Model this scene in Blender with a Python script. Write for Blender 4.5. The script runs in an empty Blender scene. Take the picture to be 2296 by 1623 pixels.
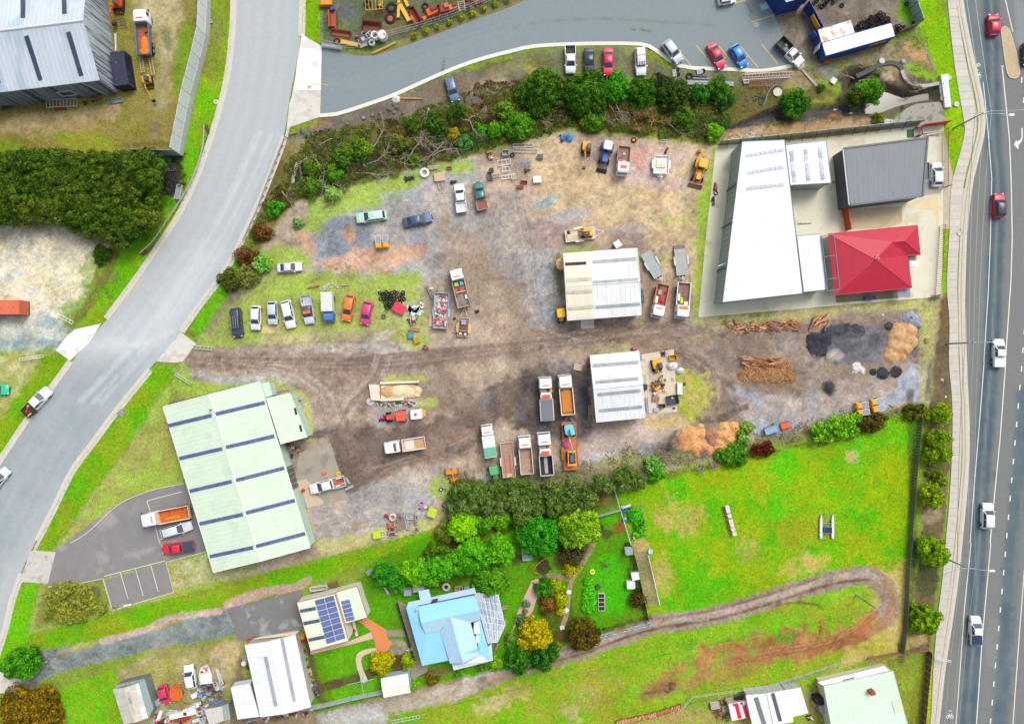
import bpy,random
from math import*
import numpy as np
from mathutils import Vector as Ve
T00=0,0;T01=0,1;T02=0,2;T03=0,3;T10=1,0;T11=1,1;T12=1,2;T13=1,3;T20=2,0;T21=2,1;T22=2,2;T23=2,3;T30=3,0;T31=3,1;T32=3,2;T33=3,3
def PL(s): return [tuple(map(float, p.split(","))) for p in s.split()]
R=radians
def iv(n,k,v): n.inputs[k].default_value=v
S=bpy.context.scene
COL=S.collection
rnd=random.Random(7)
ru=rnd.uniform
rc=rnd.choice
rr_=rnd.random
HC=125.0
PM=12.7
VW=2296/PM
cd=bpy.data.cameras.new('camera')
cam=bpy.data.objects.new('camera',cd)
COL.objects.link(cam)
cam.location=(0,0,HC)
cd.sensor_fit='HORIZONTAL'
cd.angle=2*atan(VW/2/HC)
cd.clip_start=1
cd.clip_end=9000
S.camera=cam
W_=bpy.data.worlds.new('World')
S.world=W_
W_.use_nodes=True
nt=W_.node_tree
bg=nt.nodes['Background']
sky=nt.nodes.new('ShaderNodeTexSky')
sky.sky_type='NISHITA'
sky.sun_disc=False
SUN_EL,SUN_AZ=54,35
sky.sun_elevation=R(SUN_EL)
sky.sun_rotation=R(SUN_AZ)
sky.air_density=1.0
sky.dust_density=5.0
sky.ozone_density=0.5
hs=nt.nodes.new('ShaderNodeHueSaturation')
iv(hs,'Saturation',0.5)
nt.links.new(sky.outputs[0],hs.inputs['Color'])
nt.links.new(hs.outputs[0],bg.inputs[0])
iv(bg,1,0.15)
sd=bpy.data.lights.new('sun','SUN')
sun=bpy.data.objects.new('sun',sd)
COL.objects.link(sun)
sd.energy=1.15
sd.angle=R(24)
sd.color=(1.0,0.95,0.88)
sun.rotation_euler=(R(90-SUN_EL),0,R(-SUN_AZ)+pi)
sun.rotation_euler=Ve((-sin(R(SUN_AZ))*cos(R(SUN_EL)),-cos(R(SUN_AZ))*cos(R(SUN_EL)),-sin(R(SUN_EL)))).to_track_quat('-Z','Y').to_euler()
S.view_settings.view_transform='Standard'
S.view_settings.look='None'
S.view_settings.gamma=1.0
S.view_settings.use_curve_mapping=False
S.view_settings.exposure=0.25
S.render.engine='CYCLES'
S.cycles.max_bounces=4
S.cycles.diffuse_bounces=2
S.cycles.glossy_bounces=2
S.cycles.transparent_max_bounces=6
def D(x,y,z=0.0):
 k=(1-z/HC)/PM
 return Ve(((x-1148)*k,(811.7-y)*k,z))
def T(t,x,y,z=0.0):
 return D(574*t[0]+x/4,405.8*t[1]+y/4,z)
def lin(c):
 c=c/255
 return c/12.92 if c<=0.04045 else((c+0.055)/1.055)**2.4
KA=0.88
def rgb(c):
 if isinstance(c,str):c=tuple(int(c[i:i+2],16)for i in(0,2,4))
 return tuple(lin(v)*KA for v in c[:3])
_m={}
def ma(c,ru_=0.6,metal=0.0,var=0.12,vs=1.5,sP=0.4,bu=0.0,bs=8.0,sr_=0,we=None):
 key=(tuple(c),ru_,metal,var,vs,sP,bu,bs,sr_,we)
 if key in _m:return _m[key]
 m=bpy.data.materials.new('surface');m.use_nodes=True
 n=m.node_tree.nodes;l=m.node_tree.links;b=n['Principled BSDF']
 iv(b,'Roughness',ru_);iv(b,'Metallic',metal)
 iv(b,'Specular IOR Level',sP)
 col=rgb(c)
 tc=n.new('ShaderNodeTexCoord')
 src=tc.outputs['Object']
 if sr_:
  mp=n.new('ShaderNodeMapping');iv(mp,'Scale',(1,sr_,1)if sr_>0 else(3,3,.12))
  l.new(src,mp.inputs[0]);src=mp.outputs[0]
 nz=n.new('ShaderNodeTexNoise');iv(nz,'Scale',vs);iv(nz,'Detail',6)
 iv(nz,'Roughness',0.65)
 l.new(src,nz.inputs['Vector'])
 mr=n.new('ShaderNodeMapRange');iv(mr,1,0.25);iv(mr,2,0.75)
 iv(mr,3,1-var);iv(mr,4,1+var*0.6)
 l.new(nz.outputs['Fac'],mr.inputs[0])
 mx=n.new('ShaderNodeMix');mx.data_type='RGBA';mx.blend_type='MULTIPLY';iv(mx,0,1)
 iv(mx,6,(*col,1));l.new(mr.outputs[0],mx.inputs[7])
 ou=mx.outputs[2]
 if we:
  n2=n.new('ShaderNodeTexNoise');iv(n2,'Scale',we[1]);iv(n2,'Detail',5)
  l.new(src,n2.inputs['Vector'])
  m2=n.new('ShaderNodeMapRange');iv(m2,1,we[2]);iv(m2,2,we[2]+0.08)
  l.new(n2.outputs['Fac'],m2.inputs[0])
  mx2=n.new('ShaderNodeMix');mx2.data_type='RGBA'
  l.new(m2.outputs[0],mx2.inputs[0]);l.new(ou,mx2.inputs[6]);iv(mx2,7,(*rgb(we[0]),1))
  ou=mx2.outputs[2]
 l.new(ou,b.inputs['Base Color'])
 if bu:
  n3=n.new('ShaderNodeTexNoise');iv(n3,'Scale',bs);iv(n3,'Detail',4)
  l.new(tc.outputs['Object'],n3.inputs['Vector'])
  bp=n.new('ShaderNodeBump');iv(bp,'Strength',bu);iv(bp,'Distance',0.05)
  l.new(n3.outputs['Fac'],bp.inputs['Height']);l.new(bp.outputs[0],b.inputs['Normal'])
 _m[key]=m
 return m
def vmat(name,ru_=0.9,fine=0.22,bu=0.5,s1=2.2,s2=9.0,grassy=True):
 m=bpy.data.materials.new(name);m.use_nodes=True
 n=m.node_tree.nodes;l=m.node_tree.links;b=n['Principled BSDF']
 iv(b,'Roughness',ru_);iv(b,'Specular IOR Level',0.15)
 at=n.new('ShaderNodeVertexColor');at.layer_name='Col'
 tc=n.new('ShaderNodeTexCoord')
 def noise(s,d):
  q=n.new('ShaderNodeTexNoise');iv(q,'Scale',s);iv(q,'Detail',d)
  iv(q,'Roughness',0.75)
  l.new(tc.outputs['Object'],q.inputs['Vector']);return q
 a=noise(s1,5);c=noise(s2,3)
 ad=n.new('ShaderNodeMath');ad.operation='ADD';l.new(a.outputs['Fac'],ad.inputs[0]);l.new(c.outputs['Fac'],ad.inputs[1])
 mr=n.new('ShaderNodeMapRange');iv(mr,1,0.72);iv(mr,2,1.28)
 iv(mr,3,1-fine);iv(mr,4,1+fine*0.8)
 l.new(ad.outputs[0],mr.inputs[0])
 mx=n.new('ShaderNodeMix');mx.data_type='RGBA';mx.blend_type='MULTIPLY';iv(mx,0,1)
 l.new(at.outputs['Color'],mx.inputs[6]);l.new(mr.outputs[0],mx.inputs[7])
 ou=mx.outputs[2]
 if grassy:
  g=noise(5.5,6)
  m2=n.new('ShaderNodeMapRange');iv(m2,1,0.4);iv(m2,2,0.62);iv(m2,3,0.66);iv(m2,4,1.12)
  l.new(g.outputs['Fac'],m2.inputs[0])
  mg=n.new('ShaderNodeMix');mg.data_type='RGBA';mg.blend_type='MULTIPLY'
  l.new(at.outputs['Alpha'],mg.inputs[0]);l.new(ou,mg.inputs[6]);l.new(m2.outputs[0],mg.inputs[7])
  ou=mg.outputs[2]
 l.new(ou,b.inputs['Base Color'])
 bp=n.new('ShaderNodeBump');iv(bp,'Strength',bu);iv(bp,'Distance',0.08)
 l.new(ad.outputs[0],bp.inputs['Height']);l.new(bp.outputs[0],b.inputs['Normal'])
 return m
GM=vmat('ground surface',0.95,0.42,0.9,1.6,6.5)
ROAD_M=vmat('asphalt surface',0.85,0.08,0.25,1.2,14,False)
LEAF_M=vmat('leaves',0.6,0.12,0.0,3,12,False)
GL=ma((52,66,80),0.08,0,0.05,sP=0.9)
GLASSL=ma((120,150,160),0.08,0,0.08,sP=0.9)
RUB=ma((38,38,42),0.85,var=0.3,vs=6)
RUBG=ma((92,94,98),0.85,var=0.3,vs=6)
ST=ma((150,155,158),0.45,0.3,0.2)
GV=ma((175,182,186),0.5,0.3,0.2,3)
DK=ma((45,45,48),0.6,0,0.3,4)
CHAS=ma((62,60,60),0.7,0,0.3,4)
RUST=ma((135,70,45),0.85,0,0.4,3,we=((88,52,40),5,0.52))
ORUST=ma((190,95,50),0.8,0,0.3,3,we=((130,70,50),4,0.55))
WT=ma((238,242,246),0.4,0,0.05)
WW=ma((225,226,226),0.6,0,0.15,2,we=((175,170,160),3,0.6))
YEL=ma((240,175,30),0.45,0,0.12,3)
YELD=ma((215,150,40),0.6,0,0.25,3,we=((140,100,50),4,0.6))
WOOD=ma((170,140,108),0.85,0,0.3,5)
WOODP=ma((205,188,160),0.85,0,0.25,5)
CONC=ma((200,198,190),0.9,0,0.14,1.2,bu=0.2,bs=20,we=((178,172,160),0.8,0.56))
CONCD=ma((150,152,148),0.9,0,0.25,1.2,bu=0.3,bs=10,we=((110,112,108),1.5,0.55))
KB=ma((208,204,192),0.9,0,0.14,2)
SOLAR=ma((96,110,162),.3,0,.08,2,sP=.5)
PW=ma((232,232,224),0.8,0,0.16,6,we=((190,190,184),9,0.62))
PY=ma((238,196,62),0.8,0,0.18,6,we=((170,160,110),9,0.64))
class MB:
 def __init__(s):s.v=[];s.f=[]
 def add(s,vs,fs):
  o=len(s.v);s.v+=[tuple(p)for p in vs];s.f+=[tuple(i+o for i in f)for f in fs];return s
 def hexa(s,b,t):
  return s.add(list(b)+list(t),[(3,2,1,0),(4,5,6,7),(0,1,5,4),(1,2,6,5),(2,3,7,6),(3,0,4,7)])
 def box(s,cx,cy,cz,sx,sy,sz,rz=0.0,tp=1.0,ty=0.0):
  c,n=cos(rz),sin(rz);o=[]
  for z,k in((-.5,1),(.5,tp)):
   for x,y in((-.5,-.5),(.5,-.5),(.5,.5),(-.5,.5)):
    X,Y=x*sx*k,y*sy*k
    if ty:X,Z=X*cos(ty)+z*sz*sin(ty),-X*sin(ty)+z*sz*cos(ty)
    else:Z=z*sz
    o.append((cx+X*c-Y*n,cy+X*n+Y*c,cz+Z))
  return s.hexa(o[:4],o[4:])
 def prism(s,pt,z0,z1):
  n=len(pt)
  a=sum(pt[i][0]*pt[(i+1)%n][1]-pt[(i+1)%n][0]*pt[i][1]for i in range(n))
  if a<0:pt=pt[::-1]
  return s.add([(p[0],p[1],z0)for p in pt]+[(p[0],p[1],z1)for p in pt],
      [tuple(range(n-1,-1,-1)),tuple(range(n,2*n))]+[(i,(i+1)%n,(i+1)%n+n,i+n)for i in range(n)])
 def tb(s,p0,p1,r0,r1=None,n=6,cap=True):
  p0,p1=Ve(p0),Ve(p1);r1=r0 if r1 is None else r1
  d=(p1-p0);d=d.normalized()if d.length>1e-6 else Ve((0,0,1))
  u=d.orthogonal().normalized();w=d.cross(u)
  vs=[p+(u*cos(2*pi*i/n)+w*sin(2*pi*i/n))*r for p,r in((p0,r0),(p1,r1))for i in range(n)]
  fs=[(i,(i+1)%n,(i+1)%n+n,i+n)for i in range(n)]
  if cap:fs+=[tuple(range(n-1,-1,-1)),tuple(range(n,2*n))]
  return s.add(vs,fs)
 def path(s,ps,r,n=5):
  for a,b in zip(ps,ps[1:]):s.tb(a,b,r,r,n)
  return s
 def ring(s,c,Ro,r,n=16,m=6,ax='z',sq=1.0):
  vs=[];fs=[]
  for i in range(n):
   a=2*pi*i/n
   for j in range(m):
    b=2*pi*j/m
    q=Ro+r*cos(b);h=r*sq*sin(b)
    x,y,z=q*cos(a),q*sin(a),h
    if ax=='y':x,y,z=x,z,y
    vs.append((c[0]+x,c[1]+y,c[2]+z))
    fs.append((i*m+j,((i+1)%n)*m+j,((i+1)%n)*m+(j+1)%m,i*m+(j+1)%m))
  return s.add(vs,fs)
 def loft(s,rG,cap=True):
  n=len(rG[0]);vs=[p for r in rG for p in r];fs=[]
  for k in range(len(rG)-1):
   fs+=[(k*n+i,k*n+(i+1)%n,(k+1)*n+(i+1)%n,(k+1)*n+i)for i in range(n)]
  if cap:fs+=[tuple(range(n-1,-1,-1)),tuple((len(rG)-1)*n+i for i in range(n))]
  return s.add(vs,fs)
 def dome(s,c,rx,ry,rz,n=14,m=5,jit=0.0,full=False,rg=rnd):
  rows=[]
  a0=-0.5*pi if full else 0
  for k in range(m+1):
   t=a0+(pi/2-a0)*k/m
   rows.append([(c[0]+rx*cos(t)*cos(2*pi*i/n)*(1+rg.uniform(-jit,jit)),
        c[1]+ry*cos(t)*sin(2*pi*i/n)*(1+rg.uniform(-jit,jit)),
        c[2]+rz*sin(t)*(1+rg.uniform(-jit,jit)*.5))for i in range(n)])
  return s.loft(rows)
 def rrect(s,cx,cy,sx,sy,z0,z1,r,k=3,tp=1.0):
  def ringz(z,q):
   ou=[]
   for ox,oy,a0 in((1,1,0),(-1,1,90),(-1,-1,180),(1,-1,270)):
    for i in range(k+1):
     a=R(a0+90*i/k)
     ou.append((cx+q*(ox*(sx/2-r)+r*cos(a)),cy+q*(oy*(sy/2-r)+r*sin(a)),z))
   return ou
  return s.loft([ringz(z0,1),ringz(z1,tp)])
 def mesh(s,name,m=None,smooth=False):
  me=bpy.data.meshes.new(name);me.from_pydata(s.v,[],s.f)
  if m:me.materials.append(m)
  if smooth:
   me.shade_smooth();me.set_sharp_from_angle(angle=R(38))
  me.update();return me
 def bd(s,name,m,parent=None,smooth=False):
  return link(name,s.mesh(name,m,smooth),parent)
def link(name,me,parent=None,lc=(0,0,0),rz=0.0,rot=None):
 o=bpy.data.objects.new(name,me);COL.objects.link(o)
 o.location=lc
 o.rotation_euler=rot if rot else(0,0,rz)
 if parent:o.parent=parent
 return o
def tH(name,lB,cat,lc=(0,0,0),rz=0.0,gr=None):
 o=bpy.data.objects.new(name,None);COL.objects.link(o);o.location=lc;o.rotation_euler=(0,0,rz)
 return tag(o,lB,cat,gr)
def tag(o,lB,cat,gr=None):
 o['label']=lB;o['category']=cat
 if gr:o['group']=gr
 return o
def su(o,kd='structure',lB=None):
 o['kind']=kd
 if lB:o['label']=lB
 return o
_cache={}
def ch(key,fn):
 if key not in _cache:_cache[key]=fn()
 return _cache[key]
def sm_(pt,sp_=1.0):
 P=[Ve(p)for p in pt];ou=[]
 for i in range(len(P)-1):
  a,b,c,d=P[max(i-1,0)],P[i],P[i+1],P[min(i+2,len(P)-1)]
  n=max(1,int((c-b).length/sp_))
  for k in range(n):
   t=k/n
   ou.append(0.5*((2*b)+(c-a)*t+(2*a-5*b+4*c-d)*t*t+(3*b-a-3*c+d)*t**3))
 ou.append(P[-1]);return ou
def rs_(ps,n):
 L=[0]
 for a,b in zip(ps,ps[1:]):L.append(L[-1]+(b-a).length)
 ou=[];j=0
 for i in range(n):
  t=L[-1]*i/(n-1)
  while j<len(ps)-2 and L[j+1]<t:j+=1
  f=(t-L[j])/max(L[j+1]-L[j],1e-6)
  ou.append(ps[j].lerp(ps[j+1],min(max(f,0),1)))
 return ou
_g=np.random.RandomState(11)
_N=[_g.rand(256,256)for _ in range(6)]
def vn(x,y,sc,sd=0):
 G=_N[sd%6];u=x/sc+37.3*sd;v=y/sc+11.7*sd
 i=np.floor(u).astype(int);j=np.floor(v).astype(int);a=u-i;b=v-j
 a=a*a*(3-2*a);b=b*b*(3-2*b)
 i0=i%256;i1=(i+1)%256;j0=j%256;j1=(j+1)%256
 return(G[i0,j0]*(1-a)+G[i1,j0]*a)*(1-b)+(G[i0,j1]*(1-a)+G[i1,j1]*a)*b
def fb_(x,y,sc,sd=0,o=4,p=0.55):
 t=0;w=1;s=0
 for k in range(o):
  t=t+w*vn(x,y,sc/2**k,sd+k);s+=w;w*=p
 return t/s
def sd2(x,y,P):
 n=len(P);d2=np.full(x.shape,1e9);ins=np.zeros(x.shape,bool)
 for i in range(n):
  ax,ay=P[i];bx,by=P[(i+1)%n]
  ex,ey=bx-ax,by-ay;L=ex*ex+ey*ey+1e-9
  t=np.clip(((x-ax)*ex+(y-ay)*ey)/L,0,1)
  d2=np.minimum(d2,(x-ax-t*ex)**2+(y-ay-t*ey)**2)
  c=((ay>y)!=(by>y))&(x<(bx-ax)*(y-ay)/(by-ay+1e-12)+ax)
  ins^=c
 d=np.sqrt(d2);return np.where(ins,d,-d)
def ldist(x,y,P):
 d2=np.full(x.shape,1e9)
 for i in range(len(P)-1):
  ax,ay=P[i];bx,by=P[i+1];ex,ey=bx-ax,by-ay;L=ex*ex+ey*ey+1e-9
  t=np.clip(((x-ax)*ex+(y-ay)*ey)/L,0,1)
  d2=np.minimum(d2,(x-ax-t*ex)**2+(y-ay-t*ey)**2)
 return np.sqrt(d2)
LAY=[]
def Z(pt,c1,c2=None,f=0.5,j=0.8,op=1.0,g=None,sc=3.0,t=None,js=1.5):
 P=[tuple((T(t,*p)if t else D(*p))[:2])for p in pt]
 LAY.append(('p',P,c1,c2 or c1,f,j,op,g,sc,js))
def B(x,y,r,c1,c2=None,op=0.8,g=None,ry=None,rot=0,t=None,f=0.6,j=0.5):
 ry=ry or r;k=4 if t else 1;a0=R(rot)
 Z([(x+cos(a)*r*cos(a0)-sin(a)*ry*sin(a0),y+cos(a)*r*sin(a0)+sin(a)*ry*cos(a0))
    for a in[2*pi*i/10 for i in range(10)]],c1,c2,f=f,j=j,op=op,g=g,sc=1.5,t=t,js=0.9)
def K(pt,w,c1,op=0.5,f=0.25,t=None,j=0.25,g=None):
 P=[tuple(v[:2])for v in sm_([(T(t,*p)if t else D(*p))for p in pt],2.0)]
 LAY.append(('l',P,c1,c1,f,j,op,g,w,1.2))
def hx(s):return tuple(map(int,s.split(',')))if s else None
def tc_(s):return(int(s[0]),int(s[1]))if s else None
def LZ(txt):
 for l in txt.split(chr(10)):
  k,p,c1,c2,f,j,op,g,sc,t=l.split('|');g=float(g)if g else None;t=tc_(t)
  if k=='B':
   x,y,r,ry,ro=(list(map(float,p.split()))+[0,0])[:5];B(x,y,r,hx(c1),hx(c2),float(op or.8),g,ry or None,ro,t,float(f or.6),float(j or.5));continue
  p=[tuple(map(float,q.split(',')))for q in p.split()]
  if k=='Z':Z(p,hx(c1),hx(c2),float(f or.5),float(j or.8),float(op or 1),g,float(sc or 3),t)
  else:K(p,float(sc),hx(c1),float(op or.5),float(f or.25),t,float(j or.25),g)
def paint(x,y,ba=(140,165,60),g0=0.8,ly=None):
 n=x.size;C=np.tile(np.array(rgb(ba)),(n,1));G=np.full(n,g0)
 for(k,P,c1,c2,f,j,op,g,sc,js)in(LAY if ly is None else ly):
  xs=[p[0]for p in P];ys=[p[1]for p in P];mg=f+j+(sc if k=='l' else 0)+0.5
  m=(x>min(xs)-mg)&(x<max(xs)+mg)&(y>min(ys)-mg)&(y<max(ys)+mg)
  if not m.any():continue
  X=x[m];Y=y[m]
  d=sd2(X,Y,P)if k=='p' else sc/2-ldist(X,Y,P)
  d=d+(fb_(X,Y,js,2,3)-0.5)*2*j
  d=d+(fb_(X,Y,.55,3,2)-0.5)*min(j,1.0)*.9;f=f*.6;w=np.clip((d+f)/(2*f),0,1);w=w*w*(3-2*w)*op
  if k=='l':w=w*(0.45+0.9*np.clip(fb_(X,Y,2.2,4,3),0,1))
  w=np.clip(w,0,1)
  if k=='p':q=np.clip((fb_(X,Y,sc,1,5,0.7)-0.5)*3.2+0.5,0,1)
  else:q=np.zeros(X.shape)
  c=np.array(rgb(c1))*(1-q[:,None])+np.array(rgb(c2))*q[:,None]
  C[m]=C[m]*(1-w[:,None])+c*w[:,None]
  if g is not None:G[m]=G[m]*(1-w)+g*w
 return C,G
def sc_(me,C,G):
 a=me.color_attributes.new('Col','FLOAT_COLOR','POINT')
 a.data.foreach_set('color',np.concatenate([C,G[:,None]],1).astype(np.float32).ravel())
GR1,GR2=(112,196,8),(142,190,18)
MUD1,MUD2=(200,184,168),(176,160,146)
LZ("""Z|-300,-300 480,-300 480,0 440,200 402,345 200,352 -300,356|142,142,58|166,152,84|1.5|1.5|||7|
Z|0,262 100,250 200,238 268,232 262,268 170,292 90,300 -60,310 -60,262|196,178,130|170,150,98|1.2|1.6||.3||
Z|298,-60 412,-60 408,60 392,130 384,190 372,250 340,240 352,160 345,90 300,60|190,180,138|160,150,100|1.2|1.6||.3||
B|0 330 60 14|140,176,40|120,150,40|||.7|1||
B|200 320 80 22 10|140,172,34|168,168,50|||.7|1||
B|410 130 18 90 10|120,170,30||||.7|1||
B|1380 1160 55 110 5|150,132,100|||||.1||00
B|250 940 300 60 -4|120,98,52|96,84,50|||.6|.3||00
B|1500 350 40 110 -8|110,122,90||||.6|.6||00
B|1290 1300 260 26 -3|92,74,48||||.5|.3||00
Z|455,-300 540,-300 528,0 512,160 495,240 470,330 440,410 400,490 355,555 300,628 235,722 168,728 190,690 270,560 350,470 398,400 410,345 440,220 470,40|112,190,10|148,176,36||.5||1|4|
Z|470,-300 526,-300 526,0 512,60 496,150 476,190 448,160 466,80|142,128,72|128,150,46|1.2|1.2|.8|.7||
K|462,285 470,300 462,340 440,405 405,470 370,535 322,568|112,82,58||||.95||.9|
B|1000 870 70|134,140,70||||.6|.8||01
B|900 900 30 200 -30|110,110,60||||.6|.8||01
K|268,545 240,610 205,675 175,715|128,116,62||||.8||1.6|
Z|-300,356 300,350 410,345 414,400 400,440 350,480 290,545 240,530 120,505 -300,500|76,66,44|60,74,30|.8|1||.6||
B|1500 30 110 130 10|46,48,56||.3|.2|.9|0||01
B|1450 180 120 60 20|84,160,14||||.9|1||01
B|1440 1440 110 40|84,170,24||||.9|1||00
Z|-300,496 60,506 160,505 240,548 222,600 190,650 170,700 140,735 -300,745|232,226,204|220,212,176|.9|1.4||.12|5|
Z|-300,680 40,690 70,700 120,712 160,735 128,785 -300,800|150,176,184|206,208,192|1.2|1.6|.9|0|4|
K|0,738 70,742 140,755|215,218,205||.6|.7|.7||1.5|
K|0,770 70,768 130,775|128,150,156||.6|.7|.7||1.2|
B|120 850 120 50 -20|196,204,200||||.7|0||01
B|330 400 250 60 8|176,156,120|140,130,90|1.2|1.5|.55|.3||01
B|800 480 160 90 30|190,170,130|130,120,80|1.2|1.5|.6|.3||01
B|820 800 80 150 20|130,170,50||1.2|1.8|.6|.8||01
B|640 1150 120 70 -50|128,176,46||1|1.6|.7|.9||01
B|40 330 300 40|116,140,40|100,120,40||||1||01
Z|-300,800 105,797 150,800 162,810 120,868 67,938 0,1040 -300,1400|106,184,10|140,176,26||.5||1||
Z|-300,780 96,795 80,830 55,870 20,905 4,930 -300,1200|206,204,150|160,168,74|.9|1.2||.5||
Z|672,-40 600,400 560,540 487,631 450,678 408,742 440,760 520,640 600,560 660,450 760,440 720,340 640,290|140,120,74|112,140,40|.6|||.7||
Z|545,545 520,575 487,635 450,682 420,740 450,760 500,680 540,620|112,196,8||.6||.9|1||
Z|345,822 400,828 412,815 300,985 200,1120 120,1236 84,1232 120,1140 160,1058 215,983 262,920 330,832|104,186,8|150,176,34||.5||1|4|""")
YARD=PL("660,452 1270,290 1602,325 1560,716 2115,664 2086,904 60,1420 118,1240 300,985 412,815 440,770 560,590")
LZ("""Z|660,452 1270,290 1602,325 1560,716 2115,664 2086,904 60,1420 118,1240 300,985 412,815 440,770 560,590|193,174,153|156,139,124|1.2|.6||.08|9|
Z|700,470 900,380 1050,355 1090,390 1000,430 980,500 1000,620 940,660 800,640 690,600|182,180,178|158,156,156|1.5|1.5|.9|.05|5|
Z|1180,320 1600,330 1575,700 1450,560 1440,520 1300,500 1200,430|214,192,152|196,172,138|2|2|.95|.05|6|
B|1320 640 180 40 -10|196,178,176||||.5|.05||21
B|1420 355 120 34|208,182,172|188,166,158|1.5|1.5|.85|0||
B|1460 400 90 24 10|212,190,184||1.5||.7|0||
B|1150 1440 60 110 4|204,150,138||||.7|0||20
B|320 180 150 42 -22|164,180,180|150,166,168|||.9|0||21
B|520 310 190 70 -12|172,176,182|186,186,184|||.75|0||21
B|250 390 110 45 -10|132,128,132|150,146,146||1|.7|0||21
B|480 480 300 110 -5|196,168,170|180,160,160|1.5|1.5|.65|0||21
B|1060 430 160 50 -5|170,160,172||1||.6|0||21
Z|1160,560 1235,555 1255,640 1245,720 1190,735 1175,650|160,168,172|178,178,176|1.4|1.2|.85|0|2|
Z|1120,420 1180,440 1185,560 1160,640 1110,600 1060,520|174,170,168|150,148,150|2|2|.6|0||
Z|715,488 790,484 842,508 835,555 800,575 748,590 700,560 716,520|126,140,148|150,156,164|.9|1.2|.95|0|2|
B|840 480 60 80|204,160,116|||||0||11
Z|712,590 800,560 900,548 950,545 975,560 900,590 850,612 740,612|214,178,152|196,156,128|1.2|1.2|.95|0|5|
B|1170 850 100 45 10|164,118,98||||.7|0||11
B|1600 620 220 120 70|140,132,134|170,160,158|1.5|1.6|.5|0||11
B|1850 300 240 130 50|158,166,170|176,178,178|1.5|1.5|.7|0||11
B|450 540 60 120 -30|196,160,130||1||.7|0||11""")
YG1,YG2=(178,208,96),(160,186,80)
LZ("""Z|690,455 800,410 860,400 960,372 1050,358 1060,385 960,395 890,440 840,465 760,480 715,500 716,520 680,520 690,490|178,208,96|160,186,80|1|1|.95|.9||
B|1280 140 180 60|188,196,198|150,160,150|1||.7|.1||11
Z|598,570 620,545 660,555 694,578 690,600 640,605 600,600 575,640 560,650 545,640|178,208,96|160,186,80|1||.95|.9||
Z|440,778 500,700 560,640 600,615 720,610 860,618 940,610 950,640 945,690 960,760 930,780 880,760 830,740 760,745 700,755 620,770 520,780|176,206,86|166,176,96|1.1|1.1|.96|.85|4|
Z|575,700 870,680 900,730 840,760 600,785|174,170,128|184,190,100|1.8|1.6|.6|.4||
Z|880,640 950,640 962,700 955,780 910,790 890,720|198,188,152|170,190,86|1.2|1.4|.8|.4|1.6|
B|120 1330 90 60 -20|214,196,148|||||.1||11
B|600 1390 200 50|166,164,152|180,190,110|1.2||.7|.2||11
B|1160 1380 110 40 -20|206,196,176|||||0||11
B|250 1420 250 40 -3|206,192,156||1||.6|.1||11
B|620 870 240 40 -4|150,158,96||1||.5|.6||11
Z|440,790 560,782 700,775 860,760 905,790 960,830 800,860 600,855 460,845 404,824|196,190,182|176,172,166|1.4|1|.85|0||
Z|1480,500 1575,470 1600,330 1610,330 1570,712 1545,700 1560,600 1555,500|196,186,120|170,200,80|1.6|1.2|.6|.5||
Z|1566,440 1592,400 1600,330 1608,330 1572,690 1556,690 1562,540|160,212,58|176,200,80|.8||.9|.9||
B|1265 700 230 26 -6|176,178,112||.8|||.5||21
B|600 610 170 26 -4|168,186,92||||.85|.7||21
B|430 850 36 230 -3|118,124,66|||||.6||21
B|900 1510 200 26 -3|172,178,110||||.6|.5||21
Z|1548,716 1620,714 2105,668 2092,790 2075,900 2060,905 2056,780 2060,730 2040,705 1990,690 1900,712 1800,715 1700,730 1620,745 1560,735|196,200,112|190,180,140|.8|1|.95|.7||
Z|404,800 460,790 700,790 900,800 1060,770 1160,770 1280,742 1400,730 1500,715 1580,735 1620,770 1600,830 1500,790 1400,770 1250,782 1100,812 960,822 860,860 740,880 690,850 600,838 470,835 410,826|160,139,121|136,116,101|1.6|1.2|.9|0|4|""")
for i in range(26):
 a=ru(-14,14)
 K([(430+ru(0,60),808+a*.8),(600,812+a),(800,815+a*1.3),(960,800+a*1.4),(1160,778+a),(1330,756+a),(1500,740+a),(1600,790+a+ru(0,30)),(1700,870+a*2)][rc([0,0,1,2]):rc([9,9,8,7])],ru(.2,.5),rc(PL("128,110,98 140,122,108 196,182,168 118,104,96")),.38,.2,j=.25)
for i in range(18):
 a=ru(-20,20);b=ru(-20,20)
 K([(860+a,800),(840+a,850+b*.3),(790+a,900),(760+a*.6,950+b*.3)],ru(.2,.4),rc([(136,120,108),(200,188,176)]),.32,.2,j=.3)
 K([(520+a*2,815),(640+a,830+b*.4),(720+a,880+b*.6),(750+a,950)],ru(.2,.4),rc([(136,120,108),(196,184,172)]),.32,.2,j=.3)
for i in range(16):
 a=ru(-14,14)
 K([(1480+a,560),(1470+a,640),(1430+a*2,720+a),(1350,750+a)],ru(.18,.35),rc([(150,130,110),(172,152,130)]),.55,.15,j=.2)
 K([(1530+a,720),(1600+a,770+a),(1650+a*2,850),(1640+a*2,920)],ru(.18,.35),rc([(128,112,100),(190,176,160)]),.32,.2,j=.3)
 K([(1530+a,580),(1540+a,700),(1500+a,740)],ru(.18,.3),(160,140,120),.32,.2,j=.3)
for i in range(14):
 a=ru(-10,10)
 K([(1160+a,440),(1185+a,560),(1210+a,720),(1300,770+a)],ru(.2,.4),rc([(140,130,124),(190,178,166)]),.45,.15,j=.3)
 K([(1300+a,430+a),(1400+a,450),(1480+a,520+a*2),(1490,640)],ru(.2,.4),rc([(176,150,120),(220,200,168)]),.45,.15,j=.3)
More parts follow.
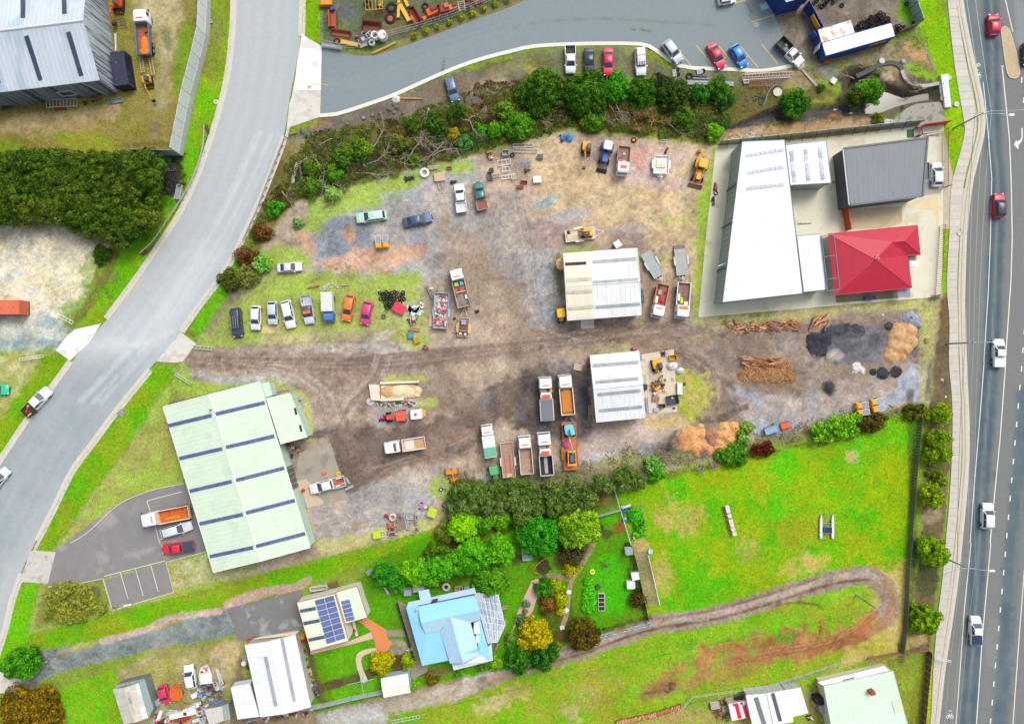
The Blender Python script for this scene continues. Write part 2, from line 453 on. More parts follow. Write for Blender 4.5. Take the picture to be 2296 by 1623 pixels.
LZ("""Z|735,960 800,948 870,960 1060,910 1090,860 1180,830 1250,850 1230,980 1120,940 1060,1000 1000,1030 880,1060 800,1120 770,1110 740,1010|124,108,97|104,90,82|1.4|1.2|.92|0|4|
Z|945,985 1080,960 1070,1020 1000,1040 930,1060|176,150,134|160,136,122|2|1.5|.6|0||
B|600 640 130 36 -12|110,100,96||||.9|0||12
B|2080 360 80 150 14|104,100,102|130,122,118|||.85|0||12
B|1915 372 75 90|140,118,104||||.6|0||12
K|1250,1000 1050,1030 900,1060 860,1150|100,88,82||.2||||.5|12""")
for i in range(18):
 a=ru(-50,50);K([(1950,700+a),(1750,790+a),(1550,830+a),(1300,900+a*.5),(1050,1000+a)],ru(.15,.35),rc([(116,100,92),(170,148,134)]),.45,.15,t=T12,j=.2)
LZ("""Z|835,905 880,885 950,895 950,945 880,955 830,950|176,176,174|190,186,176|1.2|1|.7|0||
B|1540 370 100 40|186,200,108||||.85|.6||12
B|1330 150 210 34 -2|180,196,98||||.85|.7||12
K|655,875 685,890 695,960 690,985|186,192,112||.5||.9|.6|1.2|
Z|700,1200 780,1110 900,1060 990,1040 990,1110 960,1180 860,1200 720,1212|180,174,168|160,158,158|1.4|1.4|.85|0||
B|600 1350 110 60 -10|150,156,162||1||.7|0||12
B|1450 1200 140 70 20|160,164,168||1|||0||12
B|1500 1050 120 70|212,200,182||1||.7|0||12
Z|705,1215 800,1195 960,1165 1010,1130 1010,1175 800,1230 720,1250|206,196,150|196,200,110|.8|1|.8|.5|2|
Z|1000,1060 1070,1080 1260,1050 1400,1010 1560,1010 1700,985 1900,930 2060,900 2060,920 1500,1050 1200,1130 1000,1180 985,1110|120,124,84|150,150,110|1|1|.9|.6|2|
B|1660 1130 110 110|172,198,96||||.85|.8||12
B|2060 1040 80 45 10|196,186,180||||.9|0||12
Z|1170,830 1220,815 1330,830 1325,950 1300,1000 1240,990 1150,960|108,100,94|78,72,70|1.2|1.4|.9|0|2|
B|640 380 60 170 -8|78,76,82||||.9|0||22
B|440 50 120 60|120,122,124|142,138,134|.8|||0||22
B|660 640 60 90 20|96,92,94||||.7|0||22
B|60 450 80 60 40|110,106,108||||.7|0||22
Z|1280,990 1440,950 1560,960 1540,1010 1400,1020 1290,1060|188,172,160|168,156,148|1.6|1.4|.8|0||
B|1240 780 120 70|136,140,146||||.85|0||22
B|1180 600 110 40|206,186,182||.8|||0||22
B|800 850 200 50|184,186,186||1||.6|0||22
B|950 890 190 60 -10|168,170,110||1||.7|.6||22
B|1380 780 120 100|116,104,90|150,138,120||1|.7|.3||22
Z|1540,745 1660,730 1800,728 1900,700 1990,700 2050,700 2065,760 2062,850 2040,905 1900,945 1700,975 1560,960 1520,900 1500,800|160,144,126|130,116,104|1.8|1.6|.9|0|5|
B|1600 160 140 90|184,194,112||1|1.5||.7||22
B|1600 340 130 60|198,188,168||1|1.5|.7|.2||22
Z|1640,875 1700,880 1760,890 1850,870 1930,850 2000,860 2040,900 1900,945 1750,970 1700,975 1670,940|170,166,164|188,174,164|1.4|1.2|.85|0||
B|2140 320 190 40 30|176,188,198|190,196,200||.8||0||22
B|2200 570 110 80|176,184,194||||.85|0||22""")
for a in(-60,-25,15,60):K([(1420+a,-100+a*.3),(1620+a,-40),(1780+a,110),(1840+a,260),(1780+a,420)],.5,(118,100,84),.7,.15,t=T22,j=.3)
LZ("""K|1560,500 1750,530 1900,520 2000,450 2100,400|104,92,84||.3||.8||.9|22
K|1700,60 1900,170 2000,250|100,90,84||.3||.7||.7|22
K|1560,480 1750,500 1900,480 2000,420|100,88,80||.3||.7||.5|22
K|1740,30 1800,60|86,78,78||||.8||.6|22""")
for i in range(12):
 a=ru(-50,50);K([(1500+a,-120),(1700+a,0),(1850+a,150+a),(1900+a,330)],ru(.15,.4),rc([(110,98,90),(178,164,152)]),.5,.15,t=T22,j=.2)
LZ("""Z|400,1580 340,1480 330,1400 420,1370 480,1300 650,1300 740,1290 860,1290 1060,1310 1060,1450 1030,1620 700,1640 600,1600|98,100,108|126,128,134|.8|1.6|.95|0||31
B|430 1480 125 80 60|56,58,68|68,68,76|.3||1|0||31
B|500 1440 60 140 15|60,62,72||.3||1|0||31
B|700 1350 180 70|74,76,88|96,98,106|.4||.95|0||31
B|950 1430 60 60|92,92,98|||||0||31
B|1290 1250 95 80 30|150,156,166|170,174,182|.25||1|0||31
B|1300 1500 50 90|112,112,116||||.9|0||31
B|150 1450 150 110|166,154,146|150,142,136|1|||0||31
B|600 1560 80 50|196,182,166||||.7|0||31
B|810 50 60 50 30|236,236,238||.3|.8|.9|0||32
B|400 60 200 110|152,138,124|134,122,112|1|1.5||0||32
B|900 220 300 60 -10|176,156,136|160,146,134|1|1.2|.7|0||32
Z|1330,20 1260,0 1180,150 1170,240 1040,320 1060,400 1250,380 1350,340 1380,180|150,158,170|176,182,190|.6|1|.95|0|1.6|32
B|550 235 65|62,62,72||.8|.4|.95|0||32
B|1025 105 62 58|54,56,66||.12|.2|1|0||32
B|1150 88 58 54|66,64,70||.12|.2|1|0||32
K|1455,0 1430,330|130,124,116||.2||.9||.8|32
B|190 1300 130 60|186,150,126|160,120,96|.8|1||0||31
B|2020 1330 200 40|176,148,126|190,130,90||.8|.7|.1||21
B|100 130 150 80 -8|150,116,90|130,130,70||.8||.3||32
B|2250 100 140 80 -8|160,112,76|||.8||.1||22
Z|412,815 440,855 500,862 600,850 640,870 610,862 372,908 482,1283 600,1260 480,1320 60,1422 118,1240 300,985|164,200,72|176,176,92|.8||.97|.9|5|
Z|388,828 440,838 520,845 600,842 600,858 500,862 450,850 404,832|190,192,192|170,172,172||.5|.9|0||
B|1240 900 100 130 30|176,156,112|160,170,80|1|1.2||.4||02
B|1500 880 50 110|176,160,90||1||.6|.5||02
B|1350 600 100 50|140,150,60||1||.6|.8||02
B|1600 420 60 200 -18|120,140,60||1||.5|.8||02
Z|380,1262 470,1240 482,1284 600,1262 640,1245 560,1290 392,1318|206,200,162|170,176,100|.6|1.2|.95|.6|1.5|
Z|100,1310 230,1296 248,1345 240,1378 70,1415|136,170,66|150,140,80|.6|.6|.9|.9||
B|860 440 70 50 30|120,96,80|||||.1||03
Z|620,320 700,280 760,255 900,215 960,180 1030,165 1150,128 1280,124 1370,118 1440,120 1480,150 1560,160 1720,160 1800,165 1860,200 1900,240 2000,262 2040,285 2036,292 1610,322 1270,292 660,452 590,500 600,420|122,108,66|96,108,44|.8|1||.6||
Z|720,266 800,246 1010,172 1060,158 1160,140 1200,150 1120,215 960,250 900,270 860,262 700,300|118,112,106|132,116,96|1||.9|.1||
B|1770 350 200 60 -10|126,124,120||||.7|0||10
B|600 1140 120 50|170,124,90||||.7|.1||10
B|350 1350 160 110 -20|168,146,100|140,130,70||||.4||10
B|500 1190 300 40 -14|120,124,122||||.6|0||10
B|2100 770 180 80 -20|168,156,134|||||.2||10
B|2200 640 180 60 -20|138,134,98||||.7|.5||10
Z|1148,118 1290,108 1440,110 1480,150 1560,160 1700,160 1800,170 1760,190 1560,190 1440,180 1300,172 1150,170|122,126,116|132,134,84|.8||.9|.4|2|
B|1150 470 160 60|150,156,80||||.6|.7||20
B|1100 720 240 40 4|140,170,40|||||.9||20
B|170 590 60 80|168,160,60||||.7|.7||20
B|1240 500 60 90|142,150,50||||.6|.8||20
B|300 560 180 50|112,116,74||||.7|.6||20
K|668,395 760,370 860,350 960,330 1060,300 1160,262 1250,240 1340,236|52,52,56||.8|.9|.7||3.2|
Z|1614,272 1640,284 1680,262 1740,238 1820,232 1890,228 1890,262 1840,276 1720,276 1640,300 1560,300 1590,276|92,86,90|78,74,76||.5|.95|0||
Z|1612,292 1700,285 1830,270 1990,270 2036,280 2030,294 1612,324|176,152,118|190,150,110|.6||.9|.2|1.5|
B|2150 1230 130 60|170,150,130|200,190,180||1|.7|.1||20
B|760 1000 200 36 -10|176,120,70|150,110,60|||.9|.3||30
B|300 1180 260 40 5|196,160,110||||.7|.3||30
B|500 910 150 45 -10|160,170,70|||||.8||30
B|260 760 130 50|176,172,90||||.7|.6||30
Z|1870,175 1895,150 1930,142 1960,150 1975,165 2080,165 2105,195 2105,230 2040,248 1990,262 1890,262 1870,225 1895,205|110,98,86|94,84,76|.4|.5|.95|0|2|
B|1100 660 120 65 -35|196,172,142||.5||.95|0||30
B|1040 770 60 50|92,90,90||||.95|0||30
B|1100 900 110 90|122,112,90|||||0||30
B|1400 860 160 50 -10|128,108,86||||.7|0||30
K|1200,990 1260,880 1290,840|40,40,42||||.9||.4|30
B|1200 690 90 50 30|140,96,66|||||0||30
K|1100,770 1250,830 1380,790|74,60,52||||.8||.8|30
Z|722,-300 1400,-300 1180,0 1000,55 830,118 760,112 722,100|112,118,92|94,110,62||.6||.5||
B|820 100 120 90|108,112,114||1|||0||10
B|720 270 110 50|106,142,60||||.7|.9||10
B|1280 240 150 50 -15|128,108,66||||.7|.4||10
B|1130 130 150 60|84,70,46||||.7|.2||10
Z|720,100 765,112 830,118 1000,55 1150,0 1240,-60 1300,-60 1160,24 1000,78 900,112 835,128 790,124 722,112|148,132,92|128,124,84|.4|.4|.95|.4|1|
Z|679,-300 716,-300 716,98 678,76|126,184,8|142,176,16|.3|.2||1||
Z|1740,-300 2052,-300 2052,0 2080,60 1990,76 1830,128 1840,145 1780,140 1740,100 1700,30|140,130,116|122,112,100|.8|.6||.05|2|
Z|1690,30 1720,45 1750,100 1760,150 1720,140|134,126,96|120,124,84|.6|.5|.8|.4||
Z|2016,-300 2052,-300 2050,0 2080,58 2040,62 2014,40|110,180,20|128,170,40||.5|.9|1||
Z|1830,145 1980,100 2080,72 2110,160 2030,170 1950,148 1900,140 1860,170 1800,200 1740,170 1780,150|148,140,120|160,140,100|.8||.95|.2|2|
B|720 490 230 34 -16|116,116,110||||.7|.1||30
B|1330 460 120 70 40|200,160,110||||.85|.1||30
B|1350 640 130 45 30|130,196,30|160,180,50|||.9|.9||30
B|1340 380 60 70|140,170,60|||||.8||30
B|540 640 100 90|128,138,134||||.7|0||30
Z|2070,-300 2100,-300 2110,0 2140,120 2165,240 2175,300 2140,410 2136,415 2112,400 2115,200 2060,60 2052,0|150,196,4|130,200,10|.3|.3||1||
Z|2115,290 2176,290 2150,400 2138,410 2120,400|136,196,6|160,190,30|.4|.4|.9|1||
Z|2108,515 2136,512 2132,662 2100,662|128,206,6|150,176,40|.4|.4||1||
Z|2128,662 2112,672 2086,910 2062,1260 2030,1480 2080,1475 2100,1300 2118,1180 2132,960 2130,800|112,100,74|128,110,84|.4|.5||.35|1.5|
B|1600 1200 40 200|136,100,66||||.7|.1||31
B|1500 970 100 80|92,104,50||||.7|.7||32
B|1480 1380 100 70|164,148,118|||||.2||32
B|1430 300 110 200 5|84,92,50|||||.7||33
B|1340 870 90 55 10|196,170,120||||.9|.2||33
Z|1376,1100 1700,1020 1900,965 2060,915 2074,905 2046,1275 2030,1350 1700,1360 1480,1400 1450,1385 1400,1150|96,192,8|160,186,20|.6|.5||1|7|
B|1560 300 240 230|206,184,112|170,190,50|1.8|2.4|.9|.7||22
B|1400 550 200 60|206,184,110||1.5|2|.6|.6||22
B|1500 1380 230 170 10|202,180,108|160,180,40|1.5|2.2|.95|.7||22
B|1350 300 100 200 -8|206,184,112|170,196,50|1|1.4|.85|.7||23
B|2100 60 120 90|190,178,90||1.4|2|.6|.7||23
B|330 200 230 110 -12|206,182,108|170,184,50|1.2|2|.95|.7||33
B|760 850 62 75|200,170,124||.4|.7|.95|.3||32
B|500 1150 400 250 10|170,184,20|140,200,10|3|3|.6|.9||32
B|1100 1200 240 400|176,190,10||3|3|.6|.9||32
B|1000 640 300 120 -10|120,200,10||2|2|.5|1||32
B|300 1500 280 160|172,164,40||2|2|.6|.9||32""")
for(x,y,r)in((150,930,150),(80,1350,60),(940,1380,60),(600,1180,40),(1310,700,40),(850,780,70)):B(x,y,r,(70,214,4),None,.6,1,t=T32,f=1.2,j=1.5)
for i in range(60):
 x=ru(1420,2040);y=ru(1010,1330)
 if y>1100-(x-1420)*.22:B(x,y,ru(6,22),rc(PL("84,204,2 150,190,20 70,190,6 176,184,50 120,176,10")),None,.45,1,ru(5,14),ru(0,90),f=.9,j=1.2)
LZ("""Z|1376,1100 1400,1095 1700,1018 1960,948 1985,965 1860,1000 1800,1000 1700,1030 1500,1060 1400,1105|104,92,48|110,130,30|.8|.9|.85|.6||
Z|1450,1392 1700,1340 1850,1300 1960,1278 2046,1262 2030,1480 1900,1490 1700,1545 1500,1590 1350,1640 900,1700 900,1560 1100,1500 1280,1440|122,190,20|164,176,50|.8|||.95|6|
Z|1900,1300 1960,1280 2040,1262 2032,1480 1960,1485 1880,1500 1900,1440 1960,1400 1950,1340|212,188,122|190,180,80|1.2|1.5|.85|.5||
B|700 430 250 90 -5|190,190,80|130,196,30|1.6|2|.7|.8||33
B|480 500 300 70 -14|110,200,20||1.6|2|.6|1||33
B|200 750 230 90 -5|112,206,20||1.5|2|.7|1||33
B|1900 800 350 110 -14|112,196,20|160,190,50|1.6|2|.7|.9||23
Z|1500,1500 1560,1460 1640,1440 1740,1420 1800,1400 1840,1430 1900,1400 1960,1370 1990,1390 1960,1420 1900,1450 1800,1480 1700,1490 1600,1510 1500,1545 1440,1560|184,128,86|160,106,68|1.6|2.2||.05||
B|1640 1480 120 26 -13|180,130,88|150,130,60|1.5|2|.85|.2||
B|1500 1530 80 22 -13|176,132,84|150,140,60|1.5|2||.3||""")
for i in range(14):
 a=ru(-10,10);K([(1590,1488+a*.6),(1700,1468+a),(1790,1450+a),(1870,1430+a),(1950,1385+a*.8),(1992,1350+a*.5)],ru(.2,.5),rc([(150,92,56),(200,150,100),(140,90,60)]),.5,.2,j=.25)
LZ("""K|455,690 480,760 470,830 420,920 330,970|132,76,48||.2||.7||.45|33
K|480,700 540,850|184,122,78||.4||.8||.9|33
K|620,840 560,940|150,96,60||.2||.6||.4|33
B|1300 1330 200 60 -12|134,104,70|150,120,80|1|1.2||.2||23
K|1200,1350 1400,1310 1500,1300|104,76,52||||.6||.5|23
K|1400,1330 1700,1260 2200,1130|160,130,76||.8|.8|.6||1.5|23""")
TRK=PL("-200,1800 540,1640 800,1590 1000,1550 1148,1500 1300,1458 1450,1405 1600,1380 1740,1340 1830,1310 1890,1295 1950,1290 1985,1315 1998,1350 1992,1385")
LZ("""K|-200,1800 540,1640 800,1590 1000,1550 1148,1500 1300,1458 1450,1405 1600,1380 1740,1340 1830,1310 1890,1295 1950,1290 1985,1315 1998,1350 1992,1385|164,146,128||.5|.5|1.3|.05|3.3|""")
K([(x,y-5)for x,y in TRK[3:]],1.1,(188,176,166),.6,.5,j=.4)
K([(x,y+9)for x,y in TRK[4:12]],.45,(112,90,74),.9,.2,j=.2)
K([(x,y-12)for x,y in TRK[4:10]],.4,(120,104,92),.8,.2,j=.2)
LZ("""K|1740,1356 1790,1350 1830,1355 1850,1370|120,84,60||.2||.8||.5|
K|1985,1310 2002,1350 1990,1395 1950,1420|168,132,98||.5||.9||1.6|
Z|560,1640 700,1600 860,1570 870,1600 880,1660 500,1700|190,190,186|176,172,160|.8||.9|0||
Z|860,1570 1050,1525 1100,1540 1000,1580 870,1600|188,180,164|176,168,140|.8|1|.9|.05||
B|1900 1180 110 40 -12|196,180,168||||.7|0||13
B|2000 1180 150 34 -18|206,200,192||.3|||0||13
B|2100 1450 160 80 -14|206,190,140||1|1.4|.7|.4||13
B|520 1520 120 60 50|206,188,130|170,150,100|1|1.5|.7|.3||23
B|60 1330 120 60|188,170,110||1|1.5|.7|.4||23
B|660 1400 130 120 60|196,160,110||1.4|1.5|.5|.4||23""")
for i in range(40):
 x=ru(1160,1900);y=1450-(x-1300)*.2+ru(40,150);B(x,y,ru(8,26),rc(PL("80,170,20 112,206,20 150,180,40 176,160,84")),None,.45,1,ru(5,14),ru(-30,10),f=1,j=1.4)
LZ("""Z|1350,1640 1450,1600 1600,1565 1770,1530 1960,1480 2040,1470 2060,1700 1300,1700|150,196,40|176,170,90|.6|.6||.9||
Z|2040,1465 2078,1455 2060,1700 1990,1700 1990,1480|140,146,50|150,170,60||.5||.9||
Z|2080,1460 2104,1500 2094,1700 2060,1700 2078,1480|184,206,10|168,196,20|.3|.3||1||
B|400 1420 70 110 -10|160,150,124|||||0||33
B|1640 1560 300 60|190,160,110||1||.6|.5||23
B|1870 1480 100 90|120,92,76|||||0||23
K|2040,880 2046,1260 2020,1480|70,66,52||.5||.6||1.3|
Z|60,1425 440,1325 1000,1180 1010,1210 830,1262 680,1312 560,1352 420,1395 240,1432 110,1462 70,1440|108,186,10|146,170,30|.6|.5||1|4|
Z|60,1305 86,1305 64,1420 60,1435 40,1500 0,1530 -60,1560 -30,1480 10,1380|108,200,6|130,190,20|.4|.4||1||
B|1900 440 300 40 -14|170,160,60||1||.5|.8||03
B|950 740 200 30 -14|160,184,40||1||.5|.9||03
Z|1000,1180 1200,1125 1376,1085 1400,1140 1450,1390 1290,1440 1130,1500 940,1540 860,1560 700,1600 690,1460 800,1300 830,1262|88,172,12|104,154,18|.6|.5||1|4|
Z|640,1420 800,1430 870,1440 868,1560 750,1570 700,1450|110,186,14|96,164,18|.4|.3|.9|1||
Z|980,1195 1200,1130 1370,1092 1380,1130 1290,1160 1180,1180 1090,1205 1010,1225|92,66,38|80,90,30|.8||.95|.4||
Z|1250,1170 1330,1180 1340,1210 1280,1240 1200,1260 1180,1230|96,84,50|70,110,24|1|1|.8|.6||
Z|1150,1255 1200,1240 1270,1180 1330,1170 1340,1200 1300,1260 1260,1330 1220,1360|92,172,10|80,140,16|1||.5|.9||
B|450 150 90 90|92,72,40|||||.3||23
B|280 210 70 80 20|74,58,48||.2||.9|.1||23
B|440 830 90 70|92,64,46||||.9|.1||23
B|400 600 160 200|80,100,24|100,70,40|.8|||.5||23
B|1160 560 60 60|88,70,44|||||.2||23
B|900 380 160 260 -10|60,214,4||1.5|1.6|.5|1||23
B|40 150 60 60|84,72,56|||||.2||23
B|1040 720 240 26 -16|84,70,36|||||.3||23
Z|1090,30 1130,0 1210,60 1230,120 1320,540 1220,560 1150,300|150,130,94|160,150,110||.5|.9|.3|1.5|23
B|1170 30 70 60|206,176,116|||||.3||23
B|960 1480 60 70|140,92,50||||.9|.2||22
B|850 1540 70 50|84,66,40|||||.3||22
B|1100 1450 60 140|110,190,40||||.6|1||22
B|870 1260 90 70|134,140,60||1||.7|.7||22
B|870 1410 70 60|92,190,20|||||1||22
B|800 1170 80 60|104,84,50||1|||.3||22
Z|47,1515 52,1472 110,1455 230,1434 330,1410 420,1384 500,1360 530,1350 560,1380 540,1420 440,1440 340,1455 240,1480 140,1505 90,1530 50,1560|122,134,136|150,158,152|.35|.5|.98|0|2|
K|130,1463 240,1432 350,1404 420,1382|176,176,60||.3||.8||.8|
K|230,1437 330,1410 380,1385 490,1370|206,180,170||.2||.9||1.2|
K|510,1355 600,1325 665,1318 690,1300|206,172,160||.3||.9||1.6|
Z|260,1500 340,1462 440,1445 545,1430 552,1500 540,1623 480,1660 250,1660|182,172,128|150,146,84|.8|1|.96|.4||
B|1400 1130 200 70 -5|160,156,50|180,176,100|1|1.4||.7||03
B|2020 1020 160 120 -30|206,184,140||1|1.2||0||03
B|1950 1180 70 200|190,176,140||1||.7|.1||03
Z|105,1558 250,1500 262,1520 275,1620 290,1700 60,1700|110,200,16|140,186,30|.4|.4|.97|1||
B|430 1350 90 60 30|120,84,54|170,150,120|.8|.8|.85|.1||03
B|460 1500 120 180 -20|104,66,40||.8||.85|.1||03
B|330 980 70 50 50|76,58,44|||||.1||03
Z|540,1440 560,1600 700,1590 720,1630 500,1660|110,96,72|150,130,90|.6||.8|.2||
K|600,1550 700,1545 830,1510 860,1500|96,74,54||.3||.9||1.6|
K|690,1440 720,1570 735,1580|110,84,60||.3||.9||1.1|
B|1280 1060 70 110|96,66,44||||.9|.1||13
B|1260 930 100 80|190,178,152|150,140,120|.3||.95|0||13
B|1600 1160 150 40 -8|134,100,70|||||.3||13
B|1700 60 260 60 -16|80,70,34||.8|||.4||13
B|1680 350 240 60 -10|60,92,20||.8||.6|.9||13
B|2050 950 100 60|150,138,110||||.7|.1||13""")
def build_ground():
 fx=np.arange(-97,97.01,0.25);fy=np.arange(-70,70.01,0.25)
 ex=np.array([1.5,4,8,16,34,70,150,350,900,2600.0])
 xs=np.concatenate([-97-ex[::-1],fx,97+ex]);ys=np.concatenate([-70-ex[::-1],fy,70+ex])
 nx,ny=len(xs),len(ys)
 X,Y=np.meshgrid(xs,ys);x=X.ravel();y=Y.ravel()
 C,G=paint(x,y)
 m1=fb_(x,y,2.6,0,5,.75)-.5;m2=fb_(x,y,.7,3,3,.8)-.5;m3=fb_(x,y,9,4,3)-.5
 br_=1-np.clip(G,0,1);C*=(1+(m1*1.0+m2*.55)*(.35+.55*br_)+m3*.25)[:,None]
 hue=(fb_(x,y,1.7,5,4,.7)-.5)[:,None];C*=1+hue*np.array([.26,.08,-.24])*(br_*.6+.35)[:,None]
 st=np.clip((fb_(x,y,1.1,1,4,.75)-.60)*9,0,1)*np.clip(br_*1.3-.3,0,1)*np.clip((fb_(x,y,12,2,2)-.35)*3,0,1);C*=(1-.38*st)[:,None]
 C=np.clip(C,0.004,.95)
 z=-0.06*fb_(x,y,1.6,3,3)*(np.abs(x)<98)
 def dig(pt,depth,soft,t=None):
  P=[tuple((T(t,*p)if t else D(*p))[:2])for p in pt]
  m=(x>min(p[0]for p in P)-4)&(x<max(p[0]for p in P)+4)&(y>min(p[1]for p in P)-4)&(y<max(p[1]for p in P)+4)
  d=sd2(x[m],y[m],P);z[m]-=depth*np.clip((d+.1)/soft,0,1)
 dig(PL("1890,180 1895,160 1930,146 1962,156 1975,172 1990,188 2020,196 2104,192 2104,229 2060,236 2020,246 1980,262 1890,262 1870,225 1885,200"),1.8,1.5)
 dig(PL("1614,276 1640,284 1680,262 1740,238 1890,228 1890,262 1840,272 1720,274 1640,296 1560,296"),1.2,1.0)
 dig(PL("680,395 780,350 900,330 1060,290 1200,240 1340,225 1560,260 1560,296 1320,262 1180,285 1000,340 860,375 700,420"),1.0,1.8)
 V=np.stack([x,y,z],1)
 i=np.arange(nx-1);j=np.arange(ny-1);I,J=np.meshgrid(i,j);a=(J*nx+I).ravel()
 F=np.stack([a,a+1,a+1+nx,a+nx],1)
 me=bpy.data.meshes.new('ground');me.vertices.add(len(V));me.vertices.foreach_set('co',V.ravel())
 me.loops.add(F.size);me.loops.foreach_set('vertex_index',F.ravel())
 me.polygons.add(len(F));me.polygons.foreach_set('loop_start',np.arange(0,F.size,4));me.polygons.foreach_set('loop_total',np.full(len(F),4))
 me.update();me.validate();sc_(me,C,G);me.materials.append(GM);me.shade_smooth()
 su(link('ground',me))
build_ground()
def nograss(P):LAY.append(('p',[tuple(p[:2])for p in P],(9,9,9),(9,9,9),.1,.25,1,0,3,1))
def st_(name,L_,R_,sp_,z,ly,ba,g0=0,mt=None,lB=None,wid=None,parent=None,sk=True):
 a=sm_(L_,1.0)if sk else[Ve(p)for p in L_];b=sm_(R_,1.0)if sk else[Ve(p)for p in R_]
 Lm=max(sum((p-q).length for p,q in zip(a,a[1:])),sum((p-q).length for p,q in zip(b,b[1:])))
 n=max(3,int(Lm/sp_));wd=max((a[0]-b[0]).length,(a[len(a)//2]-b[len(b)//2]).length);m=max(2,int(wd/sp_)+1)
 a=rs_(a,n);b=rs_(b,n);V=[];F=[];nograss(a[::6]+b[::-6])
 for i in range(n):
  for j in range(m):
   p=a[i].lerp(b[i],j/(m-1));V.append((p.x,p.y,z))
 for i in range(n-1):
  for j in range(m-1):F.append((i*m+j,i*m+j+1,(i+1)*m+j+1,(i+1)*m+j))
 me=bpy.data.meshes.new(name);me.from_pydata(V,[],F)
 if me.polygons and me.polygons[0].normal.z<0:me.flip_normals()
 A=np.array(V);C,G=paint(A[:,0],A[:,1],ba,g0,ly)
 v=np.tile(np.linspace(0,1,m),n);u=np.repeat(np.linspace(0,1,n),m)
 if wid is not None:C=wid(C,u,v,A)
 sc_(me,C,G);me.materials.append(mt or ROAD_M);me.update()
 return su(link(name,me,parent))
def es(name,line,w0,w1,z0,z1,m,parent=None,sk=True,part=True,sp_=1.2):
 ps=sm_(line,sp_)if sk else[Ve(p)for p in line]
 mb=MB();rG=[]
 for i,p in enumerate(ps):
  d=(ps[min(i+1,len(ps)-1)]-ps[max(i-1,0)]);d.z=0;d.normalize();nn=Ve((-d.y,d.x,0))
  q0,q1=p+nn*w0,p+nn*w1
  rG.append([(q0.x,q0.y,z0),(q1.x,q1.y,z0),(q1.x,q1.y,z1),(q0.x,q0.y,z1)])
 mb.loft(rG);o=mb.bd(name,m,parent);return o
def wl_(fn):
 global LAY
 kp=LAY;LAY=[];fn();r=LAY;LAY=kp;return r
def bands(C,v,pos,w,gain):
 for p,g in zip(pos,gain):C=C*(1+g*np.exp(-((v-p)/w)**2))[:,None]
 return C
RL=PL("526,-180 527,-60 526,0 524,62 515,150 500,225 472,320 440,406 400,488 357,553 307,626 240,716 160,812 120,867 67,937 0,1037 -60,1130 -150,1260")
RR=PL("680,-180 678,-60 676,0 674,82 666,137 649,225 636,305 601,402 572,470 525,568 487,631 450,678 405,743 335,828 262,918 215,981 160,1056 120,1138 82,1211 67,1240 47,1285 25,1347 0,1442 -60,1600")
def rl():
 Z(PL("430,560 340,680 220,760 180,800 320,830 420,720 520,560"),(198,206,210),(188,197,202),5,2,.8)
 Z(PL("150,820 330,800 280,880 60,1200 -150,1500 -150,1000"),(146,158,164),(158,168,172),5,2,.85)
 for i in range(14):
  a=ru(-30,30);K([(600+a,300),(520+a,470),(430+a,620),(330+a,760),(200+a,900)],ru(.3,.7),rc([(200,208,214),(166,178,184),(204,210,214)]),.22,.3)
 for i in range(8):
  a=ru(-12,12);K([(390+a,740),(330+a,770),(250,770+a),(180,780+a)],ru(.2,.5),(206,210,212),.25,.3)
 K([(1300,850),(1150,1020),(1020,1180)],.5,(226,190,130),.4,.2,t=T01);B(2060,930,60,(172,186,196),None,.5,0,40,t=T00)
LR=wl_(rl)
rd_=st_('road',[D(*p)for p in RL],[D(*p)for p in RR],.45,.012,LR,(177,184,187),wid=lambda C,u,v,A:bands(C,v,(.2,.38,.62,.8),.055,(.05,.06,.06,.05)))
rd_['label']='pale grey asphalt road curving past the works yard'
RL=[D(*p)for p in RL]
RR=[D(*p)for p in RR]
es('kerb',RL[:12],-.25,.4,-.1,.1,KB,rd_)
es('gutter',RL[:12],-.25,-.75,-.1,.02,KB,rd_)
es('kerb',RL[12:],-.25,.4,-.1,.1,KB,rd_)
es('gutter',RL[12:],-.25,-.75,-.1,.02,KB,rd_)
es('kerb',RR[:4],.25,-.4,-.1,.1,KB,rd_)
es('kerb',RR[6:13],.25,-.4,-.1,.1,KB,rd_)
es('gutter',RR[:13],.25,.75,-.1,.02,KB,rd_)
es('kerb',RR[13:19],.25,-.4,-.1,.1,KB,rd_)
es('kerb',RR[20:],.25,-.4,-.1,.1,KB,rd_)
es('gutter',RR[13:],.25,.75,-.1,.02,KB,rd_)
def sl(name,pt,z,m,t=None,parent=None,z0=-.15,lB=None):
 P=[(T(t,*p)if t else D(*p))for p in pt];nograss(P)
 o=MB().prism([(p.x,p.y)for p in P],z0,z).bd(name,m,parent)
 if not parent:su(o)
 if lB:o['label']=lB
 return o
WC=ma((232,236,236),.85,0,.08,.5,we=((216,214,206),.35,.55))
WC2=ma((214,212,204),.9,0,.12,.8,we=((200,192,180),.6,.52))
sl('driveway_apron',PL("910,1278 670,1332 600,1390 500,1520 630,1612 800,1450"),.028,WC,T01)
sl('driveway_apron',PL("1620,1355 1400,1618 1560,1630 1640,1620 1760,1460"),.028,WC2,T01)
sl('driveway_apron',PL("412,312 590,420 582,816 338,816 370,560"),.03,WC,T10)
sl('driveway_apron',PL("338,818 582,818 575,1052 275,1152 300,930"),.03,WC2,T10)
sl('driveway_apron',PL("320,66 270,70 175,372 210,348 430,362 500,80"),.028,CONC,T03)
sl('driveway_apron',PL("-60,1140 195,1180 190,1320 -60,1356"),.028,WC2,T03)
sl('pit_cover',PL("1090,412 1136,448 1100,496 1044,466"),.05,CONCD,T02)
MB().tb(T(T10,485,790,.03),T(T10,485,790,.045),.42,n=20).bd('manhole_cover',CONC).__setitem__('kind','structure')
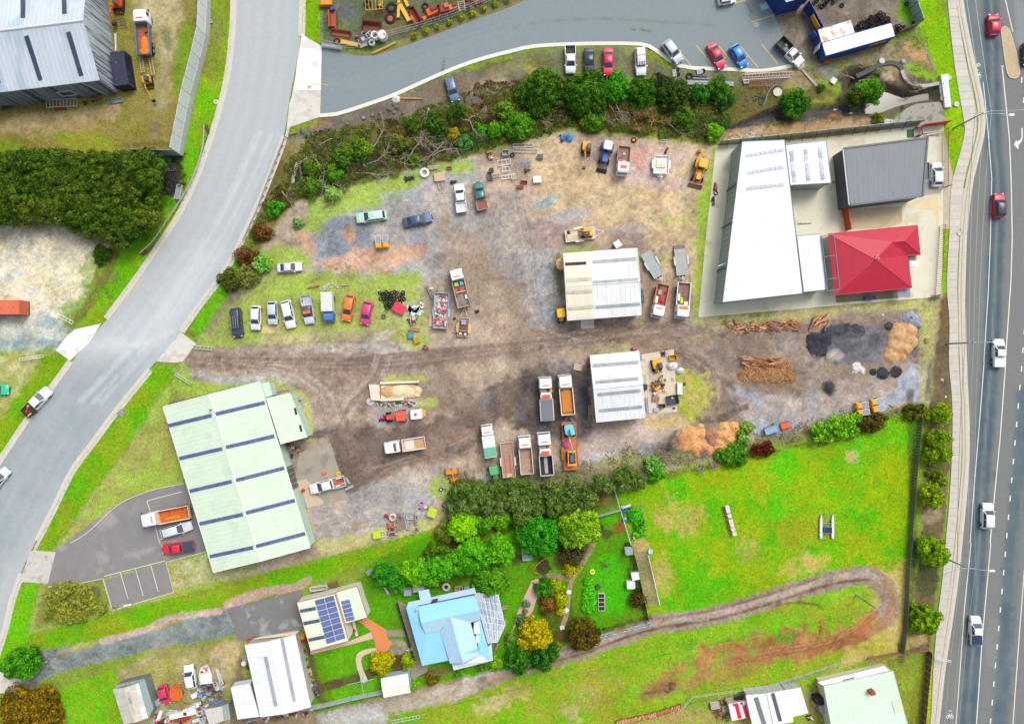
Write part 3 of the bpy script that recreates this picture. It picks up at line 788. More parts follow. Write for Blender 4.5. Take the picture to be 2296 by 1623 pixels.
SA=[T(T10,*p)for p in PL("592,420 680,450 760,470 900,502 1050,502 1200,462 1450,372 1700,280 2000,170 2296,62")]+[D(1160,10),D(1300,-60),D(1600,-200)]
SB=[T(T10,*p)for p in PL("572,1040 640,1036 720,1028 820,1000 1000,940 1250,850 1700,650 2000,540 2296,462")]+[T(T20,*p)for p in PL("200,420 560,400 1000,395 1150,400 1230,420 1310,470 1400,540 1500,595 1620,615 2000,628 2250,640")]+[T(T30,230,590)]
def sr():
 for i in range(16):
  a=ru(-110,110);K([(650,720+a),(1000,700+a),(1500,520+a),(2296,270+a)],ru(.3,.7),rc([(146,158,162),(124,134,136)]),.35,.3,t=T10)
 K(PL("0,260 300,195 900,175 1800,230"),.3,(112,118,120),.5,.2,t=T20);K([(1060,268),(1240,280)],.2,(72,76,76),.8,.1,t=T20);K([(1690,520),(1670,660)],.22,(64,70,72),.8,.1,t=T10);K([(2110,30),(2140,110),(2160,190)],.5,(96,98,96),.7,.2,t=T20)
 B(330,500,120,(140,140,130),None,.5,0,t=T30,f=1)
LS=wl_(sr)
sroad=st_('side_road',SA,SB[:9]+SB[9:14],.5,.016,LS,(134,147,152),wid=None)
sroad['label']='grey asphalt side road leading to the car park'
park=st_('car_park',[D(1150,14),D(1240,-20),D(1330,-60),D(1480,-60),D(1600,-60),D(1700,-60)],SB[13:],.5,.0185,LS,(134,147,150),sk=False)
sl('car_park_extension',PL("1560,-60 1760,-60 1735,0 1728,30 1722,40 1738,100 1778,148 1700,155 1600,110"),.0135,ma((132,140,142),.85,0,.08,.6))
es('kerb',SB,-.3,.35,-.1,.08,ma((226,226,214),.85,0,.1,2),sroad,sp_=1.5)
HL=PL("2128,-200 2150,0 2172,120 2196,230 2199,290 2186,350 2170,420 2160,520 2155,640 2156,720 2158,812 2164,960 2162,1060 2148,1217 2140,1290 2128,1380 2110,1500 2096,1623 2070,1800")
HR=[(2440,y)for x,y in HL]
HLv=[D(*p)for p in HL]
HRv=[D(*p)for p in HR]
def hw():
 for i in range(26):
  x=ru(2165,2400);y=ru(0,1600);B(x,y,ru(8,30),rc([(126,130,128),(146,150,148),(116,122,122)]),None,.35,0,ru(20,60),5,f=.4)
 for i in range(12):
  x=ru(2170,2390);y=ru(0,1500);K([(x,y),(x+ru(-6,6),y+30),(x+ru(-10,10),y+ru(50,130))],.14,(88,92,94),.6,.08)
 for(xs)in[PL("2222,0 2226,300 2236,400 2232,560 2222,800 2207,1000 2195,1200 2185,1400 2168,1640")]:
  K(xs,3.0,(82,102,114),.9,1.0,j=.2);K([(x+1,y)for x,y in xs],.5,(150,152,140),.5,.4)
  K([(x-10,y)for x,y in xs],.8,(72,92,106),.5,.6);K([(x+10,y)for x,y in xs],.8,(72,92,106),.5,.6)
 K([(2170,0),(2200,200),(2222,300)],2.0,(104,122,132),.7,1.0);K(PL("2296,880 2290,1000 2270,1217 2258,1400 2240,1640"),2.6,(84,104,116),.85,1.0,j=.2);K([(2290,1100),(2276,1300),(2262,1500)],.4,(140,142,134),.5,.3)
 K([(2288,0),(2290,100)],2,(150,156,160),.6,1)
LH=wl_(hw)
hy=st_('highway',HLv,HRv,.5,.012,LH,(124,128,126))
hy['label']='grey asphalt highway with white lane lines'
FL=[(2112,-200),(2124,0),(2140,150),(2160,270),(2162,300),(2150,350),(2132,420),(2128,520),(2122,640),(2130-2,720),(2127,812),(2134,900),(2134,1000),(2128,1120),(2119,1217),(2112,1300),(2102,1380),(2092,1500),(2084,1640),(2060,1800)]
FLv=sm_([D(*p)for p in FL],1.0)
fp=bpy.data.objects.new('footpath',None)
COL.objects.link(fp)
su(fp)
n=118
a=rs_(FLv,n+1)
b=rs_(sm_(HLv,1.0),n+1)
slabm=[ma(c,.9,0,.12,1.0)for c in((206,201,190),(203,198,188),(199,196,186),(208,203,192))]
gutm=ma((206,196,182),.9,0,.1,1)
for i in range(n):
 q=[a[i],b[i].lerp(a[i],.28),b[i+1].lerp(a[i+1],.28),a[i+1]]
 c=sum(q,Ve())/4
 q=[c+(p-c)*.975 for p in q]
 MB().prism([(p.x,p.y)for p in q],-.1,.1).bd('paving_slab',slabm[(i*7)%4 if i<45 else(1,2,1,2)[i%4]],fp)
su(fp)
es('kerb',HLv,-.02,.28,-.1,.09,gutm,hy)
es('gutter',HLv,-.02,-.5,-.1,.02,gutm,hy)
es('path_edge',[p for p in HLv],.30,.75,-.1,.085,KB,hy)
def pn(pt,w,m=PW,t=None,z=.021,parent=None,name='painted_line',sk=False):
 P=[(T(t,*p)if t else D(*p))for p in pt];P=sm_(P,3)if sk else P
 mb=MB();V=[];F=[]
 for i,p in enumerate(P):
  d=P[min(i+1,len(P)-1)]-P[max(i-1,0)];d.normalize();nn=Ve((-d.y,d.x,0))*w/2
  V+=[(p.x-nn.x,p.y-nn.y,z),(p.x+nn.x,p.y+nn.y,z)]
  if i:F.append((2*i-1,2*i-2,2*i,2*i+1))
 return mb.add(V,F).bd(name,m,parent)
pn([(1930,740),(1975,1200),(2008,1623)],.13,t=T30,parent=hy)
pn(PL("2005,0 1995,500 1975,1000 1935,1623"),.13,t=T31,parent=hy)
pn(PL("1938,0 1900,500 1850,1100 1812,1623"),.13,t=T32,parent=hy)
pn(PL("1820,0 1760,600 1725,1100 1684,1640"),.13,t=T33,parent=hy)
pn([(2128,0),(2195,290)],.16,t=T30,parent=hy)
pn(PL("2098,590 2130,900 2165,1250 2180,1623"),.17,t=T30,parent=hy)
pn(PL("2180,0 2190,500 2178,900 2150,1300 2128,1623"),.17,t=T31,parent=hy)
pn(PL("2132,0 2080,700 2030,1200 1992,1623"),.16,t=T32,parent=hy)
pn([(1998,0),(1925,800),(1868,1640)],.16,t=T33,parent=hy)
pn([(2298,240),(2240,1000),(2195,1640)],.15,t=T33,parent=hy)
for k in range(2):pn([(2277+17*k,696+k*180),(2273+17*k,748+k*180)],.22,t=T30,parent=hy,name='lane_dash')
for k in range(25):
 y=744+k*41.5;x=2296.5-k*3.1-max(0,k-2)*.55
 if x<2300:pn([(x+.5,y-6),(x-.5,y+6)],.22,parent=hy,name='lane_dash')
pn([(2088,596),(2114,596)],.2,t=T30,parent=hy)
P_=lambda pt,t:[tuple(T(t,*p)[:2])+(.0215,)for p in pt]
MB().add(P_(PL("2272,1152 2284,1152 2284,1240 2272,1275 2250,1296 2244,1344 2206,1300 2226,1258 2232,1274 2258,1262 2272,1238"),T30),[tuple(range(10,-1,-1))]).bd('turn_arrow',PW,hy)
def glyph(segs,ox,oy,w,h,t,ln=.16):
 for s in segs:pn([(ox+x*w,oy+y*h)for x,y in s],ln,t=t,parent=hy,name='painted_letter',z=.022)
glyph([PL("1,0 0,0 0,1 1,1"),[(0,.5),(.8,.5)]],1824,585,20,30,T30,.13)
glyph([PL("0,1 0,0 1,1 1,0")],1852,576,22,30,T30,.13)
glyph([PL("0,0 0,1 .7,.85 1,.5 .7,.1 0,0")],1882,571,20,30,T30,.13)
def bike(cx,cy,s,rot,t):
 def q(x,y):c,n_=cos(rot),sin(rot);return(cx+s*(x*c-y*n_),cy+s*(x*n_+y*c))
 for wx in(-.55,.55):pn([q(wx+.34*cos(a),.5+.42*sin(a))for a in[2*pi*k/12 for k in range(13)]],.1,t=t,parent=hy,name='painted_bicycle',z=.022)
 for sg in(PL("-.55,.5 -.2,-.15 .4,-.15 0,.5 -.55,.5"),[(0,.5),(-.25,-.3)],[(.55,.5),(.35,-.45),(.6,-.5)],[(-.45,-.32),(-.1,-.32)]):pn([q(*p)for p in sg],.1,t=t,parent=hy,name='painted_bicycle',z=.0223)
bike(1880,668,36,.1,T30)
pn([(1858,632),(1872,640),(1888,632)],.12,t=T30,parent=hy,name='painted_bicycle')
bike(1632,1538,34,.05,T33)
pn([(1620,1498),(1632,1506),(1648,1498)],.12,t=T33,parent=hy,name='painted_bicycle')
isl=MB().prism([tuple(T(T30,*p)[:2])for p in PL("2082,275 2095,248 2125,240 2160,262 2185,330 2225,480 2250,600 2256,665 2240,700 2200,712 2160,700 2138,660 2108,480")],-.1,.13).bd('traffic_island',ma((196,176,140),.9,0,.15,1.5,bu=.3))
su(isl)
isl['label']='tan raised traffic island in the highway'
es('kerb',[T(T30,*p)for p in PL("2082,275 2095,248 2125,240 2160,262 2185,330 2225,480 2250,600 2256,665 2240,700 2200,712 2160,700 2138,660 2108,480 2082,275")],0,-.12,-.1,.15,KB,isl)
for seg in([(1450,400),(1605,590)],[(1650,408),(1805,598)],[(1855,415),(2005,605)],[(2052,422),(2208,608)],[(2238,400),(2296+90,580)],[(1875,62),(2088,8)],[(2150,200),(2296+125,118)]):pn(seg,.13,PY,T20,.023,park,'bay_line')
pn([(2150,190),(2156,206)],.13,PY,T20,.0235,park,'bay_line')
pn([(2085,0),(2090,14)],.13,PY,T20,.0235,park,'bay_line')
pn([(330,738),(430,742),(500,756)],.1,ma((226,206,130),.8),T10,.033,sroad,'painted_line')
pn([(500,756),(648,764)],.13,PY,T10,.033,sroad,'painted_line')
MB().add(P_(PL("2218,45 2290,22 2310,78 2236,98"),T20),[(3,2,1,0)]).bd('painted_bay_panel',ma((140,205,225),.8,0,.1,5),park)
pn(PL("2262,38 2258,48 2248,62 2254,78 2270,82 2280,70"),.12,PW,T20,.0245,park,'painted_wheelchair')
pn(PL("2262,46 2268,62 2278,60 2288,76"),.12,PW,T20,.025,park,'painted_wheelchair')
cpk=sl('works_car_park',PL("115,1237 150,1215 205,1172 245,1142 300,1110 350,1097 414,1085 420,1100 470,1237 372,1258 232,1296 180,1305 108,1312 100,1300"),.022,ma((138,136,136),.85,0,.12,.4,we=((156,153,150),.2,.56)))
cpk2=sl('parking_bays',PL("235,1300 372,1260 388,1325 260,1364 250,1360"),.024,ma((140,137,136),.85,0,.14,.6))
es('kerb',[T(T02,*p)for p in PL("630,1625 780,1540 980,1352 1100,1260 1230,1200 1400,1142 1655,1092")],0,.15,-.1,.12,KB,cpk)
es('kerb',[D(*p)for p in PL("108,1314 150,1312 200,1302 232,1296 252,1362")],0,-.15,-.1,.12,KB,cpk,sk=False)
es('kerb',[D(*p)for p in PL("254,1366 389,1327 372,1259 468,1234")],0,-.15,-.1,.12,KB,cpk,sk=False)
for seg in([(935,296),(1480,158)],[(1080,262),(1150,500)],[(1215,228),(1285,470)],[(1352,194),(1420,436)]):pn(seg,.1,PW,T03,.03,cpk2,'bay_line')
for seg in([(1318,1245),(1485,1200)],[(1318,1245),(1350,1345)],[(1390,1470),(1440,1640)],[(1432,1590),(1500,1575)],[(1485,1200),(1630,1162)]):pn(seg,.1,PW,T02,.03,cpk,'bay_line')
PALE=ma((222,220,198),.9,0,.1,.4,we=((206,198,168),.3,.56))
cy=sl('concrete_yard',PL("1605,327 1700,322 1880,305 2060,283 2116,280 2112,665 1566,712 1580,560"),.02,PALE)
cy['label']='pale concrete yard around the white and red roofed buildings'
sl('yard_strip',PL("2108,300 2118,300 2140,415 2138,420 2170,424 2166,512 2136,512 2108,515"),.016,ma((196,184,160),.9,0,.2,.8))
sl('dark_concrete',[(380,300-300),(1385,140),(1545,112),(1600,0)],.026,ma((176,172,160),.9,0,.2,.8),T31)
sl('stained_concrete',PL("700,250 1200,235 1205,380 1085,420 725,440"),.026,ma((208,192,158),.9,0,.2,.5,we=((196,176,140),.5,.5)),T31)
sl('stained_concrete',PL("600,1000 1160,960 1165,1050 610,1095"),.026,ma((150,136,110),.9,0,.3,.8),T31)
sl('stained_concrete',PL("1205,235 1390,150 1548,112 1530,470 1480,260"),.03,ma((226,208,168),.9,0,.15,.5),T31)
sl('concrete_apron',PL("390,815 665,722 810,1180 820,1225 610,1275 590,1290 545,1150 345,1080"),.03,ma((166,158,144),.9,0,.16,.6,we=((142,138,130),.5,.55)),T12)
sl('sand_apron',PL("350,1070 450,1050 500,1100 520,1180 600,1240 608,1275 465,1308"),.034,ma((202,184,160),.9,0,.1,.8),T12)
sl('concrete_pad',PL("1130,1562 1450,1510 1480,2070 1195,2090"),.05,ma((216,206,186),.9,0,.14,.8,we=((196,180,150),.8,.58)),T21)
sl('concrete_pad',PL("614,1240 735,1240 737,1325 620,1325"),.05,WC2,T21)
DR=ma((126,126,125),.88,0,.14,.5,we=((150,158,160),.4,.55))
sl('parking_slab',PL("2030,590 2296,520 2700,415 2740,770 2500,830 2220,880 2130,870 2110,760"),.02,DR,T03)
sl('garden_path',PL("490,965 830,880 1035,795 1050,855 900,895 490,998"),.03,ma((214,188,166),.9,0,.1),T13)
sl('brick_path',PL("918,695 1000,670 1165,775 1190,870 1222,885 1172,975 1085,985 1068,900 1035,790"),.04,ma((222,140,92),.9,0,.15,12),T13)
sl('stone_path',PL("1165,775 1340,780 1345,838 1188,840"),.035,ma((150,146,124),.9,0,.3,5),T13)
sl('garden_path',PL("860,700 885,700 915,830 895,838"),.033,WC2,T13)
st_('curved_garden_path',[T(T13,*p)for p in PL("1085,935 980,950 910,985 892,1040 905,1120 935,1200")],[T(T13,*p)for p in PL("1090,975 1000,990 950,1015 943,1060 960,1130 990,1195")],.5,.035,[],(214,196,172))
sl('clothesline_pad',PL("935,1195 985,1188 1002,1225 975,1252 940,1240"),.036,WC2,T13)
st_('garden_walk',[T(T23,*p)for p in PL("700,0 640,120 580,240 520,320 490,440 470,620 430,740")],[T(T23,*p)for p in PL("762,0 690,130 620,250 560,330 530,450 515,620 470,770")],.6,.035,[],(166,146,112),mt=GM)
st_('garden_walk',[T(T23,*p)for p in PL("250,290 360,265 440,280 520,300")],[T(T23,*p)for p in PL("250,320 360,312 430,330 500,345")],.6,.034,[],(156,136,104),mt=GM)
for p in PL("560,270 510,438 488,600 450,757"):
 q=T(T23,*p);link('paving_slab',MB().box(0,0,0,.8,.7,.06).mesh('paving_slab',WW),None,(q.x,q.y,.06),rr_())['kind']='structure'
sl('pebble_bed',PL("180,335 235,315 250,360 240,440 190,600 150,660 60,690 20,760 0,800 50,620 110,480"),.03,ma((206,176,164),.9,0,.15,6),T23)
es('bed_edging',[T(T23,*p)for p in PL("315,122 250,165 195,225 195,265 240,275")],-.05,.12,-.05,.14,ma((214,110,60),.8)).__setitem__('kind','structure')
water=MB().prism([tuple(T(T30,*p)[:2])for p in PL("1000,1060 860,1085 720,1090 400,1100 160,1140 150,1080 300,1020 400,985 700,925 940,900 1000,830 1080,800 1240,860 1538,800 1545,905 1200,990 1150,1050")],-1.5,-1.28).bd('creek_water',ma((86,80,76),.12,0,.25,.8,sP=.6))
su(water)
water=MB().prism([tuple(D(*p)[:2])for p in PL("690,400 790,362 900,342 1060,305 1180,265 1330,240 1330,250 1180,280 1060,318 900,358 790,378 700,412")],-.95,-.72).bd('creek_water',ma((60,62,66),.15,0,.25,.8,sP=.6))
su(water)
CAMP=Ve((0,0,HC))
def ray(t,x,y,pl):
 g=T(t,x,y)if t else D(x,y)
 d=g-CAMP;o,n=pl
 k=(o-CAMP).dot(n)/d.dot(n);return CAMP+d*k
def p3(a,b,c):
 n=(b-a).cross(c-a).normalized()
 return(a,n if n.z>0 else-n)
def pN(rO,name,pl,t,q,nu,nv,m,gap=.04,h=.05,off=.04,cell=None):
 P=[ray(t,x,y,pl)for x,y in q];n=pl[1]
 def at(u,v):return(P[0]*(1-u)+P[1]*u)*(1-v)+(P[3]*(1-u)+P[2]*u)*v
 Lu=(P[1]-P[0]).length/nu;Lv=(P[3]-P[0]).length/nv;gu=gap/Lu/nu/2;gv=gap/Lv/nv/2
 for i in range(nu):
  for j in range(nv):
   b=[at(i/nu+gu,j/nv+gv),at((i+1)/nu-gu,j/nv+gv),at((i+1)/nu-gu,(j+1)/nv-gv),at(i/nu+gu,(j+1)/nv-gv)]
   mm=m[rnd.randrange(len(m))]if isinstance(m,list)else m
   c=b[0];b=[p-c for p in b]
   if(b[1]-b[0]).cross(b[3]-b[0]).z<0:b=b[::-1]
   o=MB().hexa([p+n*off for p in b],[p+n*(off+h)for p in b]).bd(name,mm,rO)
   o.location=c-(rO.location if rO else Ve())
def sq_(x0,y0,x1,y1,w):
 d=hypot(x1-x0,y1-y0);nx,ny=-(y1-y0)/d*w/2,(x1-x0)/d*w/2
 return[(x0+nx,y0+ny),(x1+nx,y1+ny),(x1-nx,y1-ny),(x0-nx,y0-ny)]
def ri(mb,p00,p10,p11,p01,pi_=.75,h=.035,th=.06,fine=True):
 n=(p10-p00).cross(p01-p00).normalized()
 if n.z<0:n=-n
 L=(p10-p00).length;k=max(2,int(L/pi_));V=[];F=[]
 us=[]
 for i in range(k):
  u0=i/k;w=.05/L
  us+=[(u0,0),(u0+w*1.2,h),(u0+w*2.2,h),(u0+w*3.4,0)]
 us.append(T10)
 for u,z in us:
  a=p00.lerp(p10,u);b=p01.lerp(p11,u);V+=[tuple(a+n*z),tuple(b+n*z)]
 for i in range(len(us)-1):F.append((2*i,2*i+2,2*i+3,2*i+1))
 mb.add(V,F)
 b=[p00,p10,p11,p01]
 mb.hexa([p-n*th for p in b],[p-n*.004 for p in b])
 return p3(p00,p10,p01)
def lp2(a,b,t):return a*(1-t)+b*t
def wm_(A,B_,z0a,z1a,z1b,th=.12):
 d=(B_-A);d.z=0;d.normalize();n=Ve((-d.y,d.x,0))*th
 v=[(A.x,A.y,z0a),(B_.x,B_.y,z0a),(B_.x+n.x,B_.y+n.y,z0a),(A.x+n.x,A.y+n.y,z0a),(A.x,A.y,z1a),(B_.x,B_.y,z1b),(B_.x+n.x,B_.y+n.y,z1b),(A.x+n.x,A.y+n.y,z1a)]
 return MB().hexa(v[:4],v[4:])
def bld(name,lB,cat,A,gr=None):
 return tH(name,lB,cat,(0,0,0),0,gr)
def wr(rO,A,B_,z,m,pi_=.9,zb=None):
 mb=MB();L=(B_-A).length;k=int(L/pi_);d=(B_-A).normalized();n=Ve((d.y,-d.x,0))*.03
 for i in range(k+1):
  p=A.lerp(B_,i/max(k,1));zz=z+((zb-z)*i/max(k,1)if zb is not None else 0)
  mb.box(p.x+n.x*.5,p.y+n.y*.5,zz/2,.06,.06,zz-.02,atan2(d.y,d.x))
 return mb.bd('wall_ribs',m,rO)
def ga(name,lB,cat,t,eaves,ze,zr,mr_,mW,al=0,over=.15,rb_=True,tM=None,pi_=.75,rf_=.5):
 """eaves: 3 roof corners (a,b,c) seen on the sheet at eave height; the ridge runs parallel to a->b (along=0) or b->c (along=1)"""
 rO=bld(name,lB,cat,None)
 E=[T(t,x,y,ze)if t else D(x,y,ze)for x,y in eaves]
 if len(E)==3:E.append(E[0]+E[2]-E[1])
 if al:E=E[1:]+E[:1]
 a,b,c,d=E
 ar=sum(E[i].x*E[(i+1)%4].y-E[(i+1)%4].x*E[i].y for i in range(4))
 if ar<0:a,b,c,d=b,a,d,c
 r0=lp2(a,d,rf_);r1=lp2(b,c,rf_);r0.z=r1.z=zr
 inn=over
 ce=(a+b+c+d)/4
 ux=(b-a).normalized();uy=(d-a);uy=(uy-ux*uy.dot(ux)).normalized()
 A,B_,C_,D_=a+ux*inn+uy*inn,b-ux*inn+uy*inn,c-ux*inn-uy*inn,d+ux*inn-uy*inn
 R0=lp2(A,D_,rf_);R1=lp2(B_,C_,rf_)
 zw=ze-.03
 for p,q in((A,B_),(C_,D_)):wm_(p,q,0,zw,zw).bd('wall',mW,rO);rb_ and wr(rO,p,q,zw,mW)
 for p,q,r in((B_,C_,R1),(D_,A,R0)):
  s=(q-p).normalized();nn=Ve((-s.y,s.x,0))*.12
  zt=zr-(zr-ze)*.03-.06
  vs=[(p.x,p.y,0),(q.x,q.y,0),(q.x,q.y,zw),(r.x,r.y,zt),(p.x,p.y,zw)]
  v2=[(x+nn.x,y+nn.y,z)for x,y,z in vs]
  MB().add(vs+v2,[(0,1,2,3,4),(9,8,7,6,5)]+[(i,i+5,(i+1)%5+5,(i+1)%5)for i in range(5)]).bd('gable_wall',mW,rO)
  rb_ and wr(rO,p,q,zw-.05,mW)
 mb1=MB();pl1=ri(mb1,a,b,r1,r0,pi_);mb1.bd('roof_slope',mr_,rO)
 mb2=MB();pl2=ri(mb2,d,c,r1,r0,pi_);mb2.bd('roof_slope',mr_,rO)
 tm=tM or mr_
 MB().tb(r0+Ve((0,0,.03)),r1+Ve((0,0,.03)),.11,n=6).bd('ridge_cap',tm,rO)
 for p,q,s in((a,b,-1),(d,c,1)):
  o=uy*s*.07
  MB().hexa([p+o*.1+Ve((0,0,-.16)),q+o*.1+Ve((0,0,-.16)),q+o*2+Ve((0,0,-.16)),p+o*2+Ve((0,0,-.16))],[p+o*.1,q+o*.1,q+o*2.2,p+o*2.2]).bd('gutter',tm,rO)
 for p,q in((a,r0),(d,r0),(b,r1),(c,r1)):MB().tb(p,q,.05,n=4).bd('barge_capping',tm,rO)
 return rO,pl1,pl2,(A,B_,C_,D_,R0,R1)
def sk_(name,lB,cat,t,cs,mr_,mW,rb_=True,over=.1,tM=None,re_=0,pi_=.75,rO=None,ba=0,wl=True,part=False):
 """cs: roof corners (x,y,z) on the sheet, in order"""
 rO=rO or bld(name,lB,cat,None)
 E=[T(t,x,y,z)if t else D(x,y,z)for x,y,z in cs]
 ce=sum(E,Ve())/len(E)
 if re_:E=E[re_:]+E[:re_]
 mb=MB()
 if len(E)==4:pl=ri(mb,E[0],E[1],E[2],E[3],pi_)
 else:
  pl=p3(E[0],E[1],E[2]);n=len(E)
  ar=sum(E[i].x*E[(i+1)%n].y-E[(i+1)%n].x*E[i].y for i in range(n))
  Q=E if ar>0 else E[::-1]
  mb.add([p-Ve((0,0,.08))for p in Q]+Q,[tuple(range(n-1,-1,-1)),tuple(range(n,2*n))]+[(i,(i+1)%n,(i+1)%n+n,i+n)for i in range(n)])
 mb.bd('roof',mr_,rO)
 Wp=[ce.lerp(p,1-over/max((p-ce).length,.3))for p in E]
 n=len(E);ar=sum(E[i].x*E[(i+1)%n].y-E[(i+1)%n].x*E[i].y for i in range(n))
 if ar<0:Wp=Wp[::-1]
 if wl:
  for i in range(n):
   p,q=Wp[i],Wp[(i+1)%n]
   wm_(p,q,ba,p.z-.07,q.z-.07).bd('wall',mW,rO)
   if rb_:wr(rO,p,q,p.z-.1,mW,zb=q.z-.1)
 if tM:
  for i in range(n):MB().tb(E[i],E[(i+1)%n],.06,n=4).bd('fascia',tM,rO)
 return rO,pl
def hb(rO,name,a,b,z0,z1,m,ou=.03,frame=None):
 o=wm_(a,b,z0,z1,z1,-ou).bd(name,m,rO)
 if frame:
  mb=MB();d=(b-a).normalized();nn=Ve((d.y,-d.x,0))*(ou+.02)
  for p,q in(((a,z0),(b,z0)),((a,z1),(b,z1)),((a,z0),(a,z1)),((b,z0),(b,z1))):
   mb.tb((p[0].x+nn.x,p[0].y+nn.y,p[1]),(q[0].x+nn.x,q[0].y+nn.y,q[1]),.05,n=4)
  mb.bd('frame',frame,o)
 return o
def on_wall(A,B_,f0,f1):return A.lerp(B_,f0),A.lerp(B_,f1)
TINO=ma((206,218,228),.5,.1,.14,.4,we=((184,200,214),.35,.5),sr_=.15)
TINW=ma((196,208,218),.6,.1,.35,.6,sr_=-2.0,we=((96,108,124),.9,.5))
SKY_D=[ma((66,74,96),.3,0,.1,2),ma((72,80,104),.3,0,.1,2)]
rO=bld('works_shed','large weathered pale grey corrugated shed with dark skylights, cut by the left edge','shed',None)
SE,NE=D(266,210),D(239,-11)
wdir=(SE-NE).normalized()
al=Ve((-wdir.y,wdir.x,0))
al=al if al.x<0 else-al
SW,NW=SE+al*42,NE+al*42
def up(p,z):return Ve((p.x,p.y,z))
mb=MB()
R0,R1=up(lp2(SE,NE,.5),8.6),up(lp2(SW,NW,.5),8.6)
plS=ri(mb,up(SE,5.8),up(SW,5.8),R1,R0,.75,.05)
mb.bd('roof_slope',TINO,rO)
mb=MB()
plN=ri(mb,up(NE,5.8),up(NW,5.8),R1,R0,.75,.05)
mb.bd('roof_slope',TINO,rO)
MB().tb(R0,R1,.2,n=6).bd('ridge_cap',WW,rO)
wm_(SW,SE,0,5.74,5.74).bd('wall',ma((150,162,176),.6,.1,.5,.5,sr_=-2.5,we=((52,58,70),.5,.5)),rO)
wm_(NE,NW,0,5.74,5.74).bd('wall',TINW,rO)
s=(NE-SE).normalized()
nn=Ve((-s.y,s.x,0))*.12
M_=lp2(SE,NE,.5)
vs=[(SE.x,SE.y,0),(NE.x,NE.y,0),(NE.x,NE.y,5.74),(M_.x,M_.y,8.5),(SE.x,SE.y,5.74)]
v2=[(x+nn.x,y+nn.y,z)for x,y,z in vs]
MB().add(vs+v2,[(0,1,2,3,4),(9,8,7,6,5)]+[(i,i+5,(i+1)%5+5,(i+1)%5)for i in range(5)]).bd('gable_wall',TINW,rO)
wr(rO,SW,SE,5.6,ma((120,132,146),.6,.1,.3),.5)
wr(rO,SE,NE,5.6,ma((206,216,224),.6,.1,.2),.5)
for q,pl in(((236,325,366,722),plS),((612,290,732,684),plS),((207,-230,208,166),plN),((577,-200,579,130),plN),((-140,360,-10,750),plS)):
 pN(rO,'skylight',pl,T00,sq_(*q,42),5,1,SKY_D,.03)
a,b=on_wall(SW,SE,.79,.845)
hb(rO,'shed_window',a,b,1.6,3.4,GL,.04,WT)
MB().tb(up(lp2(SW,SE,.93),5.6)+Ve((0,-.1,0)),up(lp2(SW,SE,.955),0)+Ve((0,-.1,0)),.06).bd('downpipe',WW,rO)
def co(name,lB,t,A,B_,wd,z,m,mtop,gr=None,lc=None,doors=True,ends=None):
 """A,B: roof-line midpoints of both short ends"""
 a,b=T(t,*A,z),T(t,*B_,z);L=(b-a).length;c=(a+b)/2;rz=atan2(b.y-a.y,b.x-a.x)
 r=tH(name,lB,'container',(c.x,c.y,0),rz,gr)
 MB().box(0,0,.1,L,wd,.2).bd('base_frame',DK,r)
 def sd_(n,f):
  mb=MB()
  for i in range(n):mb.box(*f(i))
  return mb
 for sg in(-1,1):
  mb=MB().box(0,sg*(wd/2-.04),(z+.2)/2,L-.06,.04,z-.26)
  k=int(L/.3)
  for i in range(k):mb.box(-L/2+(i+.5)*L/k,sg*(wd/2-.01),(z+.2)/2,L/k*.5,.05,z-.4)
  mb.bd('side_panel',m,r)
  mb=MB().box(sg*(L/2-.04),0,(z+.2)/2,.04,wd-.1,z-.26)
  for i in range(8):mb.box(sg*(L/2-.01),-wd/2+(i+.5)*wd/8,(z+.2)/2,.05,wd/16,z-.4)
  mb.bd('end_panel' if sg<0 or not doors else 'door',m,r)
  for s2 in(-1,1):MB().box(sg*(L/2-.07),s2*(wd/2-.07),z/2,.16,.16,z).bd('corner_post',m,r)
 mb=MB().box(0,0,z-.03,L-.1,wd-.1,.05)
 k=int(L/.45)
 for i in range(k):mb.box(-L/2+(i+.5)*L/k,0,z+.0,L/k*.45,wd-.3,.04)
 mb.bd('roof_panel',mtop,r)
 for sg in(-1,1):MB().box(0,sg*(wd/2-.03),z,L,.07,.07).bd('top_rail',m,r)
 return r
NAVY=ma((44,52,76),.6,.2,.35,2,we=((90,100,120),2,.6))
NAVT=ma((58,62,86),.6,.2,.35,2,we=((110,116,136),1.2,.62))
co('storage_container','dark navy corrugated container against the grey shed corner',T00,(1046,462),(1094,768),2.45,2.5,NAVY,NAVT)
co('storage_container','orange container in the sandy yard at the left edge',T01,(-440,1142),(172,1132),2.44,2.7,ma((216,112,80),.6,.1,.15,2),ma((226,122,88),.6,.1,.15,1,we=((170,90,70),2,.62)))
BLU=ma((40,92,170),.5,.1,.15,2)
CTOP=ma((226,230,240),.5,.1,.1,1,we=((206,160,140),.7,.6))
c40=co('storage_container','long blue container with a white roof, on the south side',T30,(500,445),(1124,268),2.44,2.7,BLU,CTOP)
c20=co('storage_container','short blue container with rusty white roof beside the tyre heap',T30,(463,330),(762,240),2.44,2.72,BLU,ma((232,232,236),.5,.1,.1,1,we=((224,150,116),.8,.52)))
mb=MB().box(3.6,-1.26,1.6,2.8,.03,.7)
mb.bd('yellow_panel',YEL,c40)
for i,w in enumerate((.25,.4,.2,.35,.3)):MB().box(2.6+i*.48,-1.285,1.6,w,.02,.3).bd('panel_marking',DK,c40)
link('container_door',MB().box(0,0,1.3,1.2,.06,2.4,R(62)).mesh('container_door',WW),c40,(-6.6,.9,0))
link('container_door',MB().box(0,0,1.3,1.2,.06,2.4,R(-70)).mesh('container_door',BLU),c20,(-3.4,.9,0))
TB=ma((30,62,140),.5,.1,.2,1)
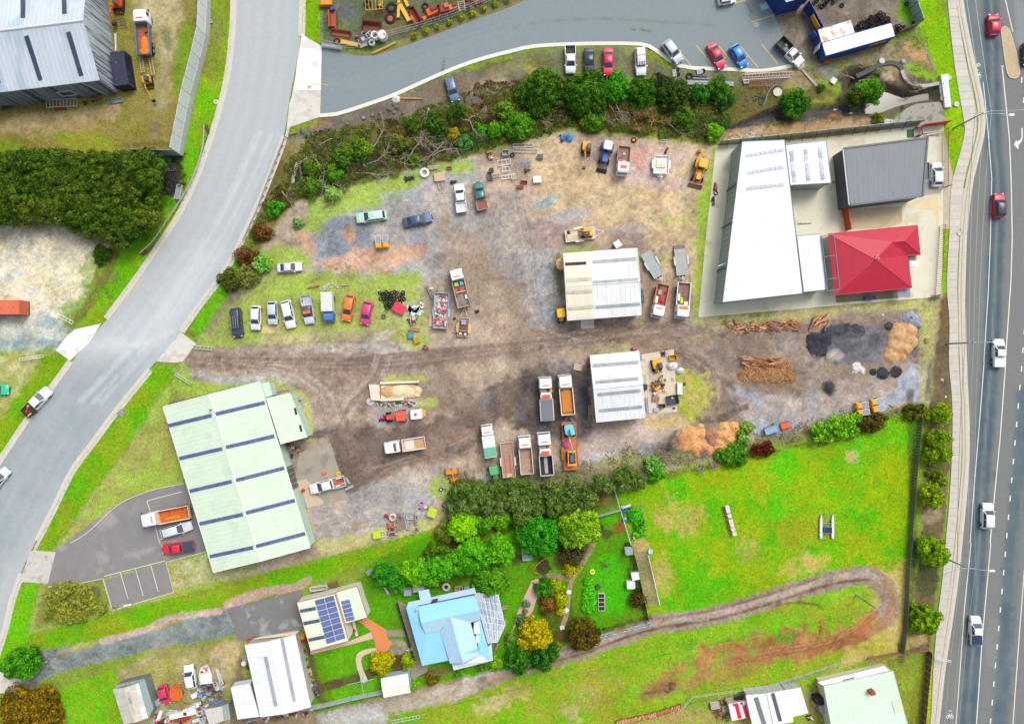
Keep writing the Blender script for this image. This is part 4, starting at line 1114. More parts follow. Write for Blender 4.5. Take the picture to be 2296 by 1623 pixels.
rO,pl=sk_('tyre_shop','dark blue building at the top edge beside the gravel tyre yard','building',T30,PL("-20,-260,5 330,-330,5 372,-40,5 165,20,5"),ma((90,120,180),.5,.1,.15),TB,tM=WT)
A0,B0=T(T30,168,100),T(T30,345,45)
hb(rO,'shop_window',A0.lerp(B0,.35)+Ve((0,-.1,0)),A0.lerp(B0,.75)+Ve((0,-.1,0)),1.2,3.6,GL,.05,WT)
def fe(name,lB,pt,z,m,t=None,pw=2.4,th=.06,ps_=None,pr=.05,cat='fence',rl_=None,z0=0.02,pn_='fence_panel',gr=None,gap=.02,rb_=False,posts=True,lean=0):
 P=[(T(t,*p)if t else D(*p))for p in pt]
 r=tH(name,lB,cat,tuple(P[0]),0,gr);o=P[0]
 pos=[]
 for a,b in zip(P,P[1:]):
  L=(b-a).length;k=max(1,round(L/pw));d=(b-a).normalized();aN=atan2(d.y,d.x)
  for i in range(k):
   p,q=a.lerp(b,i/k),a.lerp(b,(i+1)/k);c=(p+q)/2-o;l=L/k-gap
   pos.append(p-o)
   if m is not None:
    mb=MB().box(0,0,(z+z0)/2,l,th,z-z0)
    if rb_:
     for s in range(int(l/.3)):mb.box(-l/2+.15+s*.3,0,(z+z0)/2,.1,th+.05,z-z0-.05)
    link(pn_,mb.mesh(pn_,m),r,c,aN)
   if rl_:
    for zz in rl_:link('rail',ch(('rail',round(l,1),id(ps_)),lambda:MB().box(0,0,0,l+gap,.04,.05).mesh('rail',ps_ or ST)),r,(c.x,c.y,zz),aN)
 pos.append(P[-1]-o)
 if posts:
  pm_=ch(('post',z,pr,id(ps_)),lambda:MB().tb((0,0,-.2),(0,0,z+.08),pr,n=6).mesh('post',ps_ or ST))
  for p in pos:link('post',pm_,r,p)
 return r
fe('boundary_wall','dark blue wall with a yellow sign beside the tyre yard',[(318,75),(440,300)],2.6,TB,T30,3,.1)
p=T(T30,422,200,2.0)
q=tH('wall_sign','yellow sign with dark lettering on the dark blue wall','sign',(p.x,p.y,0),atan2((T(T30,318,75)-T(T30,440,300)).y,(T(T30,318,75)-T(T30,440,300)).x))
MB().box(0,-.16,1.7,2.6,.05,1.3).bd('sign_board',YEL,q)
for i in range(5):MB().box(-.9+i*.45,-.2,1.7+(i%2)*.1,.26,.02,.5).bd('lettering',DK,q)
fe('tin_fence','pale blue-grey tin fence with dark braces by the highway verge',[(1250,-200),(1250,0),(1332,232)],2.4,ma((170,190,196),.5,.2,.1,1),T30,1.55,.05,DK,.06)
f=fe('sign_fence','dark blue fence with yellow lettering east of the long container',[(1332,235),(1140,318)],2.0,ma((34,60,110),.5,.1,.15),T30,2.2,.06,DK)
d0,d1=T(T30,1332,235),T(T30,1140,318)
dd=(d1-d0)
aN=atan2(dd.y,dd.x)
for i in range(12):c=dd*((i+.6)/12.2);link('lettering',MB().box(0,0,1.35,.2,.16,.5 if i%3 else.35).mesh('lettering',YEL),f,(c.x,c.y,0),aN)
P=PL("1885,-160 1885,0 1868,350 1820,560 1735,880 1632,1395")
f=fe('high_fence','tall pale grey panel fence on a rough concrete base beside the road verge',P,4.6,ma((226,231,236),.5,.1,.06,.8),T00,2.35,.06,ST,.05,z0=1.4)
edge=[T(T00,*p)for p in P]
rw=MB()
for a,b in zip(edge,edge[1:]):
 d=(b-a).normalized();n_=Ve((-d.y,d.x,0))*.22;a2,b2=a-d*.1-edge[0],b+d*.1-edge[0]
 rw.hexa([a2-n_,b2-n_,b2+n_,a2+n_],[v+Ve((0,0,1.5))for v in(a2-n_*.6,b2-n_*.6,b2+n_*.6,a2+n_*.6)])
rw.bd('concrete_base',ma((190,194,194),.95,0,.3,2.5,bu=.8,bs=6),f)
f=fe('high_fence','short grey return of the high fence running west above the dark trees',[(1622,1400),(1245,1395)],3.6,ma((160,172,190),.5,.1,.15,1,sr_=-2),T00,2.3,.06,ST)
fe('low_fence','low weathered rail fence between the works yard and the dark trees',[(1240,1398),(950,1402),(650,1396)],1.0,None,T00,2.4,ps_=WOOD,rl_=(.4,.8))
def guard(lB,pt,t,cone=False,flip=1):
 P=rs_(sm_([T(t,*p)if len(p)==2 else T(p[2],p[0],p[1])for p in pt],1.0),26);o=P[0]
 r=tH('guard_rail',lB,'guard rail',tuple(o));rg=[]
 for i,p in enumerate(P):
  d=P[min(i+1,25)]-P[max(i-1,0)];d.normalize();n_=Ve((-d.y,d.x,0));q=p-o
  rg.append([(q.x+n_.x*a,q.y+n_.y*a,z)for a,z in((-.06,.45),(-.02,.45),(.05,.52),(0,.6),(.05,.68),(-.02,.78),(-.06,.78),(-.1,.6))])
  if i%2==0:link('post',ch('gpost',lambda:MB().box(0,0,.35,.12,.16,.75).mesh('post',WOOD)),r,q-n_*.16*flip,atan2(d.y,d.x))
 MB().loft(rg).bd('rail',ma((196,202,204),.4,.4,.1),r);return r
guard('galvanised guard rail along the west kerb of the curving road',[(1842,1130,T00),(1838,1280,T00),(1800,1450,T00),(1735,1623,T00),(1640,170,T01),(1500,380,T01),(1390,540,T01),(1272,652,T01)],None)
guard('galvanised guard rail along the east kerb above the creek',[(268,1235,T10),(225,1340,T10),(170,1480,T10),(118,1615,T10),(60,150,T11),(8,290,T11),(2250,400,T01),(2190,545,T01)],None,flip=-1)
MWHT=ma((228,232,232),.5,.05,.12,.7,sr_=.3,we=((208,210,206),.5,.6))
CM=ma((236,232,212),.5,.05,.07,.5,we=((226,214,182),.4,.6))
SKG=[ma((158,168,174),.3,0,.06),ma((150,160,168),.3,0,.06),ma((166,174,178),.3,0,.06)]
SKT=[ma((206,196,168),.4,0,.12),ma((196,184,158),.4,0,.15)]
WB=ma((200,200,196),.6,.1,.2,1,sr_=-2)
rO,p1,p2,W4=ga('yard_shed','half cream half white farm shed with translucent roof strips, in the centre of the yard','shed',T21,[(460,657),(1125,608),(1161,1197)],3.8,4.3,MWHT,WB,al=0)
def ss(rO,pls,t,lst,n,m,w):
 for i,q in enumerate(lst):
  pl=pls[i]if isinstance(pls,(list,tuple))and isinstance(pls[0],tuple)and isinstance(pls[0][0],Ve)and len(pls)==len(lst)else pls
  pN(rO,'skylight',pl,t,sq_(*q,w),n,1,m,.03,.04,.05)
def pK(pa,pb,t,q):
 x,y=(q[0]+q[2])/2,(q[1]+q[3])/2;a,b=ray(t,x,y,pa),ray(t,x,y,pb);return pa if a.z<b.z else pb
for q in[(722,728,1118,698),(725,913,1130,884),(747,1134,1146,1104)]:ss(rO,pK(p1,p2,T21,q),T21,[q],9,SKG,30)
for q in[(484,893,715,880),(488,1003,720,991),(500,1150,730,1130)]:ss(rO,pK(p1,p2,T21,q),T21,[q],6,SKT,30)
q=(475,748,665,738)
ss(rO,pK(p1,p2,T21,q),T21,[q],4,[ma((52,44,44),.7),ma((74,52,44),.7)],28)  # near-black panels painting the shade of open bays, not glazed skylights
def sheets(rO,pl,t,q,n,m):pN(rO,'roof_sheet',pl,t,q,n,1,m,.02,.012,.038)
for q in[PL("463,662 705,641 712,722 470,735"),PL("473,768 716,752 722,862 478,875")]:sheets(rO,p1 if pK(p1,p2,T21,(500,700,600,700))is p1 else p2,T21,q,6,[CM,CM,ma((230,224,198),.5)])
for q in[PL("480,912 720,898 722,970 484,982"),PL("486,1024 724,1010 732,1110 492,1126"),PL("497,1168 736,1150 740,1220 503,1243")]:
 sheets(rO,pK(p1,p2,T21,(q[0][0],q[0][1],q[2][0],q[2][1])),T21,q,6,[CM,CM,ma((230,224,198),.5)])
A,B_,C_,D_,R0,R1=W4
rO,p1,p2,W4=ga('yard_shed','white roofed shed with four grey roof strips beside the concrete pad','shed',T21,[(700,1572),(1140,1530),(1196,2116)],3.6,4.1,MWHT,WB,al=0)
for q in[(724,34,1134,2),(748,183,1134,148),(766,294,1154,256),(778,438,1168,402)]:ss(rO,pK(p1,p2,T22,q),T22,[q],10,SKG,30)
MINT=ma((214,234,210),.5,.05,.08,.5,we=((204,226,202),.35,.58))
MINTW=ma((190,216,200),.5,.05,.08,.6)
eT=T22
rO,p1,p2,W4=ga('workshop','long mint roofed workshop with ten dark solar strips beside the car park','building',None,[(366.5,911),(480,1283),(694,1228)],4.2,5.0,MINT,MINTW,al=0,tM=ma((236,246,234),.5))
SOLS=[ma((96,108,150),.35,0,.05),ma((88,100,144),.35,0,.05)]
for t,q in[(T02,(1511,571,1900,479)),(T02,(1608,866,1995,776)),(T02,(1702,1158,2080,1070)),(T02,(1790,1451,2180,1365)),(T03,(1882,120,2272,38)),(T02,(1926,470,2376,364)),(T02,(2016,767,2462,664)),(T02,(2112,1062,2550,950)),(T02,(2204,1354,2646,1240)),(T03,(2288,30,2738,-86))]:
 ss(rO,pK(p1,p2,t,q),t,[q],10,SOLS,34)
pN(rO,'roof_vent',pK(p1,p2,T02,(2050,900,2150,1190)),T02,sq_(2052,902,2146,1196,16),1,1,MINT,0,.12,.03)
MB().tb(ray(T02,1895,428,p1),ray(T02,1895,428,p1)+Ve((0,0,.7)),.14).bd('roof_vent',ST,rO)
A,B_,C_,D_,R0,R1=W4
E_top,E_bot=sorted(sorted([A,B_,C_,D_],key=lambda v:v.x+v.y*.3)[2:],key=lambda v:-v.y)
dn=(E_bot-E_top).normalized()
on=Ve((-dn.y,dn.x,0))
for f0,f1 in((.52,.66),):a,b=E_top.lerp(E_bot,f0)+on*.04,E_top.lerp(E_bot,f1)+on*.04;wm_(a,b,0,3.6,3.6,-.04).bd('roller_door',ma((100,96,90),.7,0,.2),rO)
rO,pl=sk_('workshop_annex','lower mint roofed annex on the east side of the long workshop','building',T12,PL("92,325,3.9 305,280,3.6 457,672,3.6 222,735,3.9"),MINT,MINTW,tM=ma((236,246,234),.5))
for(x0,y0,x1,y1)in((350,412,362,472),(395,565,408,625)):pN(rO,'roof_opening',pl,T12,sq_(x0,y0,x1,y1,20),1,1,DK,0,.05,.02)
rO,pl=sk_('lean_to','small green lean-to at the north end of the long workshop','building',T12,PL("-5,195,3 118,180,2.6 148,300,2.6 70,320,3"),ma((196,222,204),.5,.05,.08),MINTW)
fe('retaining_wall','dark timber retaining wall along the north end of the workshop',[(1522,376),(2300,190)],.7,ma((104,88,76),.9,0,.3,3),T02,2.0,.25,posts=False,pn_='sleeper_panel')
FW=ma((150,166,160),.5,.05,.1,.6,sr_=-1.5)
FR=ma((236,240,246),.45,.02,.06,.5,we=((222,228,234),.4,.58))
za=5.4
rO=bld('factory','large white roofed factory with green-grey walls in the concrete yard','building',None)
FC=[D(1664,318,za),D(1759,314,za),D(1800,658,za),D(1620,678,za)]
pl=ri(mb:=MB(),FC[0],FC[3],FC[2],FC[1],.75)
mb.bd('roof',FR,rO)
for i in range(4):
 p,q=FC[i],FC[(i+1)%4];ce=sum(FC,Ve())/4;p2_,q2_=p.lerp(ce,.008),q.lerp(ce,.008)
 wm_(q2_,p2_,0,za-.06,za-.06).bd('wall',FW,rO);wr(rO,q2_,p2_,za-.1,FW)
 MB().tb(p,q,.08,n=4).bd('gutter',ma((90,112,118),.5),rO)
for f_ in(.26,.5,.78):
 p=FC[0].lerp(FC[3],f_);MB().box(p.x-.12,p.y,za/2,.12,.2,za).bd('downpipe',ma((70,84,88),.5),rO)
for q in[(1672,350,1758,336),(1676,388,1758,375),(1672,424,1758,414)]:pN(rO,'skylight',pl,None,sq_(*q,9),8,1,SKG[0]if 0 else[ma((190,198,210),.3),ma((184,192,206),.3)],.12,.05,.05)
MB().tb(T(T21,1850,765,4.4),T(T21,1925,735,4.4),.07,n=6).bd('flue',WT,rO)
rO,pl=sk_('factory_annex','white roofed annex with three skylight rows between the factory and the dark building','building',T30,PL("158,1302,4.6 520,1264,4.6 566,1642,4.6 200,1662,4.6"),FR,FW,tM=ma((120,138,146),.5))
for q in[(208,1352,238,1640),(334,1338,364,1625),(462,1322,494,1618)]:pN(rO,'skylight',pl,T30,sq_(*q,40),6,1,[ma((196,206,220),.3),ma((180,192,210),.3),ma((150,166,190),.3)],.12,.05,.05)
for x in(240,440):MB().box(*T(T31,x,40,2.2),.9,.25,.3,R(20)).bd('wall_lamp',DK,rO)
rO,pl=sk_('factory_annex','low white roofed annex between the factory and the red roof house','building',T31,PL("258,494,4.2 471,477,4.2 527,975,4.2 320,997,4.2"),FR,FW,tM=ma((110,128,140),.5))
GREYR=ma((134,140,146),.7,0,.06,.5,we=((122,132,146),.25,.6))
rO=bld('flat_building','large flat dark grey roofed building beside the highway verge','building',None)
GC=[T(T30,682,1332,4.4),T(T30,1432,1236,4.4),T(T31,1387,138,4.4),T(T31,732,218,4.4)]
def flat_on(rO,GC,mr,mw,tM,pit=.9):
 ri(mb:=MB(),GC[0],GC[1],GC[2],GC[3],pit,.02);mb.bd('roof',mr,rO);ce=sum(GC,Ve())/4
 for i in range(4):
  p,q=GC[i],GC[(i+1)%4];wm_(q.lerp(ce,.01),p.lerp(ce,.01),0,p.z-.06,q.z-.06).bd('wall',mw,rO)
  d=(q-p).normalized();MB().box(*((p+q)/2),(q-p).length,.3,.3,atan2(d.y,d.x)).bd('parapet',tM,rO)
 return p3(GC[0],GC[1],GC[2])
flat_on(rO,GC,GREYR,ma((86,92,96),.7,0,.15,1),ma((104,112,118),.5,0,.05))
MB().tb(T(T30,672,1345,4.5),T(T31,726,215,4.5),.09,n=6).bd('white_capping',WT,rO)
cb=T(T30,1396,1538,2.8)
o=MB().box(0,0,0,1.7,2.9,.1).bd('carport_roof',ma((96,102,110),.5),rO)
o.location=cb
mb=MB()
for sx in(-1,1):mb.box(sx*.85,0,.1,.12,2.9,.3).box(0,sx*1.42,.1,1.7,.12,.3)
mb.bd('carport_frame',ma((120,124,130),.5),o)
MB().box(.7,-1.3,-1.4,.1,.1,2.8).bd('post',ST,o)
MB().box(.7,1.3,-1.4,.1,.1,2.8).bd('post',ST,o)
REDR=ma((188,34,62),.5,.05,.1,.8,sr_=.4)
rO=bld('red_roof_house','house with a bright red hipped iron roof','house',None)
ze,zr=3.3,5.0
h=PL("540,475 1340,398 1366,663 1252,668 1290,960 598,1022")
H=[T(T31,x,y,ze)for x,y in h]
ap=T(T31,965,705,zr)
v1=T(T31,1112,547,4.5)
v2=T(T31,1225,540,4.5)
def po(rO,name,pt,m,th=.05):
 n=len(pt);a=sum(pt[i].x*pt[(i+1)%n].y-pt[(i+1)%n].x*pt[i].y for i in range(n));pt=pt if a>0 else pt[::-1]
 dn_=Ve((0,0,-th))
 return MB().add(pt+[p+dn_ for p in pt],[tuple(range(n)),tuple(range(2*n-1,n-1,-1))]+[((i+1)%n,i,i+n,(i+1)%n+n)for i in range(n)]).bd(name,m,rO)
for pp in([H[0],H[1],v2,v1,ap],[H[1],H[2],v2],[H[2],H[3],v1,v2],[H[3],ap,v1],[H[3],H[4],ap],[H[4],H[5],ap],[H[5],H[0],ap]):po(rO,'roof_slope',pp,REDR)
for a,b in((H[0],ap),(H[1],v2),(H[2],v2),(v1,v2),(v1,ap),(H[4],ap),(H[5],ap),(H[3],v1)):MB().tb(a+Ve((0,0,.02)),b+Ve((0,0,.02)),.06,n=5).bd('ridge_cap',ma((206,70,92),.5),rO)
ce=sum(H,Ve())/6
for i in range(6):a,b=H[(i+1)%6].lerp(ce,.05),H[i].lerp(ce,.05);wm_(a,b,0,ze-.08,ze-.08).bd('wall',ma((216,210,196),.8),rO);MB().tb(H[i],H[(i+1)%6],.06,n=4).bd('gutter',ma((190,60,84),.5),rO)
MB().tb(ap,ap+Ve((.1,.1,.9)),.12).tb(T(T31,960,705,5.1),T(T31,985,660,5.2),.09).bd('flue',ma((230,170,160),.5),rO)
sk_('','','',T31,PL("1266,718,2.6 1334,715,2.6 1350,768,2.6 1272,776,2.6"),ma((226,232,244),.5),ma((200,204,206),.6),rO=rO,rb_=False)
sk_('','','',T31,PL("1266,675,2.4 1330,670,2.4 1334,712,2.4 1268,716,2.4"),ma((146,148,142),.6),ma((200,204,206),.6),rO=rO,rb_=False)
rO,pl=sk_('carport','small grey and white awning south of the red roof house','carport',T31,PL("1160,972,2.5 1276,965,2.5 1278,1040,2.3 1168,1046,2.3"),ma((150,158,170),.5),ST,wl=False)
for x,y in((1165,976),(1272,970),(1274,1034),(1172,1040)):MB().tb(T(T31,x,y,0),T(T31,x,y,2.4),.05).bd('post',ST,rO)
rO=bld('pergola_frame','grey steel pergola frame between the white annex and red roof','pergola',None)
SL=ma((104,116,132),.5,.1)
for a,b in(((540,487),(590,482)),((590,482),(642,972)),((500,682),(606,666)),((525,882),(632,868)),((520,992),(642,972)),((480,500),(500,682)),((500,682),(525,882)),((525,882),(530,990)),((480,500),(540,487))):
 p,q=T(T31,*a,4.5),T(T31,*b,4.5);d=q-p;MB().box(*((p+q)/2),d.length,.14,.2,atan2(d.y,d.x)).bd('beam',SL,rO)
for x,y in((482,500),(530,990),(500,682),(525,882)):MB().tb(T(T31,x,y,0),T(T31,x,y,4.4),.06).bd('post',SL,rO)
f=fe('yard_fence','grey panel fence with dark braces along the creek side of the concrete yard',PL("1612,324 1700,315 1880,296 2062,277"),2.1,ma((168,180,178),.5,.1,.1,1),None,2.95,.06,DK,.05)
for i in range(16):
 p=D(1612,324).lerp(D(2062,277),(i+.5)/16)-f.location;MB().tb((p.x+.25,p.y-.9,.05),(p.x,p.y-.04,1.8),.05,n=4).bd('brace',DK,f)
fe('red_fence','red panel wall at the north east corner of the concrete yard',[(2063,286),(2122,278)],1.9,ma((206,62,24),.6,0,.1),None,2.0,.1)
fe('red_fence','rust red panel wall between the dark building and the red roof',[(2631/1.528+165.5,468),(1892.5+4,519)],2.2,ma((196,72,26),.6,0,.15,1,sr_=-2),None,1.5,.1)
fe('red_fence','short red wall at the south east corner of the concrete yard',[(2088,664),(2110,661)],1.8,ma((206,62,24),.6,0,.1),None,1.2,.1)
def pi2(lB,pt,z,m,sp=.35,cat='fence',name='picket_fence'):
 P=[D(*p)for p in pt];r=tH(name,lB,cat,tuple(P[0]));pk=ch(('pk',z,id(m)),lambda:MB().box(0,0,z/2,.05,.05,z).mesh('picket',m))
 for a,b in zip(P,P[1:]):
  k=int((b-a).length/sp);d=(b-a).normalized();an=atan2(d.y,d.x)
  for i in range(k+1):link('picket',pk,r,a.lerp(b,i/k)-P[0],an)
  for zz in(.2,z-.1):
   c=(a+b)/2-P[0];link('rail',MB().box(0,0,0,(b-a).length,.05,.06).mesh('rail',m),r,(c.x,c.y,zz),an)
 return r
RB=ma((140,62,46),.6,0,.15)
pi2('dark red open picket fence beside the grass and footpath',[(2106,508),(2100,600),(2096,662)],1.9,RB)
pi2('dark red picket fence north of the driveway by the highway',[(2113,296),(2112,350),(2113,420)],1.9,RB)
pi2('short dark red gate beside the highway driveway',[(2113,422),(2122,420)],1.9,RB,name='picket_gate',cat='gate')
r=tH('timber_rack','dark timber shelving rack behind the flat grey building','rack',tuple(T(T30,1332,1192)),R(8))
for i in range(4):link('shelf',MB().box(-.36+i*.25,0,1,.12,1.5,.06).mesh('shelf',ma((110,70,56),.8)),r)
MB().box(0,.72,.5,1,.06,1).box(0,-.72,.5,1,.06,1).bd('frame',ma((90,60,50),.8),r)
SR=ma((226,236,214),.5,.03,.06,.5)
SWL=ma((226,220,206),.7,0,.06)
REDT=ma((190,70,84),.5)
rO,pl=sk_('solar_house','pale green roofed house covered with blue solar panels','house',T13,PL("366,531,3.6 706,450,3.9 832,876,3.9 490,966,3.6"),SR,SWL,rb_=False,tM=REDT)
pN(rO,'solar_panel',pl,T13,PL("525,512 696,464 806,852 636,906"),2,8,[SOLAR,ma((104,118,172),.3)],.12)
for q in[(396,610,538,582),(426,720,572,692),(470,868,616,838)]:pN(rO,'skylight',pl,T13,sq_(*q,32),4,1,[ma((86,104,108),.3),ma((78,96,100),.3)],.04)
pl3=sk_('','','',T13,PL("716,440,3.3 907,384,3 1000,666,3 800,722,3.3"),ma((216,234,206),.5,.03,.06,.5),SWL,rb_=False,tM=REDT,rO=rO)[1]
pN(rO,'solar_panel',pl3,T13,PL("757,520 840,499 889,686 806,706"),1,5,[SOLAR,ma((104,118,172),.3)],.12)
rO,p1,p2,W4=ga('white_shed','bright white shed with two long skylight strips beside the driveway','shed',T03,[(2203,912),(2641,825),(2781,1470)],3.3,3.9,FR,ma((196,192,184),.6,.05,.15,1),al=1)
for q in[(86,1016,180,1458),(232,852,344,1418)]:ss(rO,pK(p1,p2,T13,q),T13,[q],9,[ma((172,180,190),.3),ma((160,170,182),.3)],34)
rO,pl=sk_('white_lean_shed','small white side shed with grey verandah next to the scrap','shed',T03,PL("2068,1294,2.4 2240,1256,2.8 2330,1555,2.8 2130,1580,2.4"),FR,ma((150,160,170),.6))
sk_('','','',T03,PL("2110,1245,2 2262,1216,2.2 2250,1258,2.7 2072,1292,2.3"),ma((176,184,190),.5),ma((150,160,170),.6),rO=rO,wl=False)
rO,p1,p2,W4=ga('old_shed','old patched shed with white and rusty roof sheets beside the lawn','shed',T03,[(1020,1308),(1232,1258),(1330,1567)],2.6,3.1,ma((206,204,192),.6,.05,.2,1,we=((190,178,150),.6,.55)),ma((140,150,150),.6,.05,.3,1),al=1)
sk_('','','',T03,PL("1236,1256,2.6 1296,1216,2.2 1378,1480,2.2 1332,1566,2.6"),ma((142,162,160),.6,.05,.15),ma((120,130,130),.6),rO=rO)
sk_('','','',T03,PL("1050,1270,2.2 1296,1212,2.2 1236,1254,2.6 1022,1306,2.6"),ma((140,156,150),.6,.05,.15),ma((120,130,130),.6),rO=rO)
pN(rO,'roof_patch',pK(p1,p2,T03,(1150,1330,1200,1500)),T03,PL("1120,1336 1165,1326 1215,1545 1180,1552"),1,4,[ma((206,186,140),.7),ma((190,180,160),.7),ma((150,160,150),.6)])
pN(rO,'roof_patch',pK(p1,p2,T03,(1150,1330,1200,1500)),T03,PL("1222,1260 1246,1256 1330,1560 1280,1570"),1,3,[WT,ma((200,206,214),.5)])
rO,pl=sk_('grey_shed','small flat grey shed among the scrap at the bottom edge','shed',T03,PL("1832,1492,2.3 1990,1462,2.3 2010,1590,2.3 1880,1640,2.3"),ma((204,202,194),.6,0,.12),ma((140,140,134),.6))
sk_('','','',T03,PL("1990,1460,2.3 2046,1436,1.8 2068,1580,1.8 2012,1592,2.3"),ma((150,162,158),.6,0,.12),ma((140,140,134),.6),rO=rO)
rO,p1,p2,W4=ga('garden_shed','small cream roofed garden shed with pale blue walls beside the gravel lane','shed',T13,[(1122,1222),(1360,1176),(1384,1332)],2.7,2.95,ma((240,240,226),.5,0,.05),ma((176,200,232),.6,0,.08),al=0,rb_=False)
fe('tin_fence','pale sheet fence between the lawn and the gravel lane',PL("560,1608 640,1588 726,1576 790,1560 860,1545"),1.8,ma((196,208,216),.5,.1,.12,1),None,2.4,.05)
BR1=ma((150,214,240),.5,.03,.05,.4)
BR2=ma((184,222,244),.5,.03,.05,.4)  # brighter copy of the same iron: slope light put into the colour
BW=ma((176,204,240),.7,0,.08)
rO=bld('blue_house','pale blue iron roofed house with a glazed patio roof','house',None)
def TT(l):return[T(T13,x,y,z)for x,y,z in l]
po(rO,'roof_slope',TT(PL("1346,578,2.9 1456,560,2.9 1522,812,3.2 1656,786,3.2 1728,1050,2.9 1490,1100,2.9")),BR1)
po(rO,'roof_slope',TT(PL("1452,572,3 1960,470,3 2008,606,4.2 1480,716,4.2")),BR1)
po(rO,'roof_slope',TT(PL("1480,716,4.2 1745,662,4.2 1652,786,3.3 1520,812,3.3")),BR2)
po(rO,'roof_slope',TT(PL("1745,662,4.2 2008,606,4.2 2014,690,3.4 1924,712,3.3")),BR2)
po(rO,'roof_slope',TT(PL("1745,662,4.2 1924,712,3.3 2008,1000,3.3 1856,1078,4 1835,1000,4.2")),BR2)
po(rO,'roof_slope',TT(PL("1745,662,4.2 1835,1000,4.2 1856,1078,3.6 1740,1080,3.3 1654,788,3.3")),ma((178,216,240),.5))
po(rO,'roof_slope',TT(PL("1952,712,3 2014,692,3 2110,1050,2.8 2008,1000,3")),BR1)
po(rO,'roof_slope',TT(PL("1856,998,3.9 1990,942,3.5 2006,1000,3.2 1858,1060,3.6")),BR1)
po(rO,'verandah_roof',TT(PL("1758,1084,2.6 1868,1078,2.9 2010,1002,2.9 2122,1052,2.6 1774,1140,2.2")),ma((240,244,250),.5))
po(rO,'verandah_roof',TT([(2010,1002,2.9),(2112,900,2.6),(2124,1050,2.5)]),ma((196,220,244),.5))
po(rO,'porch_roof',TT(PL("1456,430,2.6 1550,412,2.6 1574,510,2.6 1476,530,2.6")),BR2)
po(rO,'eave_roof',TT(PL("1366,530,2.4 1960,400,2.4 1974,450,2.8 1350,580,2.8")),BW)
hw_=PL("1362,585 1955,470 2100,1040 1780,1100 1735,1055 1500,1090")
Wp=[T(T13,x,y,2.8)for x,y in hw_]
for i in range(6):wm_(Wp[(i+1)%6],Wp[i],0,2.75,2.75).bd('wall',BW,rO)
for a,b in((((1566,540)),(1630,520)),):
 MB().hexa(TT(PL("1566,540,2.75 1624,528,2.75 1636,494,2.75 1582,505,2.75")),TT(PL("1566,540,2.95 1624,528,2.95 1636,494,2.95 1582,505,2.95"))).bd('roof_window',ma((54,62,84),.3),rO)
for q in(((1960,712),(2002,702),(1992,746),(1950,756)),((1950,752),(2002,742),(2010,806),(1958,814)),((1966,836),(1998,828),(2006,884),(1980,894))):MB().hexa(TT([(x,y,3.02)for x,y in q]),TT([(x,y,3.1)for x,y in q])).bd('roof_hatch',WT,rO)
MB().tb(T(T13,1430,618,3),T(T13,1438,590,4.2),.12).bd('chimney',ma((190,216,236),.5),rO)
mb=MB()
for i in range(9):
 f_=i/8;a=T(T13,1858+148*f_,1042-60*f_,3.75-.4*f_);b=T(T13,1864+142*f_,1066-62*f_,3.55-.35*f_);mb.tb(a,b,.03,n=4)
mb.bd('roof_ladder',ST,rO)
pr=rO
G4=PL("1960,446 2172,466 2234,735 2165,886 2082,896")
PG=TT([(x,y,2.8)for x,y in G4])
plg=p3(PG[0],PG[1],PG[2])
PAN=[ma((178,190,206),.15,sP=.7),ma((190,200,212),.15,sP=.7),ma((166,180,200),.15,sP=.7)]
rows=7
L0,L1=(1962,450),(2080,892)
Rr=PL("2172,466 2190,545 2208,620 2222,690 2234,738 2206,800 2165,886 2150,888")
for i in range(rows):
 a0=(L0[0]+(L1[0]-L0[0])*i/rows,L0[1]+(L1[1]-L0[1])*i/rows);a1=(L0[0]+(L1[0]-L0[0])*(i+1)/rows,L0[1]+(L1[1]-L0[1])*(i+1)/rows)
 b0,b1=Rr[i],Rr[i+1];n=max(1,int(round((dist(a0,b0)+dist(a1,b1))/2/42)))
 pN(pr,'glass_pane',plg,T13,[a0,b0,b1,a1],n,1,PAN,.08,.03,0)
mb=MB()
up_=Ve((0,0,.05))
for i in range(6):mb.tb(PG[0].lerp(PG[1],i/5)+up_,PG[4].lerp(PG[3],i/5)+up_,.05,n=4)
for i in range(1,7):mb.tb(ray(T13,L0[0]+17*i,L0[1]+63*i,plg)+up_,ray(T13,*Rr[i],plg)+up_,.04,n=4)
mb.bd('rafter',WT,pr)
for i in range(5):MB().tb(PG[i],PG[(i+1)%5],.06,n=4).bd('patio_gutter',WT,pr)
for i in(1,2,3):MB().tb((PG[i].x,PG[i].y,0),PG[i],.06).bd('post',WT,pr)
sl('stone_path',PL("1262,518 1290,520 1370,560 1500,1100 1545,1090 1540,1150 1440,1200 1432,1235 1395,1215 1380,1130 1440,1060"),.03,ma((150,146,124),.9,0,.3,4),T13)
fe('garden_fence','dark low fence beside the stone path of the blue house',[(1268,522),(1420,1040)],.9,DK,T13,2.2,.06)
rO,pl=sk_('cottage','mint green roofed house behind the timber fence at the bottom edge','house',T33,PL("500,1282,3.4 1122,1146,3.4 1255,1640,3.4 590,1760,3.4"),ma((216,240,218),.5,.03,.06,.4),SWL,rb_=False,tM=ma((200,222,206),.5))
sk_('','','',T33,PL("444,1246,2.6 1042,1100,2.6 1084,1142,3 500,1282,3"),ma((232,226,228),.5,.03,.06,.4),SWL,rb_=False,rO=rO,wl=False)
MB().hexa([T(T33,x,y,2.75)for x,y in((668,1226),(776,1200),(784,1222),(688,1246))],[T(T33,x,y,2.95)for x,y in((668,1226),(776,1200),(784,1222),(688,1246))]).bd('roof_window',GL,rO)
